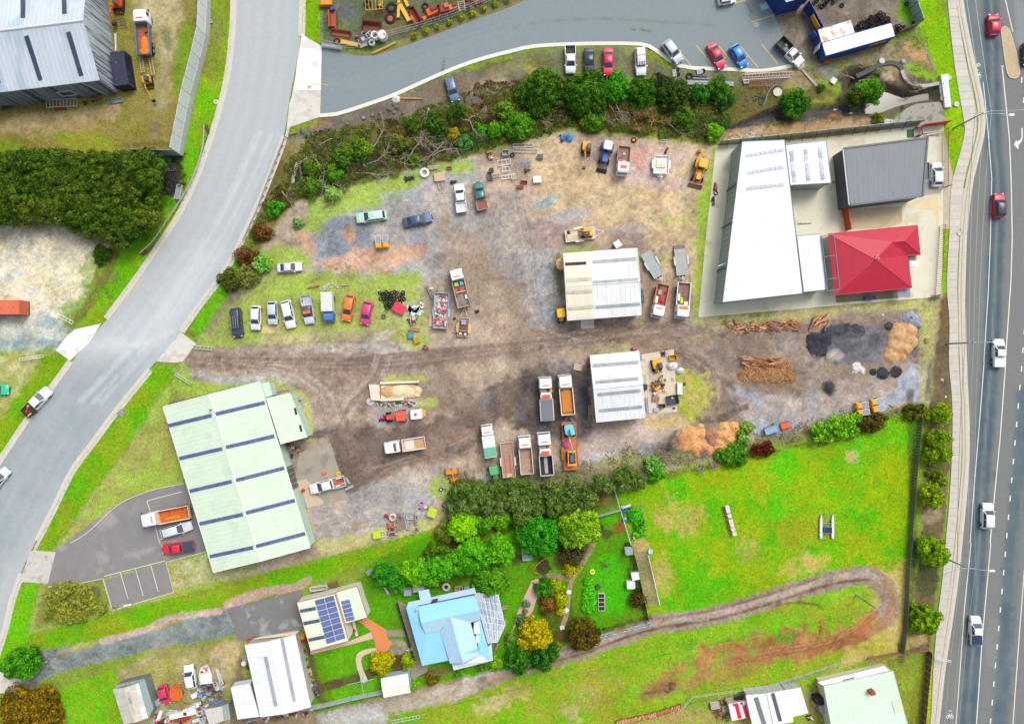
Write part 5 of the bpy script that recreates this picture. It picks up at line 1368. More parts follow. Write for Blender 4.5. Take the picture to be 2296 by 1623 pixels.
link('chimney',MB().box(0,0,3.7,.8,.7,1.6,.3).mesh('chimney',ma((170,84,70),.9,0,.2,5)),rO,T(T33,930,1335,4.0)*Ve((1,1,0))if 0 else(T(T33,930,1335,4.0).x,T(T33,930,1335,4.0).y,0))
MB().hexa([T(T33,x,y,3.46)for x,y in((1108,1420),(1190,1396),(1216,1500),(1140,1530))],[T(T33,x,y,3.5)for x,y in((1108,1420),(1190,1396),(1216,1500),(1140,1530))]).bd('roof_patch',ma((220,224,196),.5),rO)
rO,p1,p2,W4=ga('pale_shed','white shed with a dark roof strip near the bottom edge','shed',T23,[(2104,1362),(2456,1316),(2518,1600)],2.8,3.1,ma((232,234,232),.5,0,.05),ma((190,196,200),.6),al=1)
q=(2336,1342,2406,1594)
ss(rO,pK(p1,p2,T23,q),T23,[q],5,[ma((84,96,110),.4)],34)
q=(2186,1380,2268,1640)
ss(rO,pK(p1,p2,T23,q),T23,[q],4,[ma((120,130,138),.4)],40)
rO,pl=sk_('pale_shed','smaller white shed joined on the east of the striped shed','shed',T33,PL("160,1318,2.5 292,1292,2.5 362,1522,2.5 215,1560,2.5"),ma((236,236,236),.5,0,.05),ma((190,196,200),.6))
rO,pl=sk_('hen_house','small shed with red and white striped roof sheets','shed',T23,PL("1940,1444,1.9 2108,1410,1.9 2142,1558,1.9 1972,1592,1.9"),ma((240,236,238),.5),ma((190,180,176),.6))
for q in((2010,1436,2044,1570),(2080,1450,2112,1560)):pN(rO,'roof_sheet',pl,T23,sq_(*q,34),1,1,ma((214,40,66),.5),0,.02,.04)
for q in((1980,1450,2020,1442),(2052,1426,2066,1446)):pN(rO,'roof_sheet',pl,T23,sq_(*q,22),1,1,ma((214,40,66),.5),0,.02,.045)
NTH='first second third fourth fifth sixth seventh eighth ninth tenth eleventh twelfth thirteenth fourteenth fifteenth sixteenth seventeenth eighteenth nineteenth twentieth'.split()
def nth(i):return NTH[i]if i<20 else('twenty ' if i<30 else 'thirty ' if i<40 else 'forty ')+NTH[i%10]
def lm_(name,V,Cc,m=None):
 n=len(V);me=bpy.data.meshes.new(name)
 me.vertices.add(n*4);me.vertices.foreach_set('co',V.reshape(-1));me.loops.add(n*4);me.loops.foreach_set('vertex_index',np.arange(n*4))
 me.polygons.add(n);me.polygons.foreach_set('loop_start',np.arange(0,n*4,4));me.polygons.foreach_set('loop_total',np.full(n,4))
 me.update();sc_(me,np.repeat(Cc,4,0),np.ones(n*4));me.materials.append(m or LEAF_M);return me
def leaves(P,N,size,rs,c1,c2,mixv,dark=None):
 n=len(P);N=N+rs.normal(0,.45,(n,3));N/=np.linalg.norm(N,axis=1)[:,None]+1e-9
 ref=rs.normal(0,1,(n,3));U=np.cross(N,ref);U/=np.linalg.norm(U,axis=1)[:,None]+1e-9;W=np.cross(N,U)
 s=size*rs.uniform(.6,1.3,n)[:,None];a=U*s;b=W*s*rs.uniform(.45,.8,n)[:,None]
 V=np.stack([P-a-b*.4,P+b*-1+a*.2,P+a+b*.3,P+b],1)
 m=np.clip(mixv+rs.normal(0,.18,n),0,1)[:,None]
 C=np.array(rgb(c1))*(1-m)+np.array(rgb(c2))*m
 C*=rs.uniform(.78,1.18,n)[:,None]
 return V,C
def crown_pts(bl,clump,leaf,cover,rs,zsq=1.0):
 Ps=[];Ns=[];Mx=[]
 for(x,y,z,rx,ry,rz)in bl:
  area=2.6*pi*((rx*ry)**.5*(rx*ry)**.5)
  k=max(5,int(area/(pi*clump**2)*1.3))
  u=rs.uniform(-.25,1,k);th=rs.uniform(0,2*np.pi,k);q=np.sqrt(np.clip(1-u*u,0,1))
  rr=rs.uniform(.78,1.05,k)
  cx,cy,cz=x+rx*q*np.cos(th)*rr*.9,y+ry*q*np.sin(th)*rr*.9,z+rz*u*rr
  per=max(8,int(2*pi*clump**2/(leaf*leaf*1.4)*cover))
  for i in range(k):
   r=clump*rs.uniform(.65,1.25);uu=rs.uniform(-.1,1,per);t2=rs.uniform(0,2*np.pi,per);qq=np.sqrt(1-uu*uu)
   n=np.stack([qq*np.cos(t2),qq*np.sin(t2),uu],1)
   Ps.append(np.array([cx[i],cy[i],cz[i]])+n*r*rs.uniform(.82,1.08,(per,1))*np.array([1,1,.8]));Ns.append(n);Mx.append(np.full(per,rs.uniform(0,1)))
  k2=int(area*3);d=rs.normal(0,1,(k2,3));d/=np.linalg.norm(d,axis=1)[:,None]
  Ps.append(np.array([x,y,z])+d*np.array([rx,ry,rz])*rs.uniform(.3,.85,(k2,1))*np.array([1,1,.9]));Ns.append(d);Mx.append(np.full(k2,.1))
 return np.concatenate(Ps),np.concatenate(Ns),np.concatenate(Mx)
BARK=ma((110,96,80),.9,0,.3,5)
def te(name,lB,cat,t,x,y,r,c1,c2,h=None,blobs=None,clump=.55,leaf=.17,cover=1.1,gr=None,trunk=True,low=False,seed=None,ry=None,flat=.75,rot=0):
 """x,y,r on the sheet; blobs: extra crown lobes as (dx,dy,r) on the sheet"""
 k=50.8 if t else 12.7
 rm=r/k*(.95 if t in(T10,T11)else 1.24 if r/k<2.4 else 1.1);rs=np.random.RandomState(seed if seed is not None else int(abs(x*7+y*13+r))%99999)
 h=h or(rm*1.5+.6 if not low else rm*1.1)
 zc=max(h-rm*flat,rm*.3);p=T(t,x,y,zc)if t else D(x,y,zc);rt=tH(name,lB,cat,(p.x,p.y,0),0,gr)
 ryx=(ry or r)/k*rm*k/r
 if blobs is None:
  n=max(3,int(rm*2.2));bl=[(0,0,zc,rm*.72,ryx*.72,rm*flat)]
  for i in range(n):
   a=2*pi*i/n+rs.uniform(-.3,.3);d=rs.uniform(.45,.62);q=rs.uniform(.34,.5)
   bl.append((cos(a)*rm*d,sin(a)*ryx*d,zc-rm*.1+rs.uniform(-.1,.15)*rm,rm*q,ryx*q,rm*flat*q*1.5))
 else:bl=[(0,0,zc,rm,ryx,rm*flat)]+[(dx/k,-dy/k,zc+rs.uniform(-.15,.1),q/k,q/k,q/k*flat)for dx,dy,q in blobs]
 c,s_=cos(rot),sin(rot);bl=[(a*c-b*s_,a*s_+b*c,z,e,f,g)for a,b,z,e,f,g in bl]
 P,N,M=crown_pts(bl,clump if rm>1.2 else max(.22,rm*.35),leaf if rm>1 else leaf*.8,cover,rs)
 P[:,2]=np.maximum(P[:,2],.05)
 V,C=leaves(P,N,leaf if rm>1 else leaf*.8,rs,c1,c2,M)
 link('crown',lm_('crown',V,C),rt)
 mb=MB();tr=max(.05,rm*.055)
 mb.tb((0,0,-.2),(0,0,zc*.8),tr*1.4,tr)
 for b in bl[1:7]:mb.tb((0,0,zc*.55),(b[0]*.8,b[1]*.8,b[2]),tr*.7,tr*.25,5)
 mb.bd('trunk' if rm>1.3 else 'stems',BARK,rt);return rt
DG1,DG2=(52,74,12),(112,130,30)
G1,G2=(46,110,12),(104,176,24)
BG1,BG2=(70,150,10),(160,220,40)
YG1_,YG2_=(150,150,8),(226,206,20)
OL1,OL2=(112,130,40),(176,186,70)
wood=[(x+(y//10%2)*70+ru(-25,25),y+ru(-20,20),ru(120,160))for y in(1495,1630,1765,1880)for x in range(-120,1330 if y<1800 else 1200,155)]
wood+=PL("700,1960,130 860,1990,140 1010,2010,140 1160,2000,140 1290,1985,100 1080,2110,100 1370,1960,60")
wood.sort(key=lambda w:-w[0])
for i,(x,y,r)in enumerate(wood):
 te('evergreen_tree','dark evergreen in the wood, %s from its eastern edge'%nth(i),'tree',T00,x,y,r,(44,78,12)if i%3 else(60,88,14),(98,130,28)if i%4 else(124,144,34),h=5.2+(i*37%10)*.14,clump=.62,leaf=.15,gr='dark evergreens of the wood west of the road',seed=i,cover=.9)
def trees(lst):
 for a in lst:te(*a[:-1],**a[-1])
def TX(txt):
 for l in txt.split(chr(10)):
  n,lb,ct,t,v,c1,c2,ex,bl=l.split('|');x,y,r=map(float,v.split());d={q.split('=')[0]:float(q.split('=')[1])for q in ex.split()}
  if bl:d['blobs']=[tuple(map(float,q.split(',')))for q in bl.split()]
  te(n or ct,lb,ct,tc_(t),x,y,r,hx(c1),hx(c2),**d)
TX("""|large round dark green bush south of the parked white dual cab|bush|20|270 830 190|44,92,10|92,142,26|h=3.4|
|dark green bush at the west end of the creek thicket|bush|20|110 850 90|48,96,12|96,140,26|h=2.4|
|dense dark green bush below the black and crimson sedans|bush|20|640 850 195|42,88,12|92,148,26|h=3.6|
|dark lower bush hanging over the creek below the crimson sedan|bush|20|690 960 110|40,78,14|76,120,26|h=2.4|
|bright green bush with a bare branch through it, creek thicket|bush|20|920 800 130|52,140,16|96,184,34|h=2.8|
|green bush south of the white roof rack pickup|bush|20|1170 840 130|44,96,10|90,150,26|h=2.8|
|very dark broad bush at the east end of the creek thicket|bush|20|1440 860 130|36,70,10|76,110,26|h=3.2|
|smooth dull dark green shrub behind the broad thicket bush|bush|20|1335 745 60|52,64,28|72,84,36|h=2.2|
|dull olive shrub next to the smooth dark shrub in the thicket|bush|20|1410 790 70|56,72,24|80,96,34|h=2.2|
|small green bush on the bank beside the white pipes|bush|20|1690 850 80|40,110,26|80,160,40|h=1.8|
|green bush at the end of the white pipe bundle|bush|20|1840 800 90|52,104,16|96,160,36|h=2.2|
|dark bluish green bush on the creek bank|bush|20|1900 900 80|44,96,30|86,140,40|h=2|
|lime green round bush by the north corner of the concrete yard|bush|20|1808 1196 70|84,160,10|146,216,30|h=2.4 flat=1|
|low green bush over the creek west of the white outline bend|bush|20|60 1140 130|60,130,12|112,176,30|h=1.6|
|low bright bush beside the creek under the rusty brush|bush|20|730 1100 90|70,120,14|120,170,30|h=1.4|
|green bush in the brush south east of the thicket|bush|20|1540 1060 90|60,110,20|110,150,40|h=1.6|
|round leafy bush standing west in the creek bed by the blue container|bush|30|235 945 112|40,110,12|86,160,24|h=3|
|round bush with cream flowers beside the culvert basin|bush|30|905 825 104|56,130,10|120,186,24|h=3.2 flat=.9|
|dark shrub in the shade beside the flowering bush|bush|30|780 880 80|60,84,16|96,112,30|h=1.4|
|small bush on the creek south bank near the manhole|bush|30|980 1062 40|96,120,16|140,160,30|h=.9|
|tiny green bush beside the fallen white debris strip|bush|30|475 790 30|60,110,20|90,150,40|h=.8|
|dark green bush touching the front of the blue-grey wagon|bush|10|1800 1010 95|36,78,8|76,124,20|h=2.6|
|dark green bush west of the fallen grey trunk|bush|10|1600 1120 110|40,84,10|84,130,24|h=2.2|
|olive green bush in the scrub west of the dark bush pair|bush|10|1410 1130 90|66,104,16|110,140,36|h=1.8|
|bright green spreading bush beside the grey boulders|bush|10|790 1390 115|70,116,20|120,160,44|h=1.8|
|green bush between the bright bush and the dead branches|bush|10|960 1330 90|80,130,20|130,170,40|h=1.5|
|bright green bush inside the concrete culvert wing walls|bush|10|505 1510 90|70,116,20|120,160,44|h=1.6|
|bush with rusty twigs in the middle of the dead branches|bush|10|1290 1290 90|84,110,24|140,140,60|h=1.4|
|yellow-green bush near the fallen grey trunk|bush|10|1780 1210 65|150,140,20|190,176,40|h=1.4|
|vivid green bush with white flowers on the creek bank|bush|10|2020 1170 60|50,160,10|96,200,30|h=1.3|
|long green bush east of the white flowers|bush|10|2150 1170 90|60,130,12|110,180,30|h=1.5|
|green bush on the slope above the white flowers|bush|10|2240 1000 90|90,140,20|140,180,50|h=1.6|
|grey-green bush south of the long green bush|bush|10|1870 1290 70|70,130,60|120,170,90|h=1.3|
|green bush south of the bright culvert bush|bush|10|700 1560 80|70,130,12|110,170,30|h=1.4|
|green bush beside the creek under the dead branches|bush|10|1420 1440 60|80,120,20|120,160,40|h=1.2|
|bright green bush by the creek at the north west site corner|bush|11|520 60 110|70,116,20|120,160,44|h=1.6|
|low green bush outside the west corner of the site|bush|11|170 250 80|50,140,10|90,180,30|h=1.3|
|bush with pale leaves inside the west corner of the site|bush|11|380 380 60|120,170,80|160,200,110|h=1.2|
|green bush inside the site on the west grass bank|bush|11|60 740 100|110,180,50|160,220,90|h=1.4|
|pale green bush on the north grass by the site corner|bush|11|690 130 90|130,180,70|170,210,100|h=1.3|
|brown dry bush east of the road below the guard rail end|bush|01|2210 690 85|92,70,30|140,100,50|h=1.6|
|dark olive bush on the bank near the road, west side of site|bush|01|2070 900 90|70,90,20|110,120,40|h=1.7|
|olive bush just inside the west boundary of the site|bush|01|2200 860 90|110,120,50|150,156,80|h=1.5|
|brown scrub bush near the kerb by the guard rail|bush|11|60 470 90|84,62,28|140,92,40|h=1.6|
|dark green bush in the sandy yard beside the grass bank|bush|01|925 645 62|40,80,12|76,120,26|h=1.8|
|dark green shrub at the fence corner beside the sandy yard|bush|01|905 720 42|46,86,16|80,130,30|h=1.2|
|large green tree overhanging the driveway entrance at the lower left|tree|03|195 1070 172|46,120,10|96,184,26|h=4.6 ry=130 rot=.45|
|big round orange-brown tree in the bottom left corner|tree|03|280 1530 255|84,80,8|172,136,20|h=5 clump=.5 cover=.8|""")
for i,(x,y,r)in enumerate(PL("470,500,60 560,440,60 640,400,55 740,420,60 800,480,55 700,500,60 480,590,60 570,570,60 560,660,60 660,620,60 760,590,60 860,560,60 900,600,45 840,500,40 640,670,45 740,650,45 430,650,40 520,390,40")):
 te('shrub','olive green shrub in the garden bed below the parking bays','bush',T03,x,y,r,(120,132,40),(186,190,80),h=1.1+(i%4)*.2,gr='olive shrubs below the parking bays',clump=.3,leaf=.11,cover=.8)
row=[(-480,1150,110,T22),(-400,1240,120,T22),(-520,1280,100,T22),(-330,1150,120,T22),(-250,1230,130,T22),(-150,1140,110,T22),(-120,1260,120,T22),(0,1120,100,T22),(30,1220,110,T22),(130,1140,110,T22),(190,1200,120,T22),(100,1290,110,T22),(330,1120,90,T22),(400,1190,100,T22),(530,1110,110,T22),(560,1200,110,T22),(660,1150,90,T22),(700,1230,80,T22),(240,1310,90,T22),(380,1290,90,T22),(500,1280,90,T22),(90,1380,80,T22),(620,1270,60,T22),(780,1060,70,T22),(860,1110,60,T22),(960,1020,90,T22),(1060,1010,90,T22),(1120,1060,80,T22),(1000,1100,60,T22)]
row.sort()
for i,(x,y,r,t)in enumerate(row):
 te('boundary_tree','dark green tree, %s from the west in the southern boundary row'%nth(i),'tree',t,x,y+14,r*.8,(62,94,26)if i%3 else(78,106,42),(118,150,56)if i%2 else(134,160,76),h=2.6+(i*13%7)*.25,gr='dark trees of the southern boundary row',seed=i+50,leaf=.15,cover=.9)
TX("""|bright lime tree at the west end of the boundary row|tree|12|1850 1450 95|96,190,6|176,240,30|h=4|0,80,70 50,40,70 -60,60,50
|olive bush below the junk at the west end of the boundary row|bush|12|1690 1520 85|96,120,24|140,160,60|h=2|
|green bush between the lime tree and the boundary row|bush|12|2010 1460 85|60,130,16|110,180,40|h=2.4|
|bright bush on the south bank east of the lime tree|bush|12|2190 1400 85|80,160,10|140,210,30|h=2|
|light green bush beside the brushwood heap|bush|22|1265 920 72|90,160,50|140,200,90|h=1.8|
|yellow-green bush south of the pale bush by the fence|bush|22|1290 1010 60|60,150,10|110,200,30|h=1.4|
|small green bush at the east end of the mulch heap|bush|22|2100 590 50|110,170,40|160,200,80|h=1|
|green bush beside the mulch heap south east side|bush|22|2060 690 60|100,160,40|150,200,80|h=1.2|
|long green bush south of the mulch heap|bush|22|1960 800 50|80,150,20|130,190,50|h=1.5|90,-30,60 -80,30,50
|dark green bush hanging over the paddock below the mulch heap|bush|22|2040 870 50|50,120,6|100,180,20|h=1.6|-90,20,50
|dark maroon bush on the paddock edge|bush|22|2200 800 46|84,26,20|120,44,30|h=1.5|90,-20,60
|long bright green bush beside the solar trailers|bush|32|600 580 80|84,160,10|150,220,40|h=2.2|-100,10,60 100,-40,70 180,-60,55 -180,20,45 60,60,60 -60,90,50 150,30,50 -140,110,40
|dark brown bush between the bright hedge and the fence corner|bush|32|930 540 70|80,70,20|120,104,40|h=1.7|90,-20,50 -60,20,50
|dark olive bush in the north east corner of the paddock|bush|32|1300 455 60|76,80,10|120,124,24|h=1.6|80,-20,40
|round lime tree nearest the site corner on the highway side|tree|32|1535 470 88|104,150,6|176,204,20|h=3.6 flat=1.05|
|second tree from the north beside the highway footpath|tree|32|1525 685 92|92,140,6|170,200,20|h=3.6 ry=75 flat=1|
|third tree from the north, touching the second, beside the footpath|tree|32|1510 830 92|92,140,6|176,206,20|h=3.8 ry=74 flat=1|
|small crescent bush between the third and fourth footpath trees|bush|32|1520 1040 45|84,120,10|140,160,20|h=1.2|50,25,30
|tiny bush west of the crescent bush|bush|32|1432 1003 18|84,120,10|140,160,20|h=.7|
|yellow-green tree between the crescent bush and the street light tree|tree|32|1465 1195 92|104,146,6|176,204,20|h=3.8 flat=1|
|tree at the foot of the southern street light pole|tree|33|1468 70 118|88,140,6|160,200,20|h=4.4 flat=1|
|low tree crown against the fence beside the street light tree|tree|33|1392 -10 50|88,140,6|150,190,20|h=2.6|
|southernmost round tree beside the footpath|tree|33|1382 672 116|80,130,6|156,196,20|h=4.2 flat=1|
|big yellow-green tree in the garden east of the hedge|tree|22|600 1480 175|96,160,10|176,220,40|h=5.6 flat=.8|
|big dark green tree left of the yellow-green garden tree|tree|22|250 1550 168|34,130,14|80,190,36|h=5|
|vivid green tree at the top of the house garden|tree|13|2180 60 130|60,150,10|120,210,26|h=4.4|
|bright green tree between the two houses hedge and the garden|tree|13|1930 110 140|56,160,10|124,214,30|h=4.6|
|westernmost tree of the tall hedge above the blue house|tree|13|1165 280 112|30,120,20|80,184,40|h=4.2 ry=95|
|brightest yellow-green tree in the tall hedge above the blue house|tree|13|1420 265 125|80,170,10|150,220,30|h=4.4 ry=100|
|green tree at the east end of the tall hedge above the blue house|tree|13|1660 220 140|50,160,16|110,204,34|h=4.4 ry=95|
|green tree filling the middle of the tall hedge|tree|13|1545 270 105|60,150,14|120,200,34|h=4|
|bright tree where the tall hedge bends north|tree|13|1795 170 100|56,150,12|116,200,30|h=4|
|green tree between the two brightest north garden trees|tree|13|2060 90 105|56,150,12|120,206,30|h=4|
|small dark tree in a gap of the tall hedge|tree|13|1290 350 70|40,130,20|90,190,40|h=3|
|dark strip of foliage behind the tall hedge|bush|13|1620 90 80|60,110,14|110,150,30|h=2|90,-20,50
|neat round dense green tree at the corner of the glazed patio|tree|13|2105 335 155|60,140,12|120,190,34|h=4.2 flat=.9 clump=.35|
|round golden bush at the end of the brick path|bush|13|1126 1068 95|150,160,4|222,204,10|h=2.2 flat=.9 clump=.3|
|round yellow-green bush beside the blue house fence|bush|13|1357 1048 58|130,160,10|180,200,30|h=1.8 flat=1|
|brown-green clipped bush beside the lane and garden shed|bush|13|1578 1215 48|96,90,6|140,124,20|h=1.5|
|bright bush between the garden shed and the clipped brown bush|bush|13|1430 1270 38|110,180,10|160,210,30|h=1|
|green bush in the verandah corner of the blue house|bush|13|1822 1165 36|84,150,14|130,190,34|h=1.1|
|small green bush by the lane under the blue house|bush|13|2020 1110 34|76,110,20|120,160,40|h=1|
|light green bush below the glazed patio|bush|13|2160 1070 50|110,170,14|160,210,30|h=1.4|
|small bush at the corner of the garden shed|bush|13|1130 1340 22|80,190,10|120,220,30|h=.8|
|low bush at the right edge of the house lawn|bush|13|2290 870 50|110,140,60|150,180,80|h=1|
|large golden yellow tree above the gravel lane|tree|23|205 802 150|150,150,4|232,206,10|h=4 flat=.9 clump=.4|
|round dark green tree below left of the golden tree|tree|23|62 1045 108|36,96,10|76,150,24|h=3.6 flat=.95 clump=.4|
|round dark green tree directly below the golden tree|tree|23|275 1000 112|30,86,10|66,136,24|h=3.6 flat=.95 clump=.4|
|small olive bush between the golden tree and the lane|bush|23|385 920 48|80,100,10|120,140,20|h=1.6|
|brown-olive feathery tree overhanging the stone wall and lane|tree|23|640 815 142|74,62,6|120,104,20|h=3.8|
|leafless grey-brown tree beside the garden walk|tree|23|550 60 120|70,70,30|110,104,60|h=3.2 cover=.35|
|yellow bush at the bend of the garden walk|bush|23|528 232 58|150,160,6|206,196,20|h=1.5|
|dark green bush in the middle garden bed|bush|23|305 395 75|40,110,10|80,160,24|h=1.6|
|yellow-green bush in the middle garden bed|bush|23|390 390 65|130,160,6|190,210,20|h=1.6|
|yellow bush beside the garden walk, below the middle bed|bush|23|445 500 50|140,170,6|206,214,20|h=1.3|
|brown low bush in the lower garden bed|bush|23|320 545 70|104,70,20|150,110,40|h=1|
|small golden bush beside the walk stepping stone|bush|23|430 610 34|170,176,6|220,214,20|h=.9|
|grey-green bush at the end of the pebble bed|bush|23|85 690 48|70,110,60|110,150,90|h=1|
|blue-green rosette plant on the pebble bed|plant|23|125 545 32|90,130,100|130,170,130|h=.6|
|small olive plant low on the pebble bed|plant|23|115 612 18|120,120,40|160,150,60|h=.4|
|small green plant high on the pebble bed|plant|23|208 378 18|90,110,50|130,150,80|h=.4|
|dark brown bush at the foot of the garden fence|bush|23|1128 490 62|56,58,10|96,88,20|h=1.8|
|dark shrubs under the golden tree beside the lane|bush|23|20 880 50|50,130,20|90,180,40|h=1.2|
|bright bush in the wire pen beside the blue barrels|bush|22|1090 1360 50|60,180,10|110,230,30|h=1.2|
|long green plants along the east side of the wire pen|bush|22|1150 1470 45|60,160,10|100,210,30|h=.8|0,-60,30 -20,60,36
|green shrub in the small back yard of the mint cottage|bush|33|245 1280 20|60,110,40|90,140,60|h=.9|""")
for i,(x,y,r)in enumerate(PL("680,340,34 700,400,34 665,420,30 710,470,34 660,480,30 715,530,32 665,540,30 690,590,34 650,590,24 730,580,22")):
 te('vegetable_plant','bright green leafy vegetable, %s from the north in its patch'%nth(i),'plant',T23,x,y,r,(60,190,10),(120,240,40),h=.45,gr='leafy vegetables beside the raised beds',leaf=.12,cover=.8)
for i,(x,y,r)in enumerate(PL("1420,325,30 1525,280,34 1625,240,22 1737,200,28 1847,158,36 1940,128,30 2042,82,30 2148,38,32 2250,0,30")):
 te('grass_clump','yellow-green grass clump, %s from the west along the scrap yard fence'%nth(i),'plant',T10,x,y,r,(120,150,6),(200,206,20),h=.9,gr='grass clumps along the scrap yard fence',flat=.9,leaf=.14)
def un(name,lB,polys,dens,cl_,hgt,leaf,seed,fade=.5):
 rs=np.random.RandomState(seed);VV=[];CC=[]
 for pl in polys:
  t,pt=pl;P=[tuple((T(t,*p)if t else D(*p))[:2])for p in pt]
  x0,x1=min(p[0]for p in P),max(p[0]for p in P);y0,y1=min(p[1]for p in P),max(p[1]for p in P)
  n=int((x1-x0)*(y1-y0)*dens);x=rs.uniform(x0,x1,n);y=rs.uniform(y0,y1,n)
  d=sd2(x,y,P)+(fb_(x,y,2,3,3)-.5)*3;cl=fb_(x,y,1.3,5,3);k=(d>0)&(cl>fade)
  x,y,cl,d=x[k],y[k],cl[k],d[k]
  z=np.clip((cl-fade)*4,0,1)*hgt*np.clip(d/1.2,.15,1)*rs.uniform(.3,1,len(x));q=np.stack([x,y,z],1)
  N=np.tile([0.,0.,.8],(len(x),1));sel=np.clip((fb_(x,y,3.0,4,3)-.3)*2.5,0,.999)*len(cl_);si=np.clip((sel+rs.normal(0,.5,len(x))).astype(int),0,len(cl_)-1)
  V,C=leaves(q,N,leaf,rs,cl_[0],cl_[0],np.zeros(len(x)));C=np.array([rgb(c)for c in cl_])[si]*rs.uniform(.7,1.2,len(x))[:,None]
  VV.append(V);CC.append(C)
 o=link(name,lm_(name,np.concatenate(VV),np.concatenate(CC)));o['kind']='stuff';o['label']=lB;return o
un('undergrowth','tangled scrub and brambles filling the creek gully',[(None,PL("650,350 700,300 760,290 900,260 1000,225 1100,180 1300,185 1560,195 1620,215 1640,270 1600,320 1270,288 1000,355 700,438 600,500 560,560 590,470"))],56,PL("70,56,28 110,76,40 96,124,24 50,90,16 140,110,60 96,146,26 84,60,34 60,110,20"),1.0,.13,3,.33)
un('undergrowth','rough weeds and rushes along the creek banks',[(None,PL("1610,255 1700,205 1850,200 1880,230 1800,232 1720,245 1650,275")),(None,PL("1600,300 1700,275 1880,262 1890,272 1840,280 1700,290 1620,318")),(None,PL("1700,180 1830,130 2080,80 2105,160 2020,180 1900,145 1850,175"))],24,PL("120,140,40 176,160,90 170,120,60 96,130,30 150,140,70"),.35,.1,4,.5)
un('undergrowth','rank grass and fallen leaves around the dark wood',[(None,PL("-100,340 400,348 412,400 380,440 330,540 240,530 120,505 -100,500"))],22,PL("80,66,34 60,84,20 110,90,40 90,130,20"),.4,.12,5,.4)
un('undergrowth','weeds along the southern boundary fence',[(None,PL("1000,1060 1260,1050 1400,1005 1560,1000 1900,925 2060,900 2060,925 1860,985 1560,1050 1380,1095 1180,1130 1000,1190"))],22,PL("110,130,60 90,110,40 140,140,80 120,100,60"),.4,.12,6,.45)
rs=np.random.RandomState(8)
x=rs.uniform(-93,93,190000)
y=rs.uniform(-66,66,190000)
C,G=paint(x,y)
k=(G>.6)&(fb_(x,y,1.4,5,3)>.42)
x,y,C=x[k],y[k],C[k]
k=sd2(x,y,[tuple(p[:2])for p in FLv[::3]+HLv[::-1]])<-.2
x,y,C=x[k],y[k],C[k]
V,C2=leaves(np.stack([x,y,rs.uniform(0,.07,len(x))],1),np.tile([0.,0.,.8],(len(x),1)),.11,rs,(9,9,9),(9,9,9),np.zeros(len(x)))
o=link('grass',lm_('grass',V,np.clip(C*rs.uniform(.6,1.35,(len(x),1))*rs.uniform(.9,1.1,(len(x),3)),0,1)))
o['kind']='stuff'
o['label']='grass tufts on the verges, lawns and paddocks'
def br_(lB,t,x,y,L,aN,seed,spread=.9,c=(176,162,148),n=5,cat='dead tree',h=.5,gr=None):
 p=T(t,x,y);r=tH('fallen_tree',lB,cat,(p.x,p.y,0),0,gr);rg=random.Random(seed);mt_=ma(c,.9,0,.25,5);mbs=[MB(),MB()]
 def grow(p0,a,l,rad,dep,z):
  segs=4;q=Ve(p0);aa=a
  for s in range(segs):
   aa+=rg.uniform(-.25,.25);z2=max(.05,z+rg.uniform(-.1,.2));q2=q+Ve((cos(aa)*l/segs,sin(aa)*l/segs,z2-q.z))
   mbs[0 if dep==0 else 1].tb(q,q2,rad*(1-s/segs*.5),rad*(1-(s+1)/segs*.5),5 if dep==0 else 4,False);q=q2
   if dep<2 and s>0:
    for _ in range(2 if dep else n//2):grow(q,aa+rg.choice([-1,1])*rg.uniform(.3,spread),l*rg.uniform(.3,.6),rad*.5,dep+1,q.z+.1)
 grow((0,0,h),aN,L,.09,0,h);mbs[0].bd('trunk',mt_,r);mbs[1].bd('branches',mt_,r);return r
for i,(t,x,y,L,a)in enumerate([(T10,1920,1090,3.2,2.9),(T10,1920,1090,3.0,-1.1),(T10,1910,1080,2.6,.4),(T10,530,1430,5.5,-.7),(T10,900,1560,5,.15),(T10,1060,1330,4,.9),(T10,1250,1280,4.5,.1),(T10,1500,1260,3.5,-.4),(T10,1600,1400,4,.7),(T10,1390,1400,4,1.1),(T10,1150,1420,5,-.3),(T10,1700,1280,4,-2.4),(T10,1000,1480,4,.3),(T10,1480,1180,3,-.9),(T10,700,1250,2.2,-2.6),(T11,240,100,3,-1.2),(T11,640,90,2.6,3.0),(T11,690,110,2.2,-1.9),(T20,830,900,3.4,-1.5),(T20,870,950,3.0,-1.1),(T20,930,950,2.6,-1.4),(T20,850,690,3.6,-1.5),(T20,620,800,3.0,-.5),(T20,1400,1120,2.6,-1.0),(T20,1720,1120,1.8,-1.2),(T20,2250,950,3,1.2),(T20,210,1080,2.2,-.4),(T20,300,980,2.6,.2),(T20,1320,800,.9,1.1),(T30,760,720,2.2,2.6),(T30,800,740,2,.3),(T30,1380,800,2.5,3.0),(T30,1420,790,2.2,-2.5),(T10,1500,1030,1.6,-1.3),(T10,1540,1010,1.6,-1.7),(T30,290,1230,2.4,.9)]):
 br_('bleached bare dead branch lying in the creek scrub',t,x,y,L,a,i,gr='bleached dead branches in the creek scrub')
for i,(x,y)in enumerate(PL("1130,1000 1200,1060 1270,1030 1180,960 1090,1080 1300,1100 1240,1150 350,980 450,1010 1060,930")):
 br_('tangled tan heap of dead brushwood in the creek scrub',T20,x,y,1.6,i*1.3,i+60,1.4,(206,172,120)if x>1000 else(150,116,90),10,'brushwood',.3,'tan dead brushwood in the creek scrub')
for i,(x,y)in enumerate(PL("1350,760 1420,720 1450,800 1380,840 1700,900 1760,860 1660,850")):
 br_('grey leafless twiggy shrub beside the orange mulch heap',T22,x,y,1.5,i*1.1,i+80,1.4,(176,162,160)if x>1600 else(150,130,112),10,'dead shrub',.4,'leafless shrubs beside the orange mulch heap')
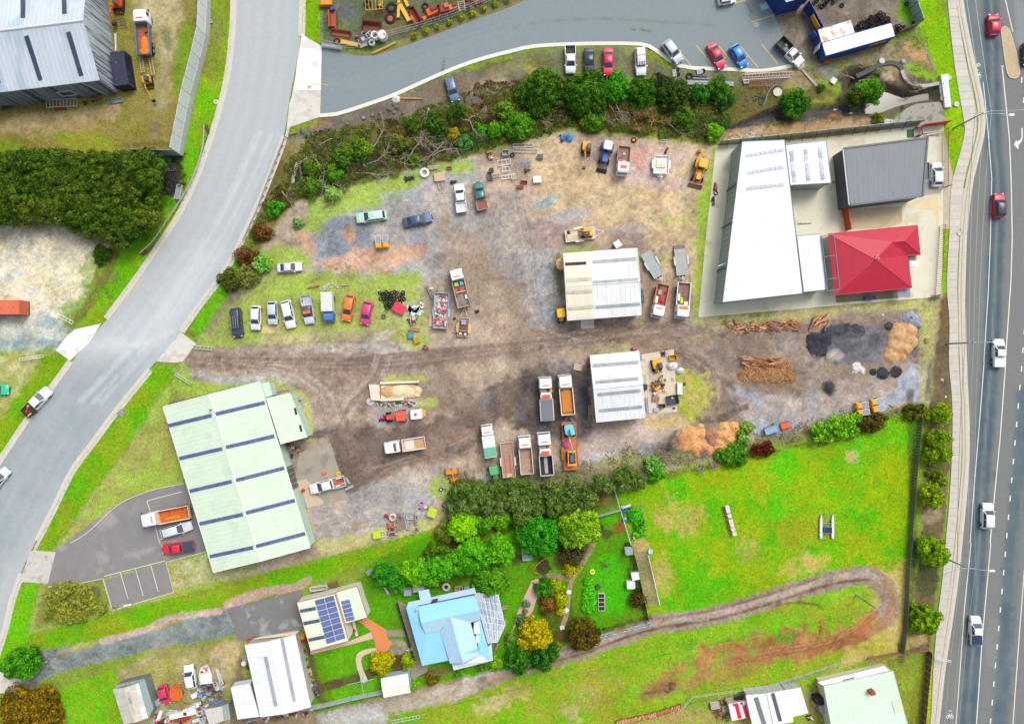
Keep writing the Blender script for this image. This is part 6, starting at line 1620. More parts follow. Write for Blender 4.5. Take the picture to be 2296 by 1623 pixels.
br_('pale leafless tree beside the garden walk',T23,550,60,2.2,.5,91,1.5,(130,120,90),10,'tree',1.6)
br_('small bare sapling near the vegetable patch',T23,815,225,1.0,1.2,92,1.4,(150,140,110),8,'sapling',.4)
def vpos(t,f,r,z=.7):
 a,b=(T(t,*f,z),T(t,*r,z))if t else(D(*f,z),D(*r,z));c=(a+b)/2;d=a-b
 return(c.x,c.y,0),atan2(d.y,d.x),d.length
def pm2(c):return ma(c,.28,.05,.04,1.5,.6)
HL_M=ma((225,232,240),.15,0,.03,sP=.8)
TL_M=ma((190,24,24),.3,0,.05)
BLK=ma((26,27,30),.5,0,.1)
def wh(parent,x,y,r=.33,w=.22,hub=True):
 q=link('wheel',ch(('wh',r,w),lambda:MB().tb((0,-w/2,0),(0,w/2,0),r,n=14).mesh('wheel',RUB)),parent,(x,y,r))
 s=1 if y>0 else-1
 if hub:link('rim',ch(('rim',r),lambda:MB().tb((0,-.02,0),(0,.02,0),r*.62,n=10).mesh('rim',ST)),q,(0,s*(w/2+.01),0))
 return q
SPEC={
 'sedan':(.13,.30,.57,.74,1.44,.90),'hatch':(.03,.16,.56,.76,1.48,.96),'wagon':(.03,.12,.56,.73,1.48,.92),'suv':(.03,.10,.56,.72,1.75,1.08),
 'coupe':(.12,.33,.56,.74,1.35,.88),'dual':(.35,.39,.61,.76,1.75,1.08),'single':(.46,.50,.64,.78,1.7,1.05),'vansmall':(.03,.06,.70,.86,1.85,1.2)}
def cr(lB,cat,t,f,r,kd,c,w=1.82,name=None,rc2=None,rack=False,bn=None,ty_=None,extra=None,gr=None,z=.7,tub=None):
 lc,rz,L=vpos(t,f,r,z);w=w
 rt=tH(name or{'dual':'pickup','single':'utility_truck'}.get(kd,'parked_car'),lB,cat,lc,rz,gr)
 pm=pm2(c);rb,rr,rf,fb,H,bh=SPEC[kd];X=lambda u:-L/2+u*L;hw=w/2
 cut=rb-.02 if kd in('dual','single')else 0
 st=[(0,.80,.60),(.015,.90,.80),(.08,.97,bh),(.25,1,bh+.01),(.6,1,bh),(.72,1,bh),(.86,.985,bh*.93),(.955,.90,bh*.82),(.99,.78,bh*.68),(1,.66,.55)]
 if kd in('hatch','suv','wagon','vansmall'):st[0]=(0,.86,.7);st[1]=(.012,.93,bh-.03)
 if cut:st=[(cut,1,bh)]+[s for s in st if s[0]>cut+.03]
 rG=[]
 for u,k,zt in st:
  y=hw*k;rG.append([(X(u),-y*.96,.22),(X(u),-y,.5),(X(u),-y*.97,zt-.1),(X(u),-y*.86,zt),(X(u),-y*.3,zt+.03),(X(u),y*.3,zt+.03),(X(u),y*.86,zt),(X(u),y*.97,zt-.1),(X(u),y,.5),(X(u),y*.96,.22)])
 MB().loft(rG).bd('body',pm,rt,True)
 if bn:
  MB().hexa([(X(.76),-hw*.8,bh-.02),(X(.96),-hw*.7,bh*.8),(X(.96),hw*.7,bh*.8),(X(.76),hw*.8,bh-.02)],[(X(.76),-hw*.8,bh+.04),(X(.96),-hw*.7,bh*.86),(X(.96),hw*.7,bh*.86),(X(.76),hw*.8,bh+.04)]).bd('bonnet',pm2(bn),rt)
 zb=bh-.02;yb=hw*.90;yr=hw*.70
 def ringc(x0,x1,y,z,e=.1):return[(x0,-y+e,z),(x0+e,-y,z),(x1-e,-y,z),(x1,-y+e,z),(x1,y-e,z),(x1-e,y,z),(x0+e,y,z),(x0,y-e,z)]
 MB().loft([ringc(X(rb),X(fb),yb,zb),ringc(X(rr)-.03,X(rf)+.03,yr+.05,H-.07,.12),ringc(X(rr)+.06,X(rf)-.06,yr-.06,H,.12)]).bd('roof',pm2(rc2)if rc2 else pm,rt,True)
 def pane(nm,a,b,c_,d,off):
  n=(Ve(b)-Ve(a)).cross(Ve(d)-Ve(a)).normalized();q=[Ve(p)for p in(a,b,c_,d)]
  if n.dot(Ve(off))<0:n=-n
  o_=n*.022;i_=n*-.02;v=[p+i_ for p in q]+[p+o_ for p in q]
  if(q[1]-q[0]).cross(q[3]-q[0]).dot(n)<0:v=v[:4][::-1]+v[4:][::-1]
  MB().hexa(v[:4],v[4:]).bd(nm,GL,rt)
 def lp(a,b,k):return tuple(a[i]+(b[i]-a[i])*k for i in range(3))
 F0,F1=(X(fb),0,zb),(X(rf)+.03,0,H-.07)
 def sc(P,y):return(P[0],y,P[2])
 a,b=lp(F0,F1,.06),lp(F0,F1,.96);pane('windscreen',sc(a,-yb+.1),sc(a,yb-.1),sc(b,yr-.05),sc(b,-yr+.05),(1,0,.4))
 R0,R1=(X(rb),0,zb),(X(rr)-.03,0,H-.07);a,b=lp(R0,R1,.15),lp(R0,R1,.92);pane('rear_window',sc(a,-yb+.13),sc(a,yb-.13),sc(b,yr-.08),sc(b,-yr+.08),(-1,0,.3))
 for s in(-1,1):
  for u0,u1,nm in((rb+.03,(rb+fb)/2-.012,'side_window'),((rb+fb)/2+.012,fb-.05,'side_window')):
   q0=(X(u0),s*(yb-.012),zb+.06);q1=(X(u1),s*(yb-.012),zb+.06);v0=rr+.02 if u0<.3+rb*.5 else u0;v1=rf if u1>.6 else u1
   q2=(X(min(u1,v1)),s*(yr+.055),H-.1);q3=(X(max(u0,rr)),s*(yr+.055),H-.1);pane(nm,q0,q1,q2,q3,(0,s,.3))
  MB().box(X(fb)-.12,s*(hw+.08),bh+.05,.14,.2,.14).bd('mirror',pm,rt)
  MB().box(X(.965),s*hw*.66,bh*.72,.16,.34,.16,s*-.25).bd('headlight',HL_M,rt)
  MB().box(X(.012),s*hw*.72,.78,.08,.3,.18).bd('taillight',TL_M,rt)
  for u in(.17,.82):wh(rt,X(u),s*(hw-.12),.34 if H<1.6 else.38)
 MB().box(X(.995),0,.45,.1,w*.5,.2).bd('grille',BLK,rt);MB().box(X(.0)-.0,0,.42,.12,w*.8,.22).bd('bumper',pm if kd not in('dual','single')else ST,rt)
 if kd in('hatch','sedan','wagon','suv'):MB().box(X(.4),0,H+.01,.02,yr*1.6,.015).bd('roof_seam',pm,rt)
 if kd in('dual','single'):
  tr=ty_ or{};tw=tr.get('w',w if kd=='dual' else w+.1);x0=X(0)+.04;x1=X(cut)-.02;xm=(x0+x1)/2;l=x1-x0;fl=ma(tr.get('floor',(60,62,66)),.8,0,.3,4);wm=ma(tr['c'],.55,0,.1)if 'c' in tr else pm;h=tr.get('h',.5);zf=tr.get('z',.62)
  MB().box(xm,0,zf,l,tw*.96,.08).bd('tray_floor',fl,rt)
  for s in(-1,1):MB().box(xm,s*(tw/2-.05),zf+h/2,l,.09 if kd=='dual' else.05,h).bd('tray_side',wm,rt)
  MB().box(x0,0,zf+h/2,.06,tw*.98,h).bd('tailgate',wm,rt);MB().box(x1,0,zf+h/2,.06,tw*.98,h).bd('headboard',wm,rt);MB().box(xm,0,.42,l,.8,.3).bd('chassis',CHAS,rt)
  if tub:MB().box(xm,0,zf+h+.02,l,tw*.96,.05).bd('tonneau_cover',ma(tub,.7,0,.15),rt)
  for it in tr.get('load',[]):
   nm,cx,cy,sx,sy,sz,cc=it;MB().rrect(xm+cx*l/2,cy*tw/2,sx,sy,zf+.04,zf+.04+sz,min(sx,sy)*.2,tp=.85).bd(nm,ma(cc,.6,0,.25,6),rt)
 if rack:
  for i in range(rack):MB().box(X(.5),-hw*.62+i*hw*1.24/(rack-1),H+.1,L*.42,.09,.05).bd('rack_slat',WT if c[0]>200 else ST,rt)
  for u in(.34,.66):MB().box(X(u),0,H+.05,.07,w*.8,.07).bd('rack_bar',DK,rt)
 if extra:extra(rt,X,hw,H,bh)
 return rt
def deck(n,y0,y1,u0,u1,cc,nm='roof_bar',across=True):
 def fn(rt,X,hw,H,bh):
  for i in range(n):u=u0+(u1-u0)*i/max(1,n-1);MB().box(X(u),0,H+.05,.07,hw*1.5,.05).bd(nm,ma(cc,.5),rt)
 return fn
WH=(240,243,248)
cr('white dual cab pickup nose down at the kerb, left of the black sedan','pickup',T20,(525,664),(522,414),'dual',WH,1.9)
cr('black sedan between the white dual cab and the crimson sedan','car',T20,(692,658),(690,436),'sedan',(50,60,78),1.8)
cr('crimson sedan parked beside the black sedan, nose towards the bushes','car',T20,(862,683),(862,434),'sedan',(220,40,84),1.84)
cr('white wagon with a slatted roof rack at the kerb bend','car',T20,(1158,682),(1146,434),'suv',WH,1.9,rack=5)
cr('silver hatchback parked across the kerb in the angled bays','car',T20,(1508,560),(1372,380),'suv',(196,206,216),1.82)
cr('crimson sedan parked between yellow bay lines','car',T20,(1888,612),(1782,396),'sedan',(222,36,80),1.84)
cr('bright blue hatchback parked in the angled bays','car',T20,(2088,598),(1982,416),'hatch',(40,132,226),1.76)
cr('white car at the top edge beside a yellow bay line','car',T20,(2000,-20),(1850,10),'wagon',(230,232,240),1.8)
cr('white utility with a black mesh cage tray, near the blue container','utility truck',T30,(300,580),(90,372),'single',WH,1.9,ty_=dict(c=(70,72,74),floor=(76,84,88),h=.9,load=[('toolbox',.6,-.2,.9,.8,.35,(110,130,140)),('canopy_bag',.2,.5,.6,.5,.2,(180,170,130))]))
cr('blue-grey wagon parked on the gravel below the side road','car',T10,(1792,912),(1728,694),'wagon',(98,124,152),1.8)
cr('white hatchback parked outside the flat dark building','car',T30,(1512,1454),(1518,1672),'hatch',WH,1.85)
cr('red hatchback driving north beside the traffic island','car',T30,(2020,130),(2028,322),'hatch',(216,20,60),1.95,gr='cars on the highway')
cr('black car at the right edge beside the traffic island','car',T30,(2330,590),(2330,390),'sedan',(50,54,58),1.84)
cr('red hatchback with a black glass roof driving on the highway','car',T31,(2068,112),(2070,328),'suv',(220,30,66),1.9,rc2=(58,68,78))
cr('white pickup on the highway beside the middle street light','pickup',T31,(2068,1416),(2066,1670),'dual',WH,1.9,tub=(232,236,240))
cr('white wagon driving on the highway beside the footpath trees','car',T32,(1968,1262),(1962,1494),'suv',WH,1.95)
cr('white pickup with a dark covered tray at the bottom of the highway','pickup',T33,(1858,652),(1860,904),'dual',WH,1.9,tub=(44,58,90))
cr('mint and white station wagon parked on the north grass of the site','car',T11,(896,338),(1168,302),'wagon',(196,232,212),1.86)
cr('dark blue sedan with a bright blue bonnet in the yard','car',T11,(1582,322),(1320,380),'sedan',(72,92,124),1.82,bn=(60,100,164))
cr('white dual cab utility with a white tray, north side of the yard','utility truck',T11,(1818,24),(1850,286),'dual',WH,1.9,ty_=dict(c=(236,238,240),floor=(224,224,226),h=.3,z=.85,w=1.95))
cr('dark green utility with a rusty brown tray in the yard','utility truck',T11,(1988,8),(2036,262),'dual',(62,124,128),1.75,ty_=dict(c=(190,170,150),floor=(156,96,88),h=.2,z=.85,w=1.95))
cr('white coupe with a faint red bonnet stripe, nose to the right','car',T11,(412,766),(190,782),'coupe',(226,228,234),1.7)
cr('black four wheel drive with a roof platform, leftmost of the parked row','car',T01,(2138,1402),(2110,1140),'suv',(66,74,96),1.9,rack=4)
cr('white hatchback second from the left in the parked row','car',T11,(-5,1338),(0,1120),'hatch',WH,1.8)
cr('small silver hatchback third from the left in the parked row','car',T11,(152,1290),(146,1082),'hatch',(206,216,220),1.78)
cr('long white wagon fourth from the left in the parked row','car',T11,(318,1322),(262,1074),'wagon',WH,1.9)
cr('white and grey dual cab with an orange stripe behind its cab','pickup',T11,(484,1284),(446,1028),'dual',(214,220,228),1.86,rc2=(92,96,106),tub=None,ty_=dict(c=(206,212,222),floor=(190,196,204),h=.45),extra=lambda rt,X,hw,H,bh:MB().box(X(.6),0,H+.02,.5,hw*1.4,.05).bd('orange_panel',ma((230,120,40),.5),rt))
cr('orange hatchback in the parked row','car',T11,(806,1258),(850,1018),'hatch',(250,132,56),1.86)
cr('magenta hatchback, rightmost of the parked row','car',T11,(972,1290),(1010,1082),'hatch',(226,70,132),1.78)
cr('green car at the left edge on the sandy yard','car',T02,(78,250),(-150,244),'sedan',(60,200,150),1.9)
cr('white utility with an open black tray of tools on the verge','utility truck',T02,(440,244),(230,470),'dual',WH,1.95,ty_=dict(c=(50,52,56),floor=(60,60,62),h=.35,z=.75,load=[('red_tool',.1,.3,.35,.3,.3,(220,50,60)),('yellow_case',-.5,-.7,.8,.25,.3,(240,200,40)),('red_crate',-.4,.1,.4,.35,.3,(230,60,40)),('tool_box',.5,.6,.5,.4,.25,(190,180,140))]))
cr('white and blue car at the left edge of the curving road','car',T02,(66,960),(-90,1150),'hatch',(226,232,244),1.8)
cr('silver wagon between the orange tray truck and the red pickup','car',T02,(1722,1462),(1442,1544),'wagon',(218,224,232),1.86)
cr('red pickup with a black tray cover in the works car park','pickup',T03,(1452,58),(1742,22),'dual',(226,48,60),1.8,tub=(62,74,92))
cr('white ute with tools in its tray by the workshop door','utility truck',T12,(480,1146),(800,1060),'dual',(238,240,250),1.9,ty_=dict(c=(226,226,230),floor=(176,130,110),h=.35,z=.8,w=1.95,load=[('white_box',.3,.6,.9,.3,.4,(240,240,244)),('orange_machine',.3,-.1,.6,.5,.45,(230,80,40)),('red_case',-.1,-.4,.5,.4,.3,(220,50,60)),('white_sheet',-.1,-.7,1.1,.3,.2,(236,220,226)),('wood_stack',-.6,.5,.7,.4,.35,(214,150,100)),('tool_bin',-.6,-.3,.6,.5,.3,(96,90,84))]))
cr('old white sedan with blue-tinted glass beside the scrap heap','car',T03,(1685,1092),(1722,1305),'wagon',WH,1.85)
cr('small red car among the sheds at the bottom left','car',T03,(1500,1440),(1452,1278),'hatch',(232,54,96),1.7)
def tk(lB,t,f,r,w,cabL,body,name='tipper_truck',cat='truck',cab=WH,floor=(150,120,100),sd_=(225,225,225),h=.7,zt=1.15,load=None,cover=None,z=1.8,vi=None,kit=None,ax_=(.14,.74,.86),cH=2.55,gap=.12,bH=None,hood=None,rim=None):
 lc,rz,L=vpos(t,f,r,z);rt=tH(name,lB,cat,lc,rz);X=L/2;cm=pm2(cab);hw=w/2;c0=X-cabL
 rg=[]
 for zz,e,k in((.55,0,1),(1.35,.0,1),(cH-.15,.16,.93),(cH,.32,.84)):
  rg.append([(c0+.03,-hw*k+.08,zz),(c0+.1,-hw*k,zz),(X-e-.2,-hw*k,zz),(X-e,-hw*k+.22,zz),(X-e,hw*k-.22,zz),(X-e-.2,hw*k,zz),(c0+.1,hw*k,zz),(c0+.03,hw*k-.08,zz)])
 MB().loft(rg).bd('cab',cm,rt,True)
 MB().hexa([(X-.04,-hw+.25,1.4),(X+.0,-hw+.25,1.4),(X+.0,hw-.25,1.4),(X-.04,hw-.25,1.4)],[(X-.2,-hw*.93+.22,cH-.24),(X-.14,-hw*.93+.22,cH-.24),(X-.14,hw*.93-.22,cH-.24),(X-.2,hw*.93-.22,cH-.24)]).bd('windscreen',GL,rt)
 for s in(-1,1):
  MB().hexa([(X-1.1,s*hw-.01,1.45),(X-.35,s*hw-.01,1.45),(X-.35,s*hw+.015,1.45),(X-1.1,s*hw+.015,1.45)][::s],[(X-1.1,s*hw*.94-.0,cH-.3),(X-.45,s*hw*.94-.0,cH-.3),(X-.45,s*(hw*.94+.03),cH-.3),(X-1.1,s*(hw*.94+.03),cH-.3)][::s]).bd('side_window',GL,rt)
  MB().box(X-.1,s*(hw+.14),1.8,.1,.2,.42).bd('mirror',BLK,rt);MB().box(X-.02,s*hw*.72,.75,.08,.32,.2).bd('headlight',HL_M,rt)
 MB().box(X,0,.5,.16,w*.96,.3).bd('bumper',ST if cab[0]<200 else cm,rt)
 if vi:MB().box(X-.12,0,cH-.04,.3,w*.8,.08).bd('visor',ma(vi,.4),rt)
 MB().box(c0+.55,0,cH+.06,.16,w*.55,.1).bd('beacon_bar',ma((230,140,60)if not vi else(210,214,220),.4),rt)
 MB().box(-cabL/2+.1,.38,.78,L-cabL+.4,.12,.24).box(-cabL/2+.1,-.38,.78,L-cabL+.4,.12,.24).bd('chassis',CHAS,rt)
 for u in ax_:
  for s in(-1,1):wh(rt,X-u*L,s*(hw-.2),.5,.34 if u<.3 else.5)
 x1=c0-gap;x0=-X+.05;xm=(x0+x1)/2;l=x1-x0;sm=ma(sd_,.5,.05,.12,2)
 if kit:kx=kit(rt,c0,hw,cH);x1-=kx;xm=(x0+x1)/2;l=x1-x0
 if bH:
  MB().box(xm,0,zt+bH/2,l,w,bH).bd('box_body',sm,rt)
  for i in range(int(l/.6)):MB().box(x0+(i+.5)*l/int(l/.6),0,zt+bH+.015,.05,w-.1,.03).bd('roof_rib',sm,rt)
 else:
  MB().box(xm,0,zt,l,w-.04,.1).bd('tray_floor',ma(floor,.85,0,.25,2,we=((floor[0]*.8,floor[1]*.75,floor[2]*.72),1.6,.56)),rt)
  for s in(-1,1):
   MB().box(xm,s*(hw-.05),zt+h/2+.05,l,.08,h).box(xm,s*(hw-.03),zt+h+.05,l,.14,.08).bd('tray_side',sm,rt)
   for i in range(max(2,int(l/.9))):MB().box(x0+(i+.5)*l/max(2,int(l/.9)),s*(hw+.01),zt+h/2,.08,.06,h).bd('side_rib',sm,rt)
  MB().box(x0,0,zt+h/2+.05,.08,w,h).bd('tailgate',sm,rt);MB().box(x1,0,zt+h/2+.15,.08,w,h+.2).bd('headboard',sm,rt)
  for s in(-1,1):MB().box(x0-.02,s*hw*.8,.8,.06,.3,.14).bd('taillight',TL_M,rt)
  for it in(load or[]):
   nm,cx,cy,sx,sy,sz,cc=it[:7];k=it[7]if len(it)>7 else 0;mm=ma(cc,.7,0,.3,5)
   X0,Y0=xm+cx*l/2,cy*(hw-.1)
   if k=='heap':MB().dome((X0,Y0,zt+.04),sx/2,sy/2,sz,16,5,.12).bd(nm,mm,rt,True)
   elif k=='ball':MB().dome((X0,Y0,zt+sz*.5),sx/2,sy/2,sz*.55,10,5,.15,True).bd(nm,mm,rt,True)
   else:MB().rrect(X0,Y0,sx,sy,zt+.05,zt+.05+sz,min(sx,sy)*.12,tp=.95).bd(nm,mm,rt)
  if cover:
   k=int(l/.45)
   for i in range(k):MB().box(x0+(i+.5)*l/k,0,zt+h+.12+(i%2)*.02,l/k*.97,w*.92,.05).bd('tarpaulin_bay',ma(cover,.8,0,.12,3),rt)
 return rt
def junk_load(n,seed,pal,smax=.6,smin=.2):
 g=random.Random(seed);return[('rubbish',g.uniform(-.88,.88),g.uniform(-.75,.75),g.uniform(smin,smax),g.uniform(smin,smax),g.uniform(.15,.6),g.choice(pal),g.choice([0,'ball',0]))for _ in range(n)]
def orange_kit(rt,c0,hw,H):
 MB().box(c0-.42,hw*.35,1.6,.5,hw*1.1,.8).bd('hydraulic_tank',GREYR,rt);MB().box(c0-.42,-hw*.78,1.6,.6,hw*.4,.7).bd('orange_locker',ma((240,160,50),.5),rt);MB().box(c0-.85,0,1.7,.3,hw*1.5,.5).bd('white_locker',WT,rt)
 MB().box(c0-1.35,0,2.25,.55,hw*1.25,.12).bd('orange_hatch',ma((250,100,50),.5),rt);MB().box(c0-1.35,0,1.6,.7,hw*1.7,.9).bd('white_hopper',WT,rt);return 1.75
tk('white tipper with orange clay in its tray, mini digger ramps behind',T00,(1262,95),(1288,492),2.3,2.2,None,floor=(170,100,66),sd_=(96,128,160),load=[('orange_clay',-.3,.0,3.2,1.5,.45,(240,130,30),'heap'),('orange_clay',-.7,0,1.6,1.7,.35,(250,140,30),'heap'),('clay_lump',.6,-.4,.7,.6,.3,(150,80,40))])
tk('white tray truck carrying coloured bins and boxes, centre of the yard',T11,(1788,792),(1868,1130),2.25,1.9,None,'tray_truck',sd_=(190,164,136),floor=(150,138,130),h=.5,load=[('green_bin',.75,.45,.7,.7,.5,(170,220,60)),('blue_bin',.75,-.45,.7,.6,.5,(90,180,214)),('red_bags',.35,.1,1.4,.6,.4,(220,50,50),'ball'),('crossbar',.15,0,.2,1.9,.5,(214,180,150)),('red_drum',-.02,.75,.35,.35,.5,(226,40,80)),('red_drum',-.02,-.75,.35,.35,.5,(226,60,90)),('white_sack',-.3,-.7,.8,.4,.4,(240,236,240)),('grey_soil',-.6,.1,1.2,1.3,.15,(140,132,128),'heap')])
tk('blue cab truck with a white box body in the parked row',T11,(650,1260),(640,998),1.95,1.6,None,'box_truck',cab=(66,130,206),sd_=(226,226,220),bH=1.5,zt=.85,z=1.4,ax_=(.16,.78),cH=1.75)
tk('white tray truck with an orange cab hood, north fence of the yard',T20,(990,1560),(1012,1308),2.2,1.9,None,'tray_truck',sd_=(176,124,90),floor=(150,124,110),h=.45,vi=(150,170,190),ax_=(.16,.8),load=[('spare_wheel',-.1,.1,.5,.5,.2,(190,186,180)),('red_boxes',.8,.5,.5,.5,.4,(220,110,60)),('orange_gear',.8,-.5,.5,.8,.4,(226,120,90)),('white_gear',.85,0,.4,.6,.4,(226,220,220))],kit=lambda rt,c0,hw,H:(MB().box(c0+.9,0,H+.05,.6,1.1,.05).bd('orange_hatch',ma((250,120,60),.5),rt),0)[1])
tk('white tray truck with rust red sides and red bags, left of the pair',T21,(1300,1218),(1362,925),2.15,2.0,None,'tray_truck',sd_=(206,120,100),floor=(160,104,84),h=.45,ax_=(.16,.8),load=[('red_bag',.55,.35,.7,.8,.4,(226,30,80),'ball'),('red_bag',.3,.2,.5,.5,.35,(236,50,70),'ball'),('white_box',.55,-.65,1.2,.45,.4,(244,244,244)),('scrap',-.2,-.3,.8,.6,.3,(170,170,176)),('dark_box',-.75,-.6,.5,.4,.3,(70,74,76)),('red_drum',-.3,.75,.3,.3,.4,(170,40,80))])
tk('white tray truck with a bright yellow bag in its tray, right of the pair',T21,(1524,1228),(1550,910),2.3,2.1,None,'tray_truck',sd_=(232,232,236),floor=(140,118,108),h=.5,ax_=(.16,.8),load=[('yellow_bag',.65,-.2,.9,.6,.4,(220,240,30),'ball'),('yellow_bag',.4,-.25,.5,.5,.4,(240,214,20),'ball'),('white_cylinder',.3,-.7,1.3,.35,.4,(240,240,240)),('white_box',.8,.55,.6,.7,.3,(236,230,226)),('orange_cone',-.1,-.6,.25,.25,.4,(240,110,40)),('brown_plate',-.2,.4,1.8,.9,.08,(150,100,84))],kit=lambda rt,c0,hw,H:(MB().box(c0+.4,0,H+.03,.5,hw*1.4,.06).bd('orange_hatch',ma((250,130,60),.5),rt),0)[1])
tk('white flatbed with rust stained tray standing alone in the mud',T12,(1146,776),(1516,722),2.1,2.8,None,'tray_truck',sd_=(232,230,226),floor=(206,170,130),h=.4,ax_=(.16,.74),cH=2.3,load=[('white_stain_sheet',.4,0,1.6,1.7,.03,(230,220,208)),('tan_soil',-.45,0,1.6,1.6,.08,(210,160,110),'heap')],kit=lambda rt,c0,hw,H:(MB().box(c0+.75,0,H+.012,.5,hw*1.35,.04).bd('roof_window',ma((84,104,130),.2),rt),.3)[1])
tk('white and orange tipper in the works car park',T02,(1275,1425),(1692,1345),2.3,2.6,None,floor=(206,104,44),sd_=(236,214,190),h=.7,load=[('orange_clay',.2,.5,3.0,.5,.15,(244,140,30),'heap'),('yellow_box',-.95,.5,.3,.3,.3,(240,200,40)),('yellow_box',-.95,-.6,.3,.3,.3,(240,200,40))],z=1.9)
tk('white cab truck with a white and green box, western one of the truck line',T12,(2066,568),(2108,856),2.1,1.7,None,'box_truck',sd_=(246,248,248),bH=1.1,zt=1.2,ax_=(.16,.8),cH=2.4,kit=lambda rt,c0,hw,H:(MB().box(c0-2.95,0,1.75,1.7,hw*1.98,1.2).bd('green_box',ma((110,180,150),.5,0,.1),rt),0)[1])
tk('white tipper with a grey tarpaulin in the black mud',T22,(296,140),(320,530),2.3,1.9,None,sd_=(236,222,190),floor=(96,100,108),cover=(120,128,138),kit=orange_kit,z=2.1)
tk('white tipper with rusty water standing in its tray',T22,(474,120),(506,478),2.35,2.1,None,sd_=(238,224,216),floor=(196,124,60),h=.8,load=[('rusty_water',0,0,3.9,1.8,.25,(204,130,50)),('tan_mud',.75,0,1.0,1.7,.3,(190,160,130),'heap')],z=2.1)
tk('white tipper with an empty brown tray, middle of the southern trucks',T22,(110,670),(138,1010),2.25,1.9,None,sd_=(216,206,190),floor=(176,146,128),h=.7,z=2.0)
tk('white tipper with an orange hatch and an empty black tray',T22,(284,640),(318,1022),2.35,2.0,None,sd_=(214,210,206),floor=(50,52,60),h=1.0,kit=orange_kit,load=[('grey_plank',0,.05,3.0,.6,.12,(176,166,172))],z=2.1)
def tL(lB,t,f,r,w,c,sd_=(200,205,208),h=.3,zf=.6,draw=True,ax2=(.5,.6),ramp=False,name='trailer',floor=None,zz=.6,load=None,ff=.22,sp2=False):
 lc,rz,L=vpos(t,f,r,zz);rt=tH(name,lB,'trailer',lc,rz);X=L/2;dl=L*ff if draw else 0;l=L-dl;xm=-X+l/2;hw=w/2;sm=ma(sd_,.55,.1,.2,3)
 MB().box(xm,0,zf,l,w,.1).bd('bed',ma(floor or c,.75,0,.25,2,we=((150,110,80),1.5,.66)),rt)
 for s in(-1,1):
  MB().box(xm,s*hw,zf+h/2,l,.07,h).bd('side',sm,rt)
  for u in ax2:wh(rt,-X+l*(1-u),s*(hw+.14),.34,.2)
  ua=sum(ax2)/len(ax2);MB().box(-X+l*(1-ua),s*(hw+.16),.78,.75*len(ax2),.3,.06).bd('mudguard',sm,rt)
  if draw:MB().tb((xm+l/2-.1,s*hw*.75,zf-.1),(X,0,zf-.12),.05,n=4).bd('drawbar',ma(sd_,.5,.1,.2),rt)
 MB().box(xm+l/2,0,zf+h/2,.07,w,h).bd('headboard',sm,rt)
 if not ramp:MB().box(-X,0,zf+h/2,.07,w,h).bd('tailgate',sm,rt)
 else:MB().hexa([(-X-.8,-hw,.02),(-X,-hw,zf-.05),(-X,hw,zf-.05),(-X-.8,hw,.02)],[(-X-.8,-hw,.08),(-X,-hw,zf+.03),(-X,hw,zf+.03),(-X-.8,hw,.08)]).bd('ramp',ma((120,118,112),.7,.1,.2),rt)
 if sp2:MB().ring((X-dl*.55,0,zf+.1),.2,.09,12,5).bd('spare_wheel',ma((236,230,220),.6),rt)
 for it in(load or[]):
  nm,cx,cy,sx,sy,sz,cc=it[:7];mm=ma(cc,.65,0,.3,5)
  if len(it)>7 and it[7]=='ball':MB().dome((xm+cx*l/2,cy*hw,zf+sz*.5),sx/2,sy/2,sz*.55,9,4,.2,True).bd(nm,mm,rt)
  else:MB().rrect(xm+cx*l/2,cy*hw,sx,sy,zf+.05,zf+.05+sz,min(sx,sy)*.1,tp=.95).bd(nm,mm,rt)
 return rt
tL('flat grey trailer parked askew beside the half cream shed',T21,(1352,912),(1200,648),1.9,(172,180,182),ramp=False,h=.12,sp2=True)
tL('flat grey trailer with its ramp down beside the site boundary',T21,(1536,908),(1506,612),2.0,(178,180,178),ramp=True,h=.12,sp2=True)
tL('blue framed skip trailer heaped with mixed rubbish',T11,(1668,1010),(1654,1322),2.5,(200,180,170),sd_=(150,200,230),h=.6,draw=False,name='rubbish_trailer',load=junk_load(95,5,PL("240,236,240 230,150,150 236,60,140 206,180,160 245,240,236 180,110,90 236,220,220 120,110,120 240,200,190"),.55))
tL('white plant trailer carrying the small yellow excavator',T21,(822,452),(478,500),2.0,(226,212,186),sd_=(236,232,224),h=.15)
tl=tL('long rusty plant trailer carrying a cyan digger and a yellow loader',T22,(508,480),(532,966),2.45,(196,122,80),sd_=(214,140,100),h=.18,zf=.85,ff=.12,ax2=(.55,.65,.75),zz=1)
for o in tl.children:
 if o.name.startswith('drawbar'):o.data.materials[0]=ma((110,170,214),.5)
tL('rust striped flat tray standing between the trucks',T12,(2246,722),(2272,1030),2.2,(170,140,124),sd_=(230,220,210),h=.35,draw=False,floor=(176,140,120),load=[('rust_plate',-.3,.5,2.8,.12,.04,(200,90,40)),('rust_plate',-.2,-.3,3,.16,.04,(196,86,40)),('tan_board',-.9,0,.5,.9,.15,(240,190,140))])
tL('white boat trailer with a white cover, north fence of the yard',T20,(1332,1606),(1338,1406),2.6,(226,224,216),sd_=(244,244,246),h=.35,load=[('cushion',.0,.3,.9,.8,.2,(236,226,190)),('cushion',.0,-.35,.9,.8,.2,(236,228,200)),('cushion',-.3,0,.9,1.6,.15,(240,236,226))],sp2=True,name='boat_trailer')
tL('small orange box trailer beside the small red car',T03,(1572,1240),(1588,1402),1.6,(214,110,40),sd_=(226,130,60),h=.35,ff=.25)
tL('orange and blue tool trailer parked on the gravel by the south fence',T32,(-30,625),(186,555),1.3,(150,176,200),sd_=(120,150,180),h=.3,draw=False,load=[('orange_bin',-.6,0,1.5,1.0,.6,(234,104,50)),('dark_bar',-.6,.8,1.5,.25,.4,(110,64,50))],ax2=(.5,))
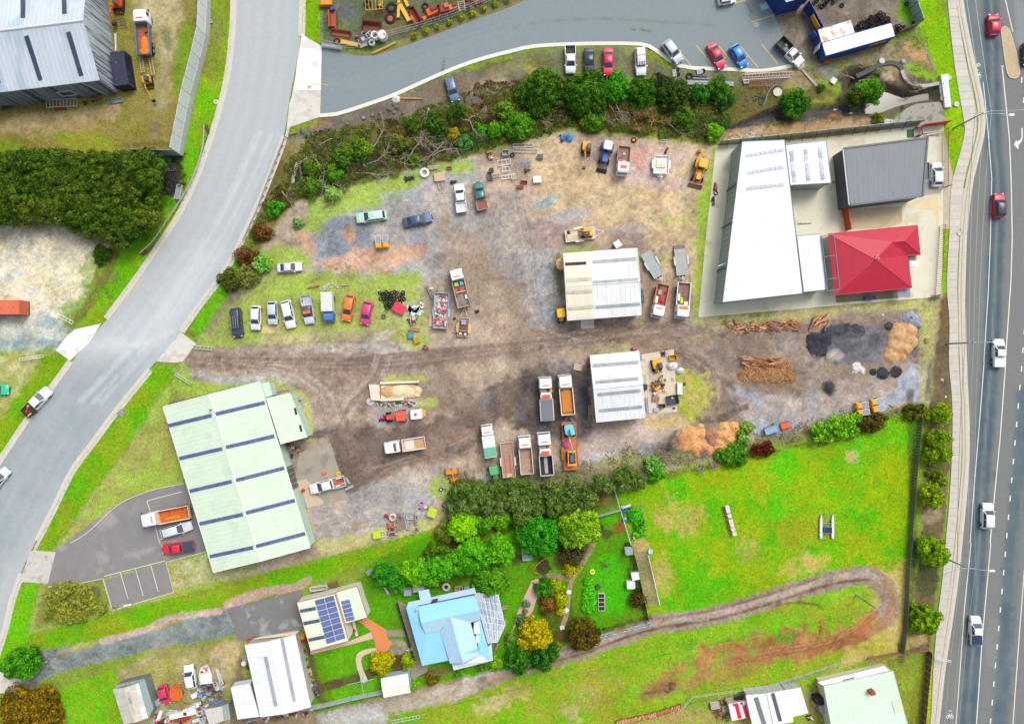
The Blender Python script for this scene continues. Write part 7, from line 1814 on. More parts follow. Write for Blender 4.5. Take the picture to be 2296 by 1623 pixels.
r=tL('boat trailer carrying a small red and grey buggy',T11,(1872,1138),(1856,1395),1.9,(120,120,120),sd_=(236,210,190),h=.12,ff=.35,load=[('orange_float',-.1,.98,1.7,.28,.4,(230,170,70)),('orange_float',-.1,-.98,1.7,.28,.4,(230,180,70)),('grey_seat',.45,0,.7,.8,.6,(170,168,190)),('dark_engine',-.1,0,.8,.8,.55,(90,92,100)),('orange_bar',-.4,0,.25,1.2,.5,(236,120,80)),('orange_bar',.7,.2,.3,1.0,.4,(240,120,80)),('white_case',-.7,.5,.4,.4,.4,(236,230,226)),('white_case',-.75,-.4,.4,.3,.5,(240,240,236))],name='boat_trailer')
def so(lB,t,cx,cy,aN,n=2,flip=1,w=1.05,gap=1.25,pc=(140,150,160)):
 p=T(t,cx,cy);r=tH('solar_trailer',lB,'trailer',(p.x,p.y,0),R(aN));pm_=ma(pc,.2,0,.1,sP=.7)
 for i in range(n):
  y=(i-(n-1)/2)*gap
  MB().box(0,y,1.15,1.35,w,.08).bd('panel_frame',ma((236,226,200),.5),r)
  MB().box(0,y,1.2,1.22,w-.14,.04).bd('solar_panel',pm_,r);MB().box(-1.05,y,.75,.8,w,.75).rrect(-1.05,y,.6,w-.3,1.1,1.3,.1).bd('yellow_body',YEL,r)
  MB().box(0,y,.6,1.2,w*.8,.5).bd('battery_box',YEL,r)
  for s in(-1,1):wh(r,-.2,y+s*w*.45,.28,.16)
  MB().box(-1.45,y+.2,.55,.2,.3,.3).bd('orange_lamp',ma((240,90,30),.4),r)
 return r
so('pair of yellow solar light trailers near the grass, north west yard',T11,1138,535,93,pc=(150,158,176))
so('western pair of yellow solar trailers by the south east hedge',T32,845,413,8)
so('eastern pair of yellow solar trailers by the south east hedge',T32,978,378,12,pc=(150,168,190))
def tracks(r,L,w,y,h=.45):
 for s in(-1,1):
  MB().loft([[(-L/2+.12,yy,0),(L/2-.12,yy,0),(L/2,yy,h*.4),(L/2-.05,yy,h*.8),(L/2-.2,yy,h),(-L/2+.2,yy,h),(-L/2+.05,yy,h*.8),(-L/2,yy,h*.4)]for yy in(s*y-w/2,s*y+w/2)]).bd('track',RUB,r)
def ex_(lB,t,x,y,aN,sc=1.0,c=(244,178,30),body=None,slew=0,bo=(1.6,.35,1.0,-.4),z=0,blade=True,name='mini_excavator',cc_=(60,66,76),bk=(40,38,40),sw=0):
 p=T(t,x,y,z+.8)if t else D(x,y,z+.8);r=tH(name,lB,'excavator',(p.x,p.y,z),R(aN));r.scale=(sc,sc,sc);m=ma(c,.45,0,.1,3)
 tracks(r,1.9,.32,.62)
 MB().box(0,0,.4,1.1,1.0,.25).bd('undercarriage',CHAS,r)
 if blade:MB().box(1.15,0,.22,.08,1.5,.4).tb((.4,.4,.3),(1.12,.4,.2),.05,n=4).tb((.4,-.4,.3),(1.12,-.4,.2),.05,n=4).bd('blade',ma((150,80,50),.8),r)
 a=R(slew);c_,s_=cos(a),sin(a);Q=lambda x,y,z:(x*c_-y*s_,x*s_+y*c_,z)
 mb=MB();ring=PL("-.95,-.45 -.75,-.68 .35,-.7 .55,-.5 .55,.5 .35,.7 -.75,.68 -.95,.45")
 mb.loft([[Q(x,y,.58)for x,y in ring],[Q(x,y,1.05)for x,y in ring],[Q(x*.93,y*.93,1.18)for x,y in ring]]);mb.bd('body',m,r)
 mb=MB();rc=PL("-.35,0 .5,0 .55,.6 -.35,.64")
 mb.loft([[Q(x,y,1.1)for x,y in rc],[Q(x*.92,y*.92+.03,2.15)for x,y in rc]]);mb.bd('cab',ma(cc_,.2,0,.05,sP=.7),r)
 MB().loft([[Q(x,y,2.15)for x,y in rc],[Q(x*.9,y*.9+.03,2.22)for x,y in rc]]).bd('cab_roof',ma((80,90,104),.4)if name!='digger' else m,r)
 l1,e1,l2,e2=bo;b=a+R(sw);cb,sb=cos(b),sin(b);P0=Ve(Q(.5,-.25,.9));P1=P0+Ve((cb*l1*cos(e1),sb*l1*cos(e1),l1*sin(e1)+.6));P2=P1+Ve((cb*l2*cos(e2),sb*l2*cos(e2),-1.0));P2.z=max(P2.z,.45)
 M1=(P0+P1)/2+Ve((0,0,.35));MB().path([P0,M1,P1],.11,4).bd('boom',m,r);MB().tb(P1,P2,.09,.07,4).bd('dipper',m,r);MB().tb(P0+Ve((0,0,.1)),M1,.045).tb(M1+Ve((0,0,.15)),P1+Ve((0,0,.15)),.04).bd('hydraulic_ram',ST,r)
 d=Ve((cb,sb,0));n_=Ve((-sb,cb,0));bx=P2
 MB().hexa([bx+n_*.28-d*.1-Ve((0,0,.4)),bx-n_*.28-d*.1-Ve((0,0,.4)),bx-n_*.28+d*.35-Ve((0,0,.35)),bx+n_*.28+d*.35-Ve((0,0,.35))],[bx+n_*.3-d*.15,bx-n_*.3-d*.15,bx-n_*.3+d*.2,bx+n_*.3+d*.2]).bd('bucket',ma(bk,.6,0,.2),r)
 return r
ex_('small yellow excavator at the foot of the truck ramps',T00,1318,725,-80,1.0,sw=14,bo=(1.7,.3,1.6,-.2))
ex_('orange excavator with black forks beside the big grey shed',T00,1052,40,-92,1.2,(226,90,40),cc_=(190,80,40))
ex_('yellow excavator loaded on the white plant trailer',T21,670,462,186,1.05,(248,184,30),z=.66,bo=(1.4,.5,1.2,-.1))
ex_('yellow digger reaching across the concrete pad, north one of two',T22,1300,30,-78,1.1,(244,184,40),cc_=(70,60,50),bo=(1.8,.3,1.0,0),sw=10)
ex_('orange-yellow digger on the concrete pad, south one of two',T22,1302,214,40,.85,(250,176,40),cc_=(80,60,40),bo=(1.0,.5,.9,0),sw=40)
ex_('cyan digger on the front of the rusty plant trailer',T22,515,618,-80,1.2,(120,210,214),z=.9,cc_=(130,170,190),name='digger',bo=(2.0,.3,1.4,-.3),sw=4,blade=False)
ex_('orange-yellow mini digger by the north fence, arm to the south',T20,668,1325,-94,1.05,(246,176,60),bo=(1.9,.4,1.2,-.2),bk=(150,80,40),cc_=(150,110,60))
p=T(T22,535,855,1.4)
r=tH('track_loader','yellow compact loader at the rear of the rusty plant trailer','loader',(p.x,p.y,.9),R(-88))
tracks(r,1.9,.34,.72)
MB().rrect(-.1,0,1.9,1.05,.35,1.25,.2,tp=.92).bd('body',ma((62,62,66),.5),r)
for s in(-1,1):MB().box(0,s*.66,1.3,2.3,.16,.3).bd('lift_arm',ma((250,170,50),.5),r)
MB().box(1.2,0,1.25,.3,1.5,.3).bd('rear_frame',ma((250,170,50),.5),r)
MB().rrect(0,0,1.3,.8,1.25,1.9,.15,tp=.9).bd('cab',ma((90,110,130),.3),r)
MB().box(-1.1,0,1.0,.4,1.4,.7).bd('bucket',ma((250,176,60),.6),r)
p=T(T22,494,736,1.3)
MB_=MB().rrect(0,0,.95,.95,.92,1.5,.12).mesh('pink_tank',ma((226,70,140),.4))
o=tag(link('pink_tank',MB_,None,(p.x,p.y,0)),'pink square tank between the digger and the loader on the trailer','tank')
def ta(lB,t,f,r_,c,roof,name='tractor',ld=None,hoe=None,w=2.0,sc=1,cc_=None,tank=None,mower=None,cx_=.28,z=1.2):
 lc,rz,L=vpos(t,f,r_,z);r=tH(name,lB,'tractor' if name=='tractor' else 'backhoe',lc,rz);m=ma(c,.4,0,.08,3);X=L/2
 ro=L*cx_
 ba=4.0*sc;x0=-ro
 MB().rrect(x0+1.75*sc,0,1.9*sc,.8,.75,1.45,.15,tp=.9).bd('bonnet',m,r);MB().box(x0+2.74*sc,0,1.0,.1,.6,.6).bd('grille',BLK,r)
 MB().box(x0+1.0*sc,0,.65,3.2*sc,.6,.35).bd('chassis',CHAS,r)
 for s in(-1,1):
  wh(r,x0-.1,s*(w/2-.1),.72,.42);wh(r,x0+2.3*sc,s*(w/2-.2),.48,.32)
  MB().hexa([(x0-.8,s*.55,1.2),(x0+.7,s*.55,1.2),(x0+.7,s*w*.5,1.2),(x0-.8,s*w*.5,1.2)][::s],[(x0-.6,s*.55,1.52),(x0+.5,s*.55,1.5),(x0+.5,s*w*.5,1.5),(x0-.6,s*w*.5,1.52)][::s]).bd('mudguard',m,r)
 MB().rrect(x0,0,1.4,1.3,1.2,2.45,.15,tp=.95).bd('cab',ma((70,84,96),.15,sP=.8),r);MB().rrect(x0,0,1.65,1.55,2.45,2.65,.3,tp=.88).bd('cab_roof',ma(roof,.4),r)
 if ld:
  xb=X-.35
  for s in(-1,1):MB().path([(x0+.6,s*.6,1.4),(x0+2.0,s*.6,1.5),(xb-.2,s*.6,.6)],.08,4).bd('loader_arm',ma(ld[1],.5),r)
  MB().hexa([(xb-.2,-ld[2]/2,.05),(xb+.45,-ld[2]/2,.05),(xb+.45,ld[2]/2,.05),(xb-.2,ld[2]/2,.05)],[(xb-.35,-ld[2]/2,.75),(xb-.1,-ld[2]/2,.8),(xb-.1,ld[2]/2,.8),(xb-.35,ld[2]/2,.75)]).bd('bucket',ma(ld[0],.6,0,.2),r)
 if hoe:
  P=[(x0-.9,0,.9),(x0-1.3,hoe*.3,2.2),(x0-1.7,hoe*.9,1.9),(-X+.3,hoe*1.4,.6)]
  MB().path(P,.13,4).bd('boom',m,r);MB().box(P[-1][0],P[-1][1],.45,.5,.6,.6).bd('hoe_bucket',ma((170,110,50),.6),r)
  for s in(-1,1):MB().box(x0-1.05,s*.85,.6,.3,.3,.9).bd('stabiliser',m,r)
 return r
ta('blue tractor with a white cab roof and a black front bucket',T20,(806,1534),(870,1250),(44,96,200),(226,232,244),ld=((60,62,70),(60,66,80),1.8),cx_=.24)
ta('yellow backhoe loader in the north east corner of the yard',T20,(1650,1672),(1735,1345),(250,176,20),(250,180,24),'backhoe_loader',ld=((150,110,90),(240,170,30),2.4),hoe=-.6,cx_=.08,w=2.2)
ta('red tractor with black wheels in front of the white water tank',T12,(1096,506),(1372,478),(240,84,66),(240,100,84),cx_=.26,w=1.9,z=1)
ta('green tractor with bare arms parked south of the green box truck',T12,(2160,1076),(2112,868),(86,170,104),(96,176,110),w=1.6,cx_=.05,sc=.7,z=1)
r=tH('water_tank','white square tank with red trim and a yellow end, behind the red tractor','tank',tuple(T(T12,1448,464)),R(5))
MB().box(0,0,.5,2.3,1.7,.5).bd('chassis',ma((226,80,70),.5),r)
MB().rrect(.0,0,2.2,1.8,.75,1.7,.25,tp=.9).bd('tank_body',ma((236,238,240),.4),r)
MB().box(1.35,.1,.8,.4,1.1,.6).bd('yellow_end',YEL,r)
MB().tb((-.1,0,1.7),(-.1,0,1.85),.25,n=10).bd('lid',ma((214,60,90),.5),r)
MB().box(-.1,-1.0,.6,.8,.3,.5).bd('orange_locker',ma((250,140,60),.5),r)
MB().tb((-1.1,-.7,1.2),(-1.1,.7,1.2),.05).bd('rail',ma((226,80,70),.5),r)
for s in(-1,1):wh(r,0,s*.85,.4,.3)
ta('small yellow dozer squeezed beside the half cream shed',T21,(444,1252),(430,1148),(252,186,20),(252,190,30),'dozer',w=1.2,sc=.5,cx_=.1,z=1)
r=tH('catamaran','white catamaran on the green paddock','boat',tuple(T(T32,520,1470)),R(90))
for s in(-1,1):
 MB().loft([[(x,s*1.02-k,.25),(x,s*1.02-k*.6,.0+.02),(x,s*1.02+k*.6,.02),(x,s*1.02+k,.25),(x,s*1.02+k*.7,.5),(x,s*1.02-k*.7,.5)]for x,k in((-2.1,.22),(-1.6,.29),(0,.3),(1.2,.24),(1.8,.13),(2.15,.03))]).bd('hull',ma((226,234,244),.3),r,True)
MB().box(-.6,0,.5,1.2,1.7,.04).bd('trampoline',ma((40,54,84),.7),r)
for x in(-1.2,0,.6):MB().tb((x,-1,.52),(x,1,.52),.05).bd('crossbeam',ST,r)
MB().tb((-.2,-.1,.6),(2.9,.08,.7),.06).tb((.6,-.9,.5),(2.8,.05,.6),.03).tb((.6,.9,.5),(2.8,.05,.6),.03).bd('mast',GV,r)
MB().tb((-1.9,.9,.5),(.4,.2,.6),.03).bd('boom',ST,r)
r=tH('boat','white upturned boat full of junk beside the old white sedan','boat',tuple(T(T03,1862,1165)),R(96))
MB().loft([[(x,-k,.9),(x,-k*.6,.1),(x,k*.6,.1),(x,k,.9)]for x,k in((-1.5,1.1),(0,1.2),(1.0,.9),(1.6,.3))]).bd('hull',WW,r)
MB().box(1.1,0,1.0,.8,1.2,.3).bd('cabin',ma((230,220,214),.5),r)
MB().box(-.6,0,.95,1.6,1.6,.1).bd('deck',WT,r)
for i in range(8):MB().box(ru(.6,1.4),ru(-.6,.6),1.2,ru(.2,.5),ru(.2,.4),.25,rr_()).bd('scrap_piece',ma(rc([(200,140,90),(236,236,236),(150,90,60)]),.7),r)
def at(t,x,y,z=0):p=T(t,x,y,z)if t else D(x,y,z);return(p.x,p.y,0)
TY={}
def tY(t,x,y,Ro=.4,z=0,tilt=0,lB='worn black tyre',gr=None,m=None,rot=0,rim=None,hubc=None,w=.24):
 me=ch(('ty',round(Ro,2),id(m)),lambda:MB().ring((0,0,w/2),Ro*.74,Ro*.26,16,6,sq=w/(Ro*.52)).mesh('tyre',m or RUB,True))
 p=at(t,x,y,z);o=link('tyre',me,None,(p[0],p[1],z+(Ro*sin(tilt)if tilt else 0)),rot=(tilt,0,rot));tag(o,lB,'tyre',gr)
 if rim:link('rim',ch(('trim',Ro,rim),lambda:MB().tb((0,0,.04),(0,0,w*.6),Ro*.5,n=12).mesh('rim',ma(rim,.7,0,.3,5))),o)
 return o
g=random.Random(3)
def tp_(t,pt,n,lB,gr,R0=.36,ly=3,seed=1):
 g=random.Random(seed);P=[tuple((T(t,*p)if t else D(*p))[:2])for p in pt];xs=[p[0]for p in P];ys=[p[1]for p in P];k=0;tr=0;placed=[]
 while k<n and tr<4000:
  tr+=1;x,y=g.uniform(min(xs),max(xs)),g.uniform(min(ys),max(ys))
  if sd2(np.array([x]),np.array([y]),P)[0]<.1:continue
  if tr<1500 and any((x-a)**2+(y-b)**2<(R0*1.25)**2 for a,b in placed):continue
  placed.append((x,y));Ro=R0*g.choice([.9,1,1.1]);lay=sum((x-a)**2+(y-b)**2<(R0*1.7)**2 for a,b in placed[:-1])
  me=ch(('ty',round(Ro,2),0),lambda:MB().ring((0,0,.12),Ro*.74,Ro*.26,14,6,sq=.24/(Ro*.52)).mesh('tyre',RUB,True))
  tag(link('tyre',me,None,(x,y,min(lay,ly)*.22),rot=(g.uniform(-.3,.3)if lay else 0,g.uniform(-.3,.3)if lay else 0,g.uniform(0,6))),lB,'tyre',gr);k+=1
tp_(T30,PL("775,235 990,120 1080,185 1100,215 1000,235 790,290"),48,'black tyre in the big heap behind the long white container','tyres heaped behind the long white container',.38,3,1)
tp_(T30,PL("395,20 450,-60 640,-60 620,20 560,45 480,90 410,60"),18,'tyre lying near the dark blue shop wall','tyres beside the blue shop',.4,1,2)
tp_(T30,PL("1135,240 1225,230 1235,262 1140,300"),7,'tyre between the tin fence and the containers','tyres beside the tin fence corner',.34,1,3)
tY(T30,660,55,.42,lB='single black tyre lying alone on the gravel tyre yard')
tY(T30,1238,42,.38,lB='black tyre in the grass beside the pale tin fence')
tY(T30,143,103,.36,lB='black tyre at the corner of the car park by the blue shop')
tY(T30,1300,212,.3,lB='small tyre at the foot of the tin fence')
tp_(T11,PL("1105,1000 1190,985 1320,985 1350,1060 1290,1110 1240,1100 1220,1160 1165,1150 1130,1070"),34,'black tyre in the heap beside the red and blue skip','tyres heaped in the middle of the site grass',.36,3,4)
tY(T11,1118,1058,.36,lB='black tyre at the left edge of the site tyre heap')
tY(T11,1145,1217,.42,lB='grey tyre lying alone below the tyre heap',m=RUBG)
GT=ma((112,114,116),.85,0,.3,6)
for i,(x,y,q,c,l)in enumerate([(823,1103,.5,(150,110,70),'first large grey tyre from the west on the side road bank'),(968,1055,.52,(170,150,120),'second large grey tyre from the west on the side road bank'),(1045,1030,.44,(170,120,100),'third large tyre from the west on the side road bank'),(1120,1005,.5,(120,110,80),'easternmost large tyre on the side road bank, by the boulders')]):tY(T10,x,y,q,lB=l,m=GT,rim=c)
for x,y,l in((540,1200,'left one of three small tyres near the boulders'),(582,1187,'middle one of three small tyres near the boulders'),(626,1168,'right one of three small tyres near the boulders')):tY(T10,x,y,.36,lB=l,m=GT if x==626 else None)
for t,x,y,q,l,rm in((T10,1205,172,.98,'very big machine tyre with an orange hub in the scrap yard',(190,90,60)),(T10,1215,72,.95,'very big black tyre behind the one with the orange hub',None),(T10,1518,62,.65,'big black tyre at the back of the rusty loader',None),(T10,726,378,.6,'rusty rimmed tyre behind the white barrier board',(170,90,60)),(T10,1450,212,.42,'black tyre under the rusty bucket in the scrap yard',None),(T10,1000,40,.7,'big black tyre at the top edge of the scrap yard',None),(T10,1610,170,.6,'half buried tyre beside the wire fence',None),
 (T20,1590,690,.66,'large black tyre at the end of the white pipe bundle',None),(T20,1714,642,.42,'tyre on the grey grid pallet beside the kerb',None),(T20,1487,630,.3,'small tyre above the pallet at the kerb',None),(T20,1492,672,.32,'small tyre beside the pallet at the kerb',None),(T20,1515,742,.22,'tiny tyre left of the white pipes',None),(T20,1091,1260,.5,'tyre with a bright orange rim by the north fence',(244,150,60)),
 (T21,1826,112,.4,'tyre with a white rim by the factory fence',(230,230,230)),(T21,1804,210,.3,'small black tyre at the factory fence',None),(T12,1658,1143,.36,'black tyre with a white hub on the grass near the yellow scraper',(230,232,232)),(T12,1688,1284,.38,'black tyre with a white rim beside the lime tank',(236,236,236)),(T22,1545,198,.26,'small dark tyre beside the grey tool box trailer',None),(T13,548,1332,.5,'black tyre with a yellow centre beside the white shed',(240,210,30)),(T23,823,766,.24,'black tyre ring on the lawn by the stone wall',None),(T20,2,1395,.42,'black tyre beside the blue box frame',None),(T11,1780,1235,.26,'small wheel beside the boat trailer',None),(T03,1640,1340,.3,'wheel beside the orange box trailer',None),(T03,1395,1385,.42,'black drum-like tyre beside the old shed',None)):
 tY(t,x,y,q,lB=l,rim=rm)
def re(name,lB,cat,t,x,y,L,W,H,c,aN=0,kd='box',c2=None,ru_=.6,gr=None,z=0,met=0):
 """a small made thing at a sheet point: kind decides its build"""
 p=at(t,x,y,H*.7+z);r=tH(name,lB,cat,(p[0],p[1],z),R(aN),gr);m=ma(c,ru_,met,.18,3);m2=ma(c2 or tuple(max(0,v*.75)for v in c),ru_,met,.18,3)
 if kd=='box':
  MB().rrect(0,0,L,W,.02,H*.9,min(L,W)*.08).bd('body',m,r);MB().rrect(0,0,L*1.04,W*1.04,H*.9,H,min(L,W)*.08,tp=.97).bd('lid',m2,r);MB().box(L*.3,0,H*1.01,.05,W*.7,.03).box(-L*.3,0,H*1.01,.05,W*.7,.03).bd('lid_rib',m2,r)
 elif kd=='crate':
  MB().box(0,0,.06,L,W,.08).bd('floor',m2,r)
  for s in(-1,1):MB().box(0,s*(W/2-.03),H/2,L,.06,H).bd('side',m,r);MB().box(s*(L/2-.03),0,H/2,.06,W,H).bd('end',m,r)
 elif kd=='pallet':
  n=max(4,int(W/.2))
  for i in range(n):MB().box(0,-W/2+(i+.5)*W/n,H,L,W/n*.6,.03).bd('slat',m,r)
  for x_ in(-.45,0,.45):MB().box(x_*L,0,H/2,.09,W,H).bd('bearer',m2,r)
 elif kd=='frame':
  for s in(-1,1):MB().box(0,s*W/2,H,L,.09,.09).bd('long_rail',m,r)
  n=max(2,int(L/.6))
  for i in range(n+1):MB().box(-L/2+i*L/n,0,H,.07,W,.06).bd('crossbar',m,r)
  for sx in(-1,1):
   for s in(-1,1):MB().box(sx*L*.46,s*W/2,H/2,.07,.07,H).bd('leg',m2,r)
 elif kd=='ladder':
  for s in(-1,1):MB().box(0,s*W/2,H,L,.08,.1).bd('rail',m,r)
  n=max(4,int(L/.33));me=MB().box(0,0,0,.06,W,.05).mesh('rung',m)
  for i in range(n):link('rung',me,r,(-L/2+(i+.5)*L/n,0,H))
 elif kd=='drum':
  MB().tb((0,0,0),(0,0,H),L/2,n=14).bd('drum_body',m,r);MB().ring((0,0,H),L/2-.03,.03,14,4).bd('rim',m2,r);MB().tb((L*.2,0,H),(L*.2,0,H+.03),L*.08,n=8).bd('bung',m2,r)
 elif kd=='ring':
  MB().ring((0,0,H/2),L*.36,L*.14,20,6,sq=H/(L*.28)).bd('ring',m,r);MB().tb((0,0,.02),(0,0,.08),L*.25,n=14).bd('base',m2,r)
 elif kd=='planks':
  n=max(3,int(W/.16));q=random.Random(int(x+y))
  for i in range(n):link('plank',MB().box(0,0,0,L*q.uniform(.75,1),W/n*.8,.06).mesh('plank',m if i%2 else m2),r,(q.uniform(-.1,.1)*L,-W/2+(i+.5)*W/n,H+q.uniform(0,.05)),q.uniform(-.06,.06))
  MB().box(-L*.3,0,H/2,.1,W,H).box(L*.3,0,H/2,.1,W,H).bd('bearer',m2,r)
 elif kd=='pipes':
  n=max(2,int(W/.16))
  for i in range(n):y_=-W/2+(i+.5)*W/n;MB().tb((-L/2+(i%3)*.1,y_,H/2+.05),(L/2-(i%2)*.15,y_,H/2+.05),W/n*.45,n=6).bd('pipe',m if i%2 else m2,r)
 elif kd=='bucket':
  MB().loft([[(x_,-W/2,z_)for x_,z_ in pr]for pr in[[T00,(L,.05),(L,.15),(L*.3,.2),(L*.15,H*.9),(0,H)]]]+[[(x_,W/2,z_)for x_,z_ in[T00,(L,.05),(L,.15),(L*.3,.2),(L*.15,H*.9),(0,H)]]]).bd('bucket_shell',m,r)
  for s in(-1,1):MB().box(L*.4,s*W/2,H*.45,L*.8,.06,H*.8).bd('side_plate',m2,r)
  for i in range(7):MB().box(L+.15,-W/2+(i+.5)*W/7,.12,.35,.08,.08,tp=.6).bd('tine',m2,r)
 elif kd=='machine':
  q=random.Random(int(x*3+y));MB().rrect(0,0,L*.7,W*.6,.1,H*.75,.08,tp=.85).bd('block',m,r);MB().rrect(L*.15,W*.1,L*.35,W*.4,H*.6,H,.05,tp=.8).bd('housing',m2,r)
  for i in range(4):MB().tb((q.uniform(-.5,.5)*L,-W/2,q.uniform(.2,H)),(q.uniform(-.5,.5)*L,W/2,q.uniform(.2,H)),.05,n=5).bd('pipe',m2,r)
  for s in(-1,1):MB().tb((-L*.35,s*W*.4,.2),(-L*.35,s*W*.5,.2),.22,n=10).bd('wheel',RUB,r)
  MB().box(0,0,.12,L,.12,.14).box(0,W*.3,.12,L*.8,.08,.1).bd('frame',m,r)
 elif kd=='beam':
  MB().box(0,0,H/2,L,W,H*.25).box(0,0,H*.1,L,W*.3,H*.2).bd('beam',m,r);MB().box(L/2,0,H/2,.12,W*1.5,H).box(-L/2,0,H/2,.12,W*1.5,H).bd('end_plate',m2,r)
 elif kd=='bag':
  MB().dome((0,0,0),L/2,W/2,H,12,5,.14).bd('sack',m,r,True);MB().dome((0,0,H*.7),L*.2,W*.2,H*.35,8,3,.2).bd('knot',m2,r)
 elif kd=='sheets':
  q=random.Random(int(x+y))
  for i in range(4):link('sheet',MB().box(0,0,0,L*q.uniform(.7,1),W*q.uniform(.6,1),.03).mesh('sheet',m if i%2 else m2),r,(q.uniform(-.1,.1),q.uniform(-.1,.1),.05+i*H/4),q.uniform(-.3,.3))
 elif kd=='bed':
  n=4
  for i in range(n):
   yy=-L/2+(i+.5)*L/n;MB().box(yy,0,H/2,L/n-.12,W-.12,H*.8).bd('soil',ma((60,44,40),.9,0,.3,6),r)
   MB().box(yy+L/n/2,0,H/2,.06,W,H).bd('divider',m,r)
  for s in(-1,1):MB().box(0,s*W/2,H/2,L,.06,H).bd('side',m,r)
  MB().box(-L/2,0,H/2,.06,W,H).bd('end',m,r)
 return r
def RT(lst):
 for a in lst:re(*a[:-1],**a[-1])if isinstance(a[-1],dict)else re(*a)
def RX(txt):
 for l in txt.split(chr(10)):
  n,lb,ct,t,v,c,k,c2=l.split('|');x,y,L,W,H,a=map(float,v.split());re(n or ct.replace(' ','_'),lb,ct,tc_(t),x,y,L,W,H,hx(c),a,k,hx(c2))
RX("""|left slatted loading ramp behind the white tipper|ramp|00|1274 572 3.4 .55 .5 -82|206,190,160|ladder|
|right slatted loading ramp behind the white tipper|ramp|00|1362 585 3.8 .55 .5 -80|206,190,160|ladder|
ladder_rack|long aluminium ladder rack beside the grey shed wall|rack|00|560 930 5.4 1.3 .7 3|196,196,192|frame|
steel_sheets|red oxide steel plate under the ladder rack|sheet|00|545 982 2.2 .5 .2 2|150,60,50|sheets|
|rusty old wheel frame beside the shed wall|machine|00|862 888 1.9 .8 .5 5|150,100,80|machine|
truss|grey metal tray leaning near the shed corner|tray|00|1036 906 2.6 .8 .3 8|150,166,178|crate|
|small rusty implement in the weeds below the shed|machine|00|765 920 .7 .6 .4 40|130,90,60|machine|
|dark wreck cut by the left edge below the shed|machine|00|50 940 2.4 1.4 .9 5|70,74,80|machine|
|white pipes lying beside the shed wall|pipe|00|1040 380 3.3 .45 .2 92|226,226,220|pipes|
|black pallet fork frame at the end of the orange arm|attachment|00|1070 212 2 1.2 .4 12|60,60,66|frame|
|small square white pit beside the high fence|pit|00|1889 195 .6 .6 .3 0|226,226,220|crate|
|round concrete manhole in the bright verge|manhole|00|1935 916 .85 .8 .12 0|216,214,204|ring|
steel_sheets|pale sheets dumped at the edge of the dark wood|sheet|01|395 338 2.3 .7 .2 -5|206,210,210|sheets|
steel_sheets|narrow grey sheet dumped west of the pale sheets|sheet|01|300 292 1.5 .3 .1 -10|180,196,206|sheets|
|white mesh gate standing open at the sandy yard|gate|01|590 1235 3.2 .5 1 -28|226,230,226|frame|
|pale gate at the lower entrance of the sandy yard|gate|01|290 1585 4.2 .4 .9 8|214,220,210|frame|
|grey steel grate over the culvert in the wood corner|grate|00|1490 1505 3.6 1.2 .2 3|108,112,120|ladder|
|pale concrete culvert headwall by the west kerb|headwall|01|1600 100 2.6 .9 .6 80|196,206,208|crate|
|gate lying on the grass inside the haul road entrance|gate|02|1645 150 3.4 .4 .4 -32|200,216,190|ladder|
|pale gate on the grass north of the haul road|gate|11|-480 1495 3.4 .5 .4 -5|196,220,196|frame|""")
RU,OR,YO=(160,74,44),(214,96,40),(236,170,60)
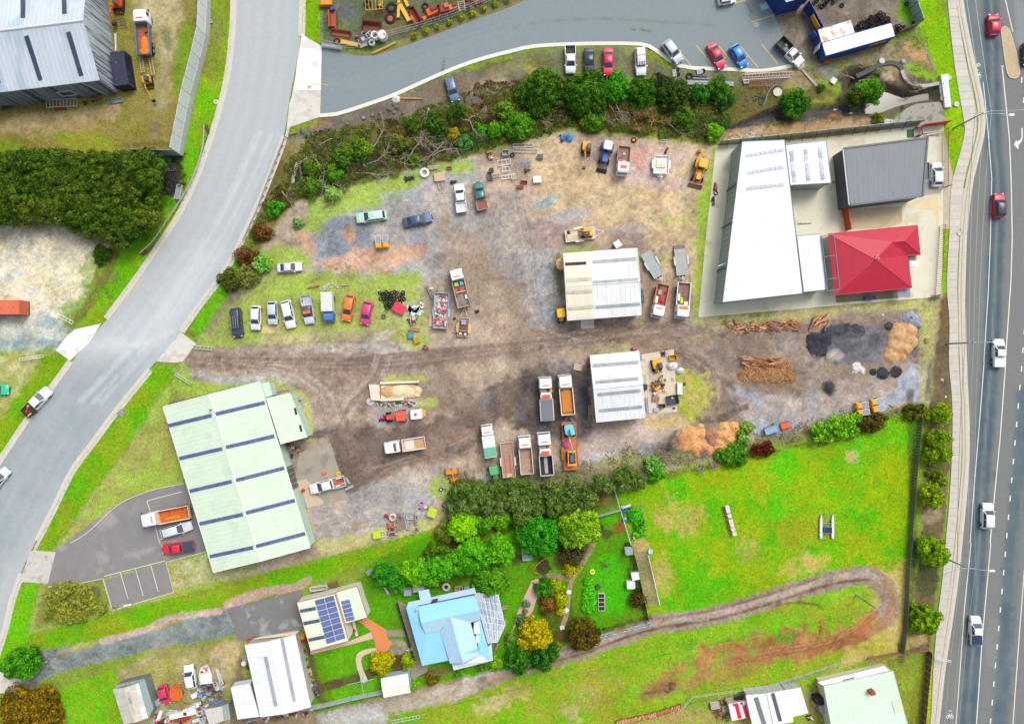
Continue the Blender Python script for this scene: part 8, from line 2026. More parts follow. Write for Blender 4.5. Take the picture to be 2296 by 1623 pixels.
RX("""|orange-yellow bucket standing at the west fence of the scrap yard|attachment|10|628 50 1.2 2.2 1 90|240,150,50|bucket|
|small blue barrel beside the orange bucket|barrel|10|684 82 .7 .7 .8 0|40,90,200|drum|
|tall rusty red rake with tines on its right side|attachment|10|650 170 1.2 2.9 1 2|160,74,44|bucket|
|wide rusty rake with tines pointing down, below the tall one|attachment|10|765 272 .9 3.4 .9 -98|170,84,62|bucket|
steel_beam|long yellow beam behind the white barrier board|beam|10|838 388 3.1 .7 .5 -12|220,180,84|beam|
|dark red attachment with a blue and white ram|attachment|10|945 345 2.2 1.7 .8 -60|130,50,44|machine|150,200,230
|rusty grab bucket in the middle of the scrap yard|attachment|10|1040 185 2 3.2 1.2 -96|120,70,46|bucket|
|orange star-shaped bracket lying under the grab|attachment|10|1048 215 1.4 .5 .3 10|230,140,40|machine|
|open white concrete tank in the scrap yard|tank|10|1066 320 1.6 1.6 1.1 0|228,232,230|ring|
|white tank with a red lid in the scrap yard|tank|10|1134 318 1.7 1.7 1.2 0|232,234,232|drum|170,70,70
|low white tank against the wire fence|tank|10|1038 385 1.2 1.2 .8 0|210,222,214|ring|
pipe_stand|white tube frame leaning behind the open tank|frame|10|1020 320 1 .9 .9 40|226,230,228|frame|
|pale pallet by the fence below the blue ram|pallet|10|962 405 1.3 .9 .3 20|206,206,196|pallet|
|tangle of yellow loader arms at the top edge|attachment|10|1060 40 3 2.2 1 5|220,170,84|frame|
|yellow hydraulic arm beside the tangle of frames|attachment|10|1115 30 1.6 .9 .9 70|232,186,90|machine|
|long straight yellow fork arm in the scrap yard|attachment|10|1278 75 3.4 .45 .5 88|244,184,70|beam|
|forked yellow arm slanting beside the straight one|attachment|10|1330 110 3.6 .7 .6 -60|244,184,70|beam|
|short yellow arm at the top beside the slanting one|attachment|10|1345 20 1.8 .5 .5 -65|244,184,70|beam|
|dark red dozer blade slanting towards the fence|attachment|10|1455 130 1.2 3.3 .9 -150|140,44,44|bucket|
|rusty orange arm under the dark red blade|attachment|10|1410 180 2.6 .9 .6 -62|196,110,60|machine|
|rusty orange loader wreck beside the wire fence|wreck|10|1575 100 3 2.4 1.5 25|214,96,40|machine|140,60,44
|dark red tractor wreck east of the orange wreck|wreck|10|1690 75 2.6 2.4 1.5 15|150,56,48|machine|196,110,80
|tan and red engine wreck in the row by the fence|wreck|10|1765 60 2.2 1.8 1.2 20|196,130,96|machine|140,60,50
grid_rack|pale grid rack between the wrecks and the fence|rack|10|1845 60 1.8 1.1 .8 100|200,206,196|ladder|
|rusty red scrap at the east end of the wreck row|wreck|10|1895 20 1.8 1.6 1 60|150,64,50|machine|
|thin rusty implement at the top edge near the grass clumps|wreck|10|2000 20 2.4 .8 .6 15|160,70,56|machine|
|orange scrap arm in front of the orange wreck|wreck|10|1530 150 1.6 .6 .7 30|226,130,70|beam|
|long white barrier board at the scrap yard corner|barrier|10|678 418 3.3 .5 .8 -8|230,236,246|box|
|pair of yellow pipes lying beside the side road|pipe|10|1148 436 4.6 .4 .2 25|240,200,80|pipes|
|long yellow pole lying on the dark bank|pipe|10|1385 886 4.3 .25 .2 -1|244,190,80|pipes|
concrete_lump|white concrete lump at the end of the yellow pole|base|10|1255 892 1.6 1.3 .35 20|214,206,190|bag|
yellow_plate|yellow plate beside the guard rail start|plate|10|332 1193 1.3 .4 .3 14|200,180,60|box|""")
f=fe('wire_fence','high wire mesh fence around the scrap yard',PL("596,172 600,395 765,438 940,432 1180,330 1450,258 1750,160 2080,20 2300,-80"),1.9,None,T10,2.6,ps_=GV,rl_=(.1,.98,1.85))
wm=ma((190,206,200),.4,.3)
mbw=MB()
PP=[T(T10,*p)for p in PL("600,395 765,438 940,432 1180,330 1450,258 1750,160 2080,20")]
for a,b in zip(PP,PP[1:]):
 n=int((b-a).length/.35)
 for i in range(n):q=a.lerp(b,i/n)-f.location;q2=a.lerp(b,min(1,(i+2)/n))-f.location;mbw.tb((q.x,q.y,.1),(q2.x,q2.y,1.85),.012,n=3,cap=False).tb((q2.x,q2.y,.1),(q.x,q.y,1.85),.012,n=3,cap=False)
mbw.bd('wire_mesh',wm,f)['kind']='stuff'
RX("""|grey grid pallet standing by the kerb bend|pallet|20|1456 660 1.2 .7 .3 95|206,206,200|pallet|
|grey grid pallet under the tyre beside the kerb|pallet|20|1682 645 1 .9 .3 15|196,200,200|pallet|
|short bundle of blue pipes beside the large tyre|pipe|20|1690 684 2.5 .3 .3 -3|80,120,190|pipes|
|red and white striped poles below the blue pipes|pipe|20|1700 708 3.2 .25 .25 -3|226,190,190|pipes|
|long bundle of white guttering on the creek bank|pipe|20|1780 748 8.4 .9 .35 -2|214,222,226|pipes|
|white oval trough beside the red rack frames|trough|20|2100 736 .9 .6 .5 10|232,236,236|crate|
pallet_rack|long stack of pale and red pallet rack uprights|rack|20|2290 675 9 .55 .5 3|206,180,176|frame|
pallet_rack|second row of pale uprights behind the first|rack|20|2280 700 8.6 .4 .4 3|220,216,212|ladder|
pallet_rack|rust red pallet rack upright nearest the creek|rack|20|2290 748 6.6 .95 .4 2|176,86,70|ladder|
pallet_rack|pale upright on top of the rack stack|rack|20|2270 655 7.4 .35 .55 4|226,190,180|ladder|
|square drain grate with a white surround in the car park|drain|20|2187 229 1 .9 .05 10|206,214,210|crate|
|small orange crate at the corner of the blue container|crate|30|530 552 1.2 .8 .6 8|226,96,50|box|
|broken pale concrete at the nose of the caged utility|rubble|30|300 595 1.6 1 .35 40|196,184,166|bag|
liner_sheet|long strip of pale plastic sheet trailing towards the creek|sheet|30|360 690 5.2 .4 .12 -48|226,214,200|planks|
|crumpled white bin and post on the creek bank|debris|30|590 722 1.3 .9 .4 40|226,226,222|sheets|
white_bin|white box near the two creek manholes|box|30|1214 550 .6 .6 .5 20|226,230,230|box|""")
for x,y,q,l in((85,828,1.6,'wide round concrete manhole on the bank above the creek bush'),(1022,547,1.1,'round concrete manhole behind the creek wall'),(1690,936,1.0,'round white manhole cover in the highway verge'),(1622,700,.95,'round manhole beside the white culvert slab'),(1070,1098,1.15,'round concrete manhole at the culvert wing wall'),(1765,1115,.6,'small round cover at the foot of the crossarm pole')):
 re('manhole',l,'manhole',T30,x,y,q,q,.25,(206,204,194),0,'drum',(190,186,170))
re('manhole','round manhole cover in the highway footpath','manhole',T31,1718,473,.9,.9,.2,(206,200,190),0,'drum')
def wt(name,lB,cat,pt,w,h,m,t,z0=-1.6):r=tH(name,lB,cat,(0,0,0));es('wall',[T(t,*p)for p in pt],-w/2,w/2,z0,h,m,r,sp_=.6);es('capping',[T(t,*p)for p in pt],-w/2-.03,w/2+.03,h,h+.06,m,r,sp_=.6);return r
wt('stone_wall','dark curved stone wall along the creek bank','wall',PL("790,690 900,640 990,588 1060,570 1120,568 1170,590 1200,628"),.7,.15,ma((92,96,96),.95,0,.4,4,bu=1,bs=6),T30)
wt('concrete_wall','curved pale concrete wall of the culvert basin','wall',PL("1192,640 1215,700 1260,745 1330,775 1420,775 1528,755"),.5,.3,ma((180,184,176),.9,0,.25,2),T30)
wt('concrete_wall','straight end wall of the culvert basin','wall',[(1535,755),(1550,912)],.4,.3,CONCD,T30)
r=tH('culvert_slab','white capping slab over the culvert beside the highway verge','slab',(0,0,0))
MB().prism([tuple(T(T30,*p)[:2])for p in PL("1535,682 1596,676 1628,970 1572,976")],.0,.55).bd('slab',ma((222,226,232),.8,0,.08),r)
MB().tb(T(T30,1560,760,.6),T(T30,1580,748,.9),.05).tb(T(T30,1565,890,.6),T(T30,1590,875,.9),.05).bd('lifting_bar',DK,r)
sl('sloped_apron',PL("1110,1150 1100,1095 1180,1030 1240,975 1330,935 1540,916 1575,980 1590,1100 1360,1128"),.1,ma((168,166,156),.9,0,.35,.9,we=((124,126,118),.9,.52)),T30)
wt('kerb_wall','thin pale kerb wall along the creek side of the yard fence','wall',[(1010,1092),(1100,1085),(1112,1140)],.25,.3,KB,T30,-.2)
wt('wing_wall','angled concrete wing wall of the north west culvert','wall',PL("545,1392 460,1430 378,1472 350,1550 330,1640"),.55,.2,ma((190,188,172),.9,0,.2,2),T10)
wt('wing_wall','inner concrete wing wall of the north west culvert','wall',[(388,1485),(405,1560),(410,1612)],.35,.0,ma((176,172,158),.9,0,.2,2),T10)
wt('wing_wall','short concrete wall at the edge of the north west scrub','wall',[(275,125),(310,60),(330,0)],.4,.1,ma((176,172,158),.9,0,.2,2),T11)
wt('wing_wall','pale concrete wall foot beside the wing wall by the site corner','wall',[(275,125),(355,120)],.4,.1,ma((196,192,176),.9,0,.2,2),T11)
def ro_(t,x,y,r_,lB,gr=None,c=(120,112,104),seed=0):
 q=random.Random(int(x*3+y*7)+seed);p=at(t,x,y);mb=MB().dome((0,0,0),r_,r_*q.uniform(.7,1),r_*.7,9,4,.16,rg=q);o=mb.bd('rock',ma(c,.95,0,.35,4,bu=.6,bs=5));o.location=p;o.rotation_euler=(0,0,q.uniform(0,6));tag(o,lB,'rock',gr);return o
for x,y,s,l in((1195,980,.55,'largest grey boulder of the four beside the tyres'),(1232,938,.36,'upper boulder of the four beside the tyres'),(1260,966,.5,'brownish boulder of the four beside the tyres'),(1236,1012,.42,'lower boulder of the four beside the tyres'),(415,1175,.62,'brown topped boulder at the west end of the side road bank'),(470,1216,.45,'grey boulder between the guard rail and the small tyres'),(500,1270,.55,'round grey boulder south of the three small tyres')):ro_(T10,x,y,s,l)
gg=random.Random(9)
gu=gg.uniform
gc=gg.choice
for i in range(34):ro_(T10,gu(520,780),gu(1300,1420)+(gu(-20,20)),gu(.18,.42),'angular dark grey rock in the heap by the culvert wing walls','dark rocks heaped above the culvert',(104,98,92))
for i in range(26):ro_(T20,gu(2080,2280),gu(860,950),gu(.12,.3),'dark grey rock on the creek bank by the wide manhole','dark rocks on the bank by the wide manhole',(92,98,100))
for i in range(40):ro_(T20,gu(1950,2290),gu(1190,1270),gu(.08,.24),'pale stone scattered beside the creek north of the factory','pale stones by the creek north of the factory',gc([(226,220,214),(190,170,150),(150,130,110)]))
for x,y,s,l,t in((1560,162,.3,'white stone in the northern highway garden bed',T32),(1592,315,.3,'white stone nearest the first footpath tree',T32),(1170,805,.12,'small white stone in the dry corner of the paddock',T33),(1500,1000,.35,'grey round stone by the creek shrubs',T10),(1545,985,.35,'pale lichened stone by the creek shrubs',T10),(1028,1205,.3,'white stone on the yard grass near the timber',T31)):ro_(t,x,y,s,l,c=(206,204,196))
RX("""|large white ring reel on the north grass of the site|reel|10|1510 1550 1.8 1.8 .6 0|236,236,232|ring|
|cream pallet trailer with a round hole, north grass|pallet|10|1646 1590 1.8 1.4 .5 5|226,206,186|box|206,180,160
|stack of pale planks beside the white ring reel|timber|10|1590 1508 1.8 .7 .3 8|206,190,160|planks|
|small orange tub on the north grass|tub|10|1733 1508 .9 .5 .4 5|214,130,80|crate|
|wooden triangular trailer frame below the cream pallet|bare trailer|11|1652 30 1.6 .7 .3 -80|214,176,150|frame|
|black crumpled machine part on the north grass|scrap|10|1375 1600 2 .9 .5 10|50,54,60|machine|
|dark red bucket left of the white twin cab|scrap|11|1775 8 1.2 .5 .4 10|110,60,56|machine|
|orange and grey plate compactor near the north fence|machine|10|2090 1362 1 .6 .6 20|236,150,60|machine|
|red machine with a white plate near the north fence|machine|10|2105 1412 1.2 .8 .6 -60|190,90,70|machine|220,216,214
|white H shaped bracket in the north parts area|bracket|10|2225 1460 2.2 .9 .3 8|232,234,234|frame|
|grey wire crate at the top of the north parts area|crate|10|2238 1372 1.2 1 .7 5|190,196,202|crate|
steel_tray|white grid tray in the north parts area|tray|10|2240 1520 1.2 .8 .4 4|232,232,232|frame|
|long white bracket low in the north parts area|bracket|10|2250 1590 1.8 .6 .3 8|236,238,238|frame|
drum|dark cylinder lying in the north parts area|drum|10|2110 1530 .9 .9 .4 0|60,62,68|drum|
steel_tray|grey box frame west of the parts area|frame|10|2095 1580 1.4 .8 .5 95|120,124,128|crate|
|grey bench in the middle of the parts area|bench|10|2150 1590 1.1 .5 .5 10|96,98,104|frame|
|upper pale gate frame by the north fence|gate|20|100 1306 3.5 .55 .3 2|206,204,190|frame|
|lower pale gate frame with a grey end by the north fence|gate|20|120 1352 4.2 .6 .3 -2|206,204,190|frame|
cattle_crate|blue cattle crate frame north of the parts area|frame|20|100 1470 2.6 .7 .6 3|110,160,210|frame|
|grey bin with an orange end north of the yellow mini digger|bin|20|252 1408 1 .8 .6 0|128,132,140|box|
|blue machine frame at the very north corner of the site|machine|20|462 1235 1.3 1.2 .6 10|80,130,220|machine|
covered_machine|rounded light blue cover at the north corner of the site|cover|20|520 1228 1.2 1.7 .8 -12|90,160,226|bag|
|rusty bucket teeth lying below the blue crate frame|scrap|20|140 1530 1.2 .6 .3 10|120,84,66|machine|
|pale aqua square basin on the bare north yard|basin|20|226 1612 1.4 1.1 .6 2|214,240,232|box|240,250,246
rusty_box|small rust red box west of the aqua basin|box|21|72 55 1.2 .5 .4 -5|190,90,60|box|
rusty_box|dark rusty tray above the rust red box|tray|21|108 12 1.2 .5 .4 -5|150,90,76|crate|
|white cage beside the parts area edge|cage|20|15 1585 .8 .8 .6 5|226,230,232|frame|
|dark brown post driver lying in the pink gravel|scrap|20|1386 1350 1.2 .4 .4 65|90,60,60|machine|
steel_rack|thin grey rack at the north fence above the white boat trailer|rack|20|1362 1268 1.2 .4 .5 2|190,196,196|ladder|""")
RX("""|red and white machine parts by the factory fence|machine|21|1828 50 1.6 .6 .6 85|190,96,80|machine|
|dark red hose reel between the tyres by the factory fence|reel|21|1808 160 1 .5 .5 80|120,60,50|machine|
grey_cube|white lidded grey cube box north of the cream shed|box|21|945 570 1.2 1.15 1.2 35|96,108,118|box|236,240,244
|dark green low pod along the east wall of the cream shed|tank|21|1168 1030 2.3 .5 .6 95|96,130,126|box|
|grey pipes and fittings beside the small dozer|scrap|21|468 1180 1.8 .5 .6 85|170,166,166|machine|
|round tan tank tucked under the west side of the cream shed|tank|21|447 745 2.2 2.2 1.6 0|214,176,130|drum|""")
RX("""|blue tub with a red ribbed lid by the tyre heap|skip|11|1285 1142 2.2 1.7 .8 -28|110,190,230|box|226,60,90
|thick black plastic pipe on top of the tyre heap|pipe|11|1160 1010 1.7 .5 .9 -20|70,76,80|pipes|
|dark red engine below the white rubble|engine|11|1405 1250 2 1.4 .7 30|120,56,80|machine|214,200,190
|loose orange-brown planks below the dark red engine|timber|11|1420 1335 2.2 .6 .2 -6|206,150,100|planks|
|bright blue crate south of the planks|crate|11|1387 1383 1 1.1 .7 8|110,186,230|box|
|yellow crate beside the bright blue crate|crate|11|1440 1428 .95 1 .7 18|244,204,30|box|
|flattened tan cardboard beside the rubbish trailer|cardboard|11|1572 1256 2.3 .9 .15 88|226,186,150|sheets|
|grey wooden pallet above the rubbish trailer|pallet|11|1662 978 1.4 1 .3 88|196,186,170|pallet|
|long pale timber leaning by the rubbish trailer|timber|11|1552 995 2.6 .25 .25 -65|190,170,150|planks|
|white crumpled sack near the pale timber|sack|11|1566 968 .9 .6 .4 20|226,220,216|bag|
|pale concrete edge on the site grass, west part|kerb|11|790 936 2.4 .2 .2 4|206,206,196|planks|
|orange-red plank lying on the site grass|timber|11|515 950 2.4 .25 .2 8|214,130,90|planks|
|small black motor lying on the yard beside the boat trailer|motor|11|1986 1168 .8 .5 .4 20|70,66,66|machine|
|pink and grey broken toy at the south corner of the site grass|toy|11|1525 1500 1.1 .7 .4 -30|176,110,120|machine|""")
for i in range(26):re('rubbish_sheet','white plasterboard sheet in the dump beside the red skip lid','sheet',T11,gu(1370,1490),gu(1100,1195),gu(.5,1.1),gu(.3,.8),.2,gc(PL("244,240,244 226,236,226 206,226,214 236,230,230")),gu(0,180),'sheets',gr='white plasterboard dumped beside the skip')
for i in range(22):ro_(T11,gu(600,760),gu(920,990),gu(.1,.32),'lump of pale concrete rubble on the site grass','pale rubble on the site grass',gc([(206,204,190),(190,186,170)]))
r=tH('sand_bay','block walled bay filled with tan sand, west of the yard','bay',(0,0,0))
BK=ma((226,216,200),.9,0,.12,2)
def wq(pt,h,m,nm='block_wall'):return MB().prism([tuple(T(T12,*p)[:2])for p in pt],0,h).bd(nm,m,r)
wq(PL("1020,200 1112,205 1118,345 1040,340"),.9,BK)
wq(PL("1118,178 1462,168 1464,186 1120,200"),.7,BK)
wq(PL("1118,330 1325,322 1328,342 1120,350"),.7,BK)
P=[tuple(T(T12,*p)[:2])for p in PL("1125,205 1250,205 1400,200 1470,225 1490,262 1470,310 1330,325 1125,330")]
MB().prism(P,0,.22).bd('sand',ma((214,188,140),.95,0,.3,.8,bu=.6,we=((236,222,186),.5,.5)),r)
for i in range(3):MB().dome((*tuple(T(T12,1180+i*90,265)[:2]),.2),1.3,1.0,.35-i*.05,14,4,.1).bd('sand_heap',ma((206,170,120)if i<1 else(230,214,176),.95,0,.2,1.5,bu=.5),r,True)
JP=PL("226,60,90 240,240,240 120,180,80 60,140,60 220,40,40 180,180,186 240,236,226 110,100,96 240,160,170")
for i in range(30):re('bay_clutter','small pot, tub or tool heaped along the sand bay wall','clutter',T12,gu(1080,1440),gu(350,395),gu(.2,.6),gu(.2,.5),gu(.2,.5),gc(JP),gu(0,180),gc(['box','drum','crate','planks']),gr='clutter along the sand bay wall')
RX("""|crumpled grey tarpaulin at the west end of the sand bay|tarpaulin|12|1028 358 1.8 1.4 .3 20|206,208,212|bag|
|white shelf lying north of the red tractor|shelf|12|1278 410 1.4 .9 .5 2|220,224,230|ladder|
pipe_stand|white pipe frame at the east end of the sand bay clutter|frame|12|1405 365 1.4 .7 .5 -30|226,230,232|frame|
|black and pink attachment in front of the red tractor|attachment|12|1138 505 1.2 1.4 .8 90|60,56,66|machine|226,90,170""")
RX("""|red bottles and hoses by the annex corner|bottle|12|290 735 1.1 .5 .8 10|220,60,60|machine|
|black compressor outside the workshop door|compressor|12|320 775 1.4 .8 .9 10|60,66,70|machine|200,200,196
|salmon coloured machine at the edge of the concrete apron|machine|12|375 792 .7 .6 .6 0|240,170,130|machine|
|crumpled orange and white bag on the concrete apron|bag|12|608 1000 .9 .6 .35 20|236,90,60|bag|240,220,220
|coiled yellow hose on the concrete apron|hose|12|740 1006 .9 .9 .25 0|244,200,40|ring|
|dark square drain on the concrete apron|drain|12|320 842 .5 .8 .05 0|70,70,70|crate|
steel_rods|bundle of pale steel rods at the tail of the white ute|rod|12|835 1128 1.8 .6 .3 25|206,216,216|pipes|
steel_rods|thin steel offcuts fanned out behind the white ute|rod|12|820 1062 1.5 .5 .2 -55|200,210,200|pipes|
|long grey trestle with red ends beside the workshop|trestle|12|435 1230 3.2 .5 .6 -74|206,206,210|ladder|
red_lamp|red drum with a dark top beside the trestle|drum|12|420 1155 .6 .6 .7 0|226,50,50|drum|60,60,60
|blue lidded bin at the south corner of the workshop|bin|12|350 1090 .6 .6 .8 0|170,200,190|box|
pole_stack|timber pallet and poles at the north east end of the workshop|frame|12|125 165 1.6 .4 .6 -60|196,176,140|frame|
|tan timber edging north of the annex|timber|12|240 258 2.9 .2 .2 12|196,170,110|planks|
|white air conditioner on the annex wall|air conditioner|12|375 330 .9 .6 1.2 15|206,216,210|box|
|pale stone lump beside the workshop west wall|rubble|02|1492 598 .6 .6 .4 0|206,180,140|bag|
|white sign lying against the white boundary at the parking bays|sign|03|1142 556 1.4 .35 .3 10|236,96,110|box|240,220,226
|grey round tub at the corner of the parking bays|tub|03|1028 574 1.1 .9 .4 0|130,134,138|bag|""")
RX("""|orange ripper implement with a long arm on the south grass|implement|12|1760 985 2.2 .8 .7 5|220,150,60|beam|
|orange-red axle part of the ripper implement|implement|12|1780 1058 2.2 .9 .6 5|226,110,50|machine|236,160,60
|thin orange arm joining the ripper parts|implement|12|1765 1020 2.4 .2 .8 -78|226,150,60|beam|
rusty_beam|rusty and white beam on the blue gravel patch|beam|12|1892 1012 1.9 .35 .3 -65|176,130,120|planks|
steel_offcut|pair of pale steel offcuts under the ripper|offcut|12|1700 1128 1.4 .4 .2 -15|206,200,196|planks|
steel_offcut|pale grey folded sheet right of the ripper arm|sheet|12|1818 1122 .6 .9 .3 10|206,206,206|sheets|
long_bar|long pale bar lying along the boundary row of trees|bar|12|1870 1158 2.9 .15 .2 10|190,200,180|pipes|
|lime green tank with a black cap, east of the two|tank|12|1580 1352 1.5 1.5 .9 -22|206,230,60|box|190,216,60
|lime green tank near the boundary, west of the two|tank|12|1085 1548 1.3 1.2 .9 10|206,236,50|box|190,220,50
|mauve framed machine of white pipes beside the lime tank|machine|12|1505 1302 1.7 1.2 .7 -20|170,140,170|machine|226,210,214
wood_sledge|wooden sledge frame lying alone south of the mud|frame|12|940 1458 2.7 .9 .4 12|196,150,110|frame|
|crimson ball beside the junk rows|ball|12|1162 1382 .7 .7 .6 0|206,30,70|bag|
|round cream tub full of pipes in the junk rows|tub|12|1225 1392 1.4 1.3 .6 0|220,206,180|ring|
|rusty orange concrete mixer bowl in the junk rows|mixer|12|1200 1470 1.2 1 .8 20|190,96,50|machine|236,130,60
|dark red machine south of the orange bowl|machine|12|1215 1505 1.1 .7 .6 10|140,60,50|machine|
|grey steel cage upper one in the junk rows|cage|12|1298 1388 1.1 1.2 .7 5|130,120,116|frame|
|stack of brown slatted crates in the junk rows|crate|12|1298 1460 1.3 1.6 .6 5|170,150,136|pallet|
white_tray|pale aluminium tray in the junk rows|tray|12|1390 1380 1.6 1.2 .4 -4|206,216,216|crate|
white_tray|small tilted pale tray below the big one|tray|12|1370 1465 .8 1.3 .4 -10|200,216,220|crate|
|long grey trough with brown inside by the boundary|trough|12|1225 1546 1.6 .8 .5 8|190,190,190|crate|120,76,70
pipe_stand|pale frame beside the west lime tank|frame|12|1138 1538 .9 .9 .5 10|220,226,230|frame|""")
for i in range(28):re('yard_clutter','small grey or brown scrap lying among the junk rows','scrap',T12,gu(1180,1480),gu(1380,1540),gu(.2,.6),gu(.2,.5),gu(.2,.5),gc(PL("170,160,160 206,206,206 150,120,100 190,140,120 120,110,110 236,180,170")),gu(0,180),gc(['box','planks','crate','drum','frame']),gr='scrap among the southern junk rows')
RX("""|heap of white bulk bags on the concrete pad|bag|22|1445 35 1.9 1.6 .9 10|240,240,246|bag|
|bluish white bulk bag at the edge of the concrete pad|bag|22|1512 78 1.4 1.1 .8 30|226,232,244|bag|
|yellow hopper on the north end of the concrete pad|hopper|21|1445 1585 1.3 1 .8 5|246,196,50|crate|
|black trolley on the north end of the concrete pad|trolley|21|1360 1548 .9 .8 .6 10|60,60,66|machine|
rack_cage|purple and white rack on the concrete pad|rack|21|1395 1545 .9 .8 .6 5|206,180,200|frame|
toolbox_trailer|grey tool box on a low stand beside the pad|box|22|1504 240 .9 2 .6 0|190,186,184|box|226,230,230
|black plastic skip on the corner of the concrete pad|skip|22|1442 340 2 1.6 .8 10|84,92,100|crate|70,76,84
yellow_box|yellow and black box beside the shed wall|box|22|1192 225 .8 1 .7 0|250,180,40|box|60,50,40
|reddish wooden pallet on the concrete pad|pallet|22|1288 335 1.2 .9 .4 3|190,130,100|pallet|
|white machine with orange parts above the reddish pallet|machine|22|1290 282 1.3 .9 .7 5|236,230,226|machine|240,180,150
|dark brown crate on the south of the concrete pad|crate|22|1345 395 1.1 .7 .6 5|110,96,90|crate|
|white crate in front of the dark brown crate|crate|22|1295 428 .9 .7 .5 3|240,236,246|box|
steel_lengths|bundle of steel lengths along the shed wall|steel|22|1210 390 2.8 .5 .4 95|190,200,206|pipes|
steel_lengths|green and white sheets racked beside the shed wall|sheet|22|1190 160 1.8 .7 .5 90|206,226,216|frame|
|blue and white barrel at the north east corner of the white shed|barrel|21|1148 1590 .5 1 .9 0|110,190,226|box|
|small pale pallet standing alone north west of the white shed|pallet|22|592 48 1.4 1.1 .3 -12|214,190,176|box|206,180,170
|tan crates at the north west corner of the white shed|crate|22|684 40 .7 1 .7 0|206,176,150|crate|
red_drum|red drum at the north west corner of the white shed|drum|22|678 20 .6 .6 .8 0|226,60,60|drum|
timber_rack|timber rack of bottles along the west wall of the white shed|rack|22|706 450 2.2 .7 .6 92|206,180,130|frame|
long_pole|long pale pole lying along the south wall of the white shed|pole|22|920 542 4.2 .12 .15 -2|220,220,210|pipes|
|orange machine behind the north end of the white shed|machine|21|1100 1510 1 .5 .6 0|236,120,80|machine|""")
for i in range(16):re('pad_clutter','small box or tub on the cluttered concrete pad','clutter',T22,gu(1220,1460),gu(120,440),gu(.15,.5),gu(.15,.4),gu(.15,.4),gc(PL("240,236,236 206,190,180 60,60,66 236,190,110 190,150,140")),gu(0,180),gc(['box','drum','crate']),gr='clutter on the concrete pad')
def he(name,lB,lobes,h,c1,c2,t,cat='heap',seed=0):
 pt=lobes;x0=min(p[0]-p[2]for p in pt);x1=max(p[0]+p[2]for p in pt);y0=min(p[1]-p[2]for p in pt);y1=max(p[1]+p[2]for p in pt)
 a,b=T(t,x0,y1),T(t,x1,y0);xs=np.arange(a.x,b.x,.16);ys=np.arange(a.y,b.y,.16);X,Y=np.meshgrid(xs,ys);Zz=np.zeros(X.shape)
 for(px,py,r_,k)in pt:
  c=T(t,px,py);rr=r_/50.8;d=np.sqrt((X-c.x)**2+(Y-c.y)**2)/rr;d=d+(fb_(X+5,Y,1.0,2,3)-.5)*.5;Zz=np.maximum(Zz,k*np.clip(1-d**1.6,0,1))
 Zz=Zz*h*.75+(fb_(X,Y,.5,1,3)-.5)*.14*(Zz>.02);msk=Zz>.04
 Zz=np.where(msk,np.maximum(Zz,.03),-.12);idx=-np.ones(X.shape,int);kp=msk.copy()
 kp[1:]|=msk[:-1];kp[:-1]|=msk[1:];kp[:,1:]|=msk[:,:-1];kp[:,:-1]|=msk[:,1:];idx[kp]=np.arange(kp.sum())
 V=np.stack([X[kp],Y[kp],Zz[kp]],1);F=[(idx[i,j],idx[i,j+1],idx[i+1,j+1],idx[i+1,j])for i in range(X.shape[0]-1)for j in range(X.shape[1]-1)if kp[i,j]and kp[i,j+1]and kp[i+1,j+1]and kp[i+1,j]]
 me=bpy.data.meshes.new(name);me.from_pydata(V.tolist(),[],F);q=np.clip((fb_(V[:,0],V[:,1],.8,4,4)-.5)*3+.5,0,1)[:,None];C=np.array(rgb(c1))*(1-q)+np.array(rgb(c2))*q;sc_(me,C,np.ones(len(V))*.35);me.materials.append(GM);me.shade_smooth();me.update()
 return tag(link(name,me),lB,cat)
he('woodchip_heap','western orange woodchip heap on the south edge of the yard',[(1600,680,110,1),(1680,640,70,.7),(1560,720,80,.8),(1660,770,90,.8),(1760,780,60,.6),(1690,590,40,.5)],1.1,(228,174,118),(212,150,98),T22)
he('woodchip_heap','eastern bright orange woodchip heap on the south edge of the yard',[(1930,670,110,1),(1990,600,70,.8),(1900,590,60,.7),(1870,740,80,.8),(1990,700,60,.7)],1.3,(238,188,128),(220,160,104),T22)
he('soil_heap','pinkish brown heap between the two orange woodchip heaps',[(1790,650,75,1),(1800,720,55,.7)],.9,(186,140,112),(160,116,96),T22)
he('sawdust_heap','large tan sawdust heap at the east end of the yard',[(1200,1400,130,1),(1250,1350,90,.9),(1160,1480,100,.9),(1110,1560,80,.7),(1290,1440,60,.8),(1230,1500,70,.8),(1200,1580,40,.5),(1150,1330,50,.5)],1.2,(222,184,136),(200,156,110),T31)
he('gravel_heap','grey gravel heap north of the tan sawdust heap',[(1270,1230,70,1),(1310,1260,60,.9),(1240,1200,40,.7),(1350,1290,35,.6)],.8,(168,174,184),(146,152,164),T31)
for x,y,r_,l in((1028,104,56,'round black asphalt heap, west of the eastern pair'),(1150,88,52,'round dark heap, east of the eastern pair'),(945,90,36,'low grey heap beside the round black one'),(548,238,44,'small black heap in the middle of the east yard')):he('asphalt_heap',l,[(x,y,r_,1),(x+8,y-6,r_*.7,1)],.35,(54,56,64),(76,76,84),T32)
he('asphalt_heap','black asphalt spoil north of the tan sawdust heap',[(1085,1305,46,1)],.4,(60,60,68),(84,84,92),T31)
he('asphalt_heap','broad black asphalt spoil at the west of the dark patch',[(420,1480,90,1),(390,1420,60,.9),(490,1420,60,.9),(500,1530,50,.8)],.2,(52,54,64),(72,74,84),T31)
he('asphalt_heap','long black asphalt spoil along the north of the dark patch',[(620,1340,60,1),(700,1320,60,1),(790,1320,60,1),(850,1340,50,.8)],.18,(70,72,82),(92,94,104),T31)
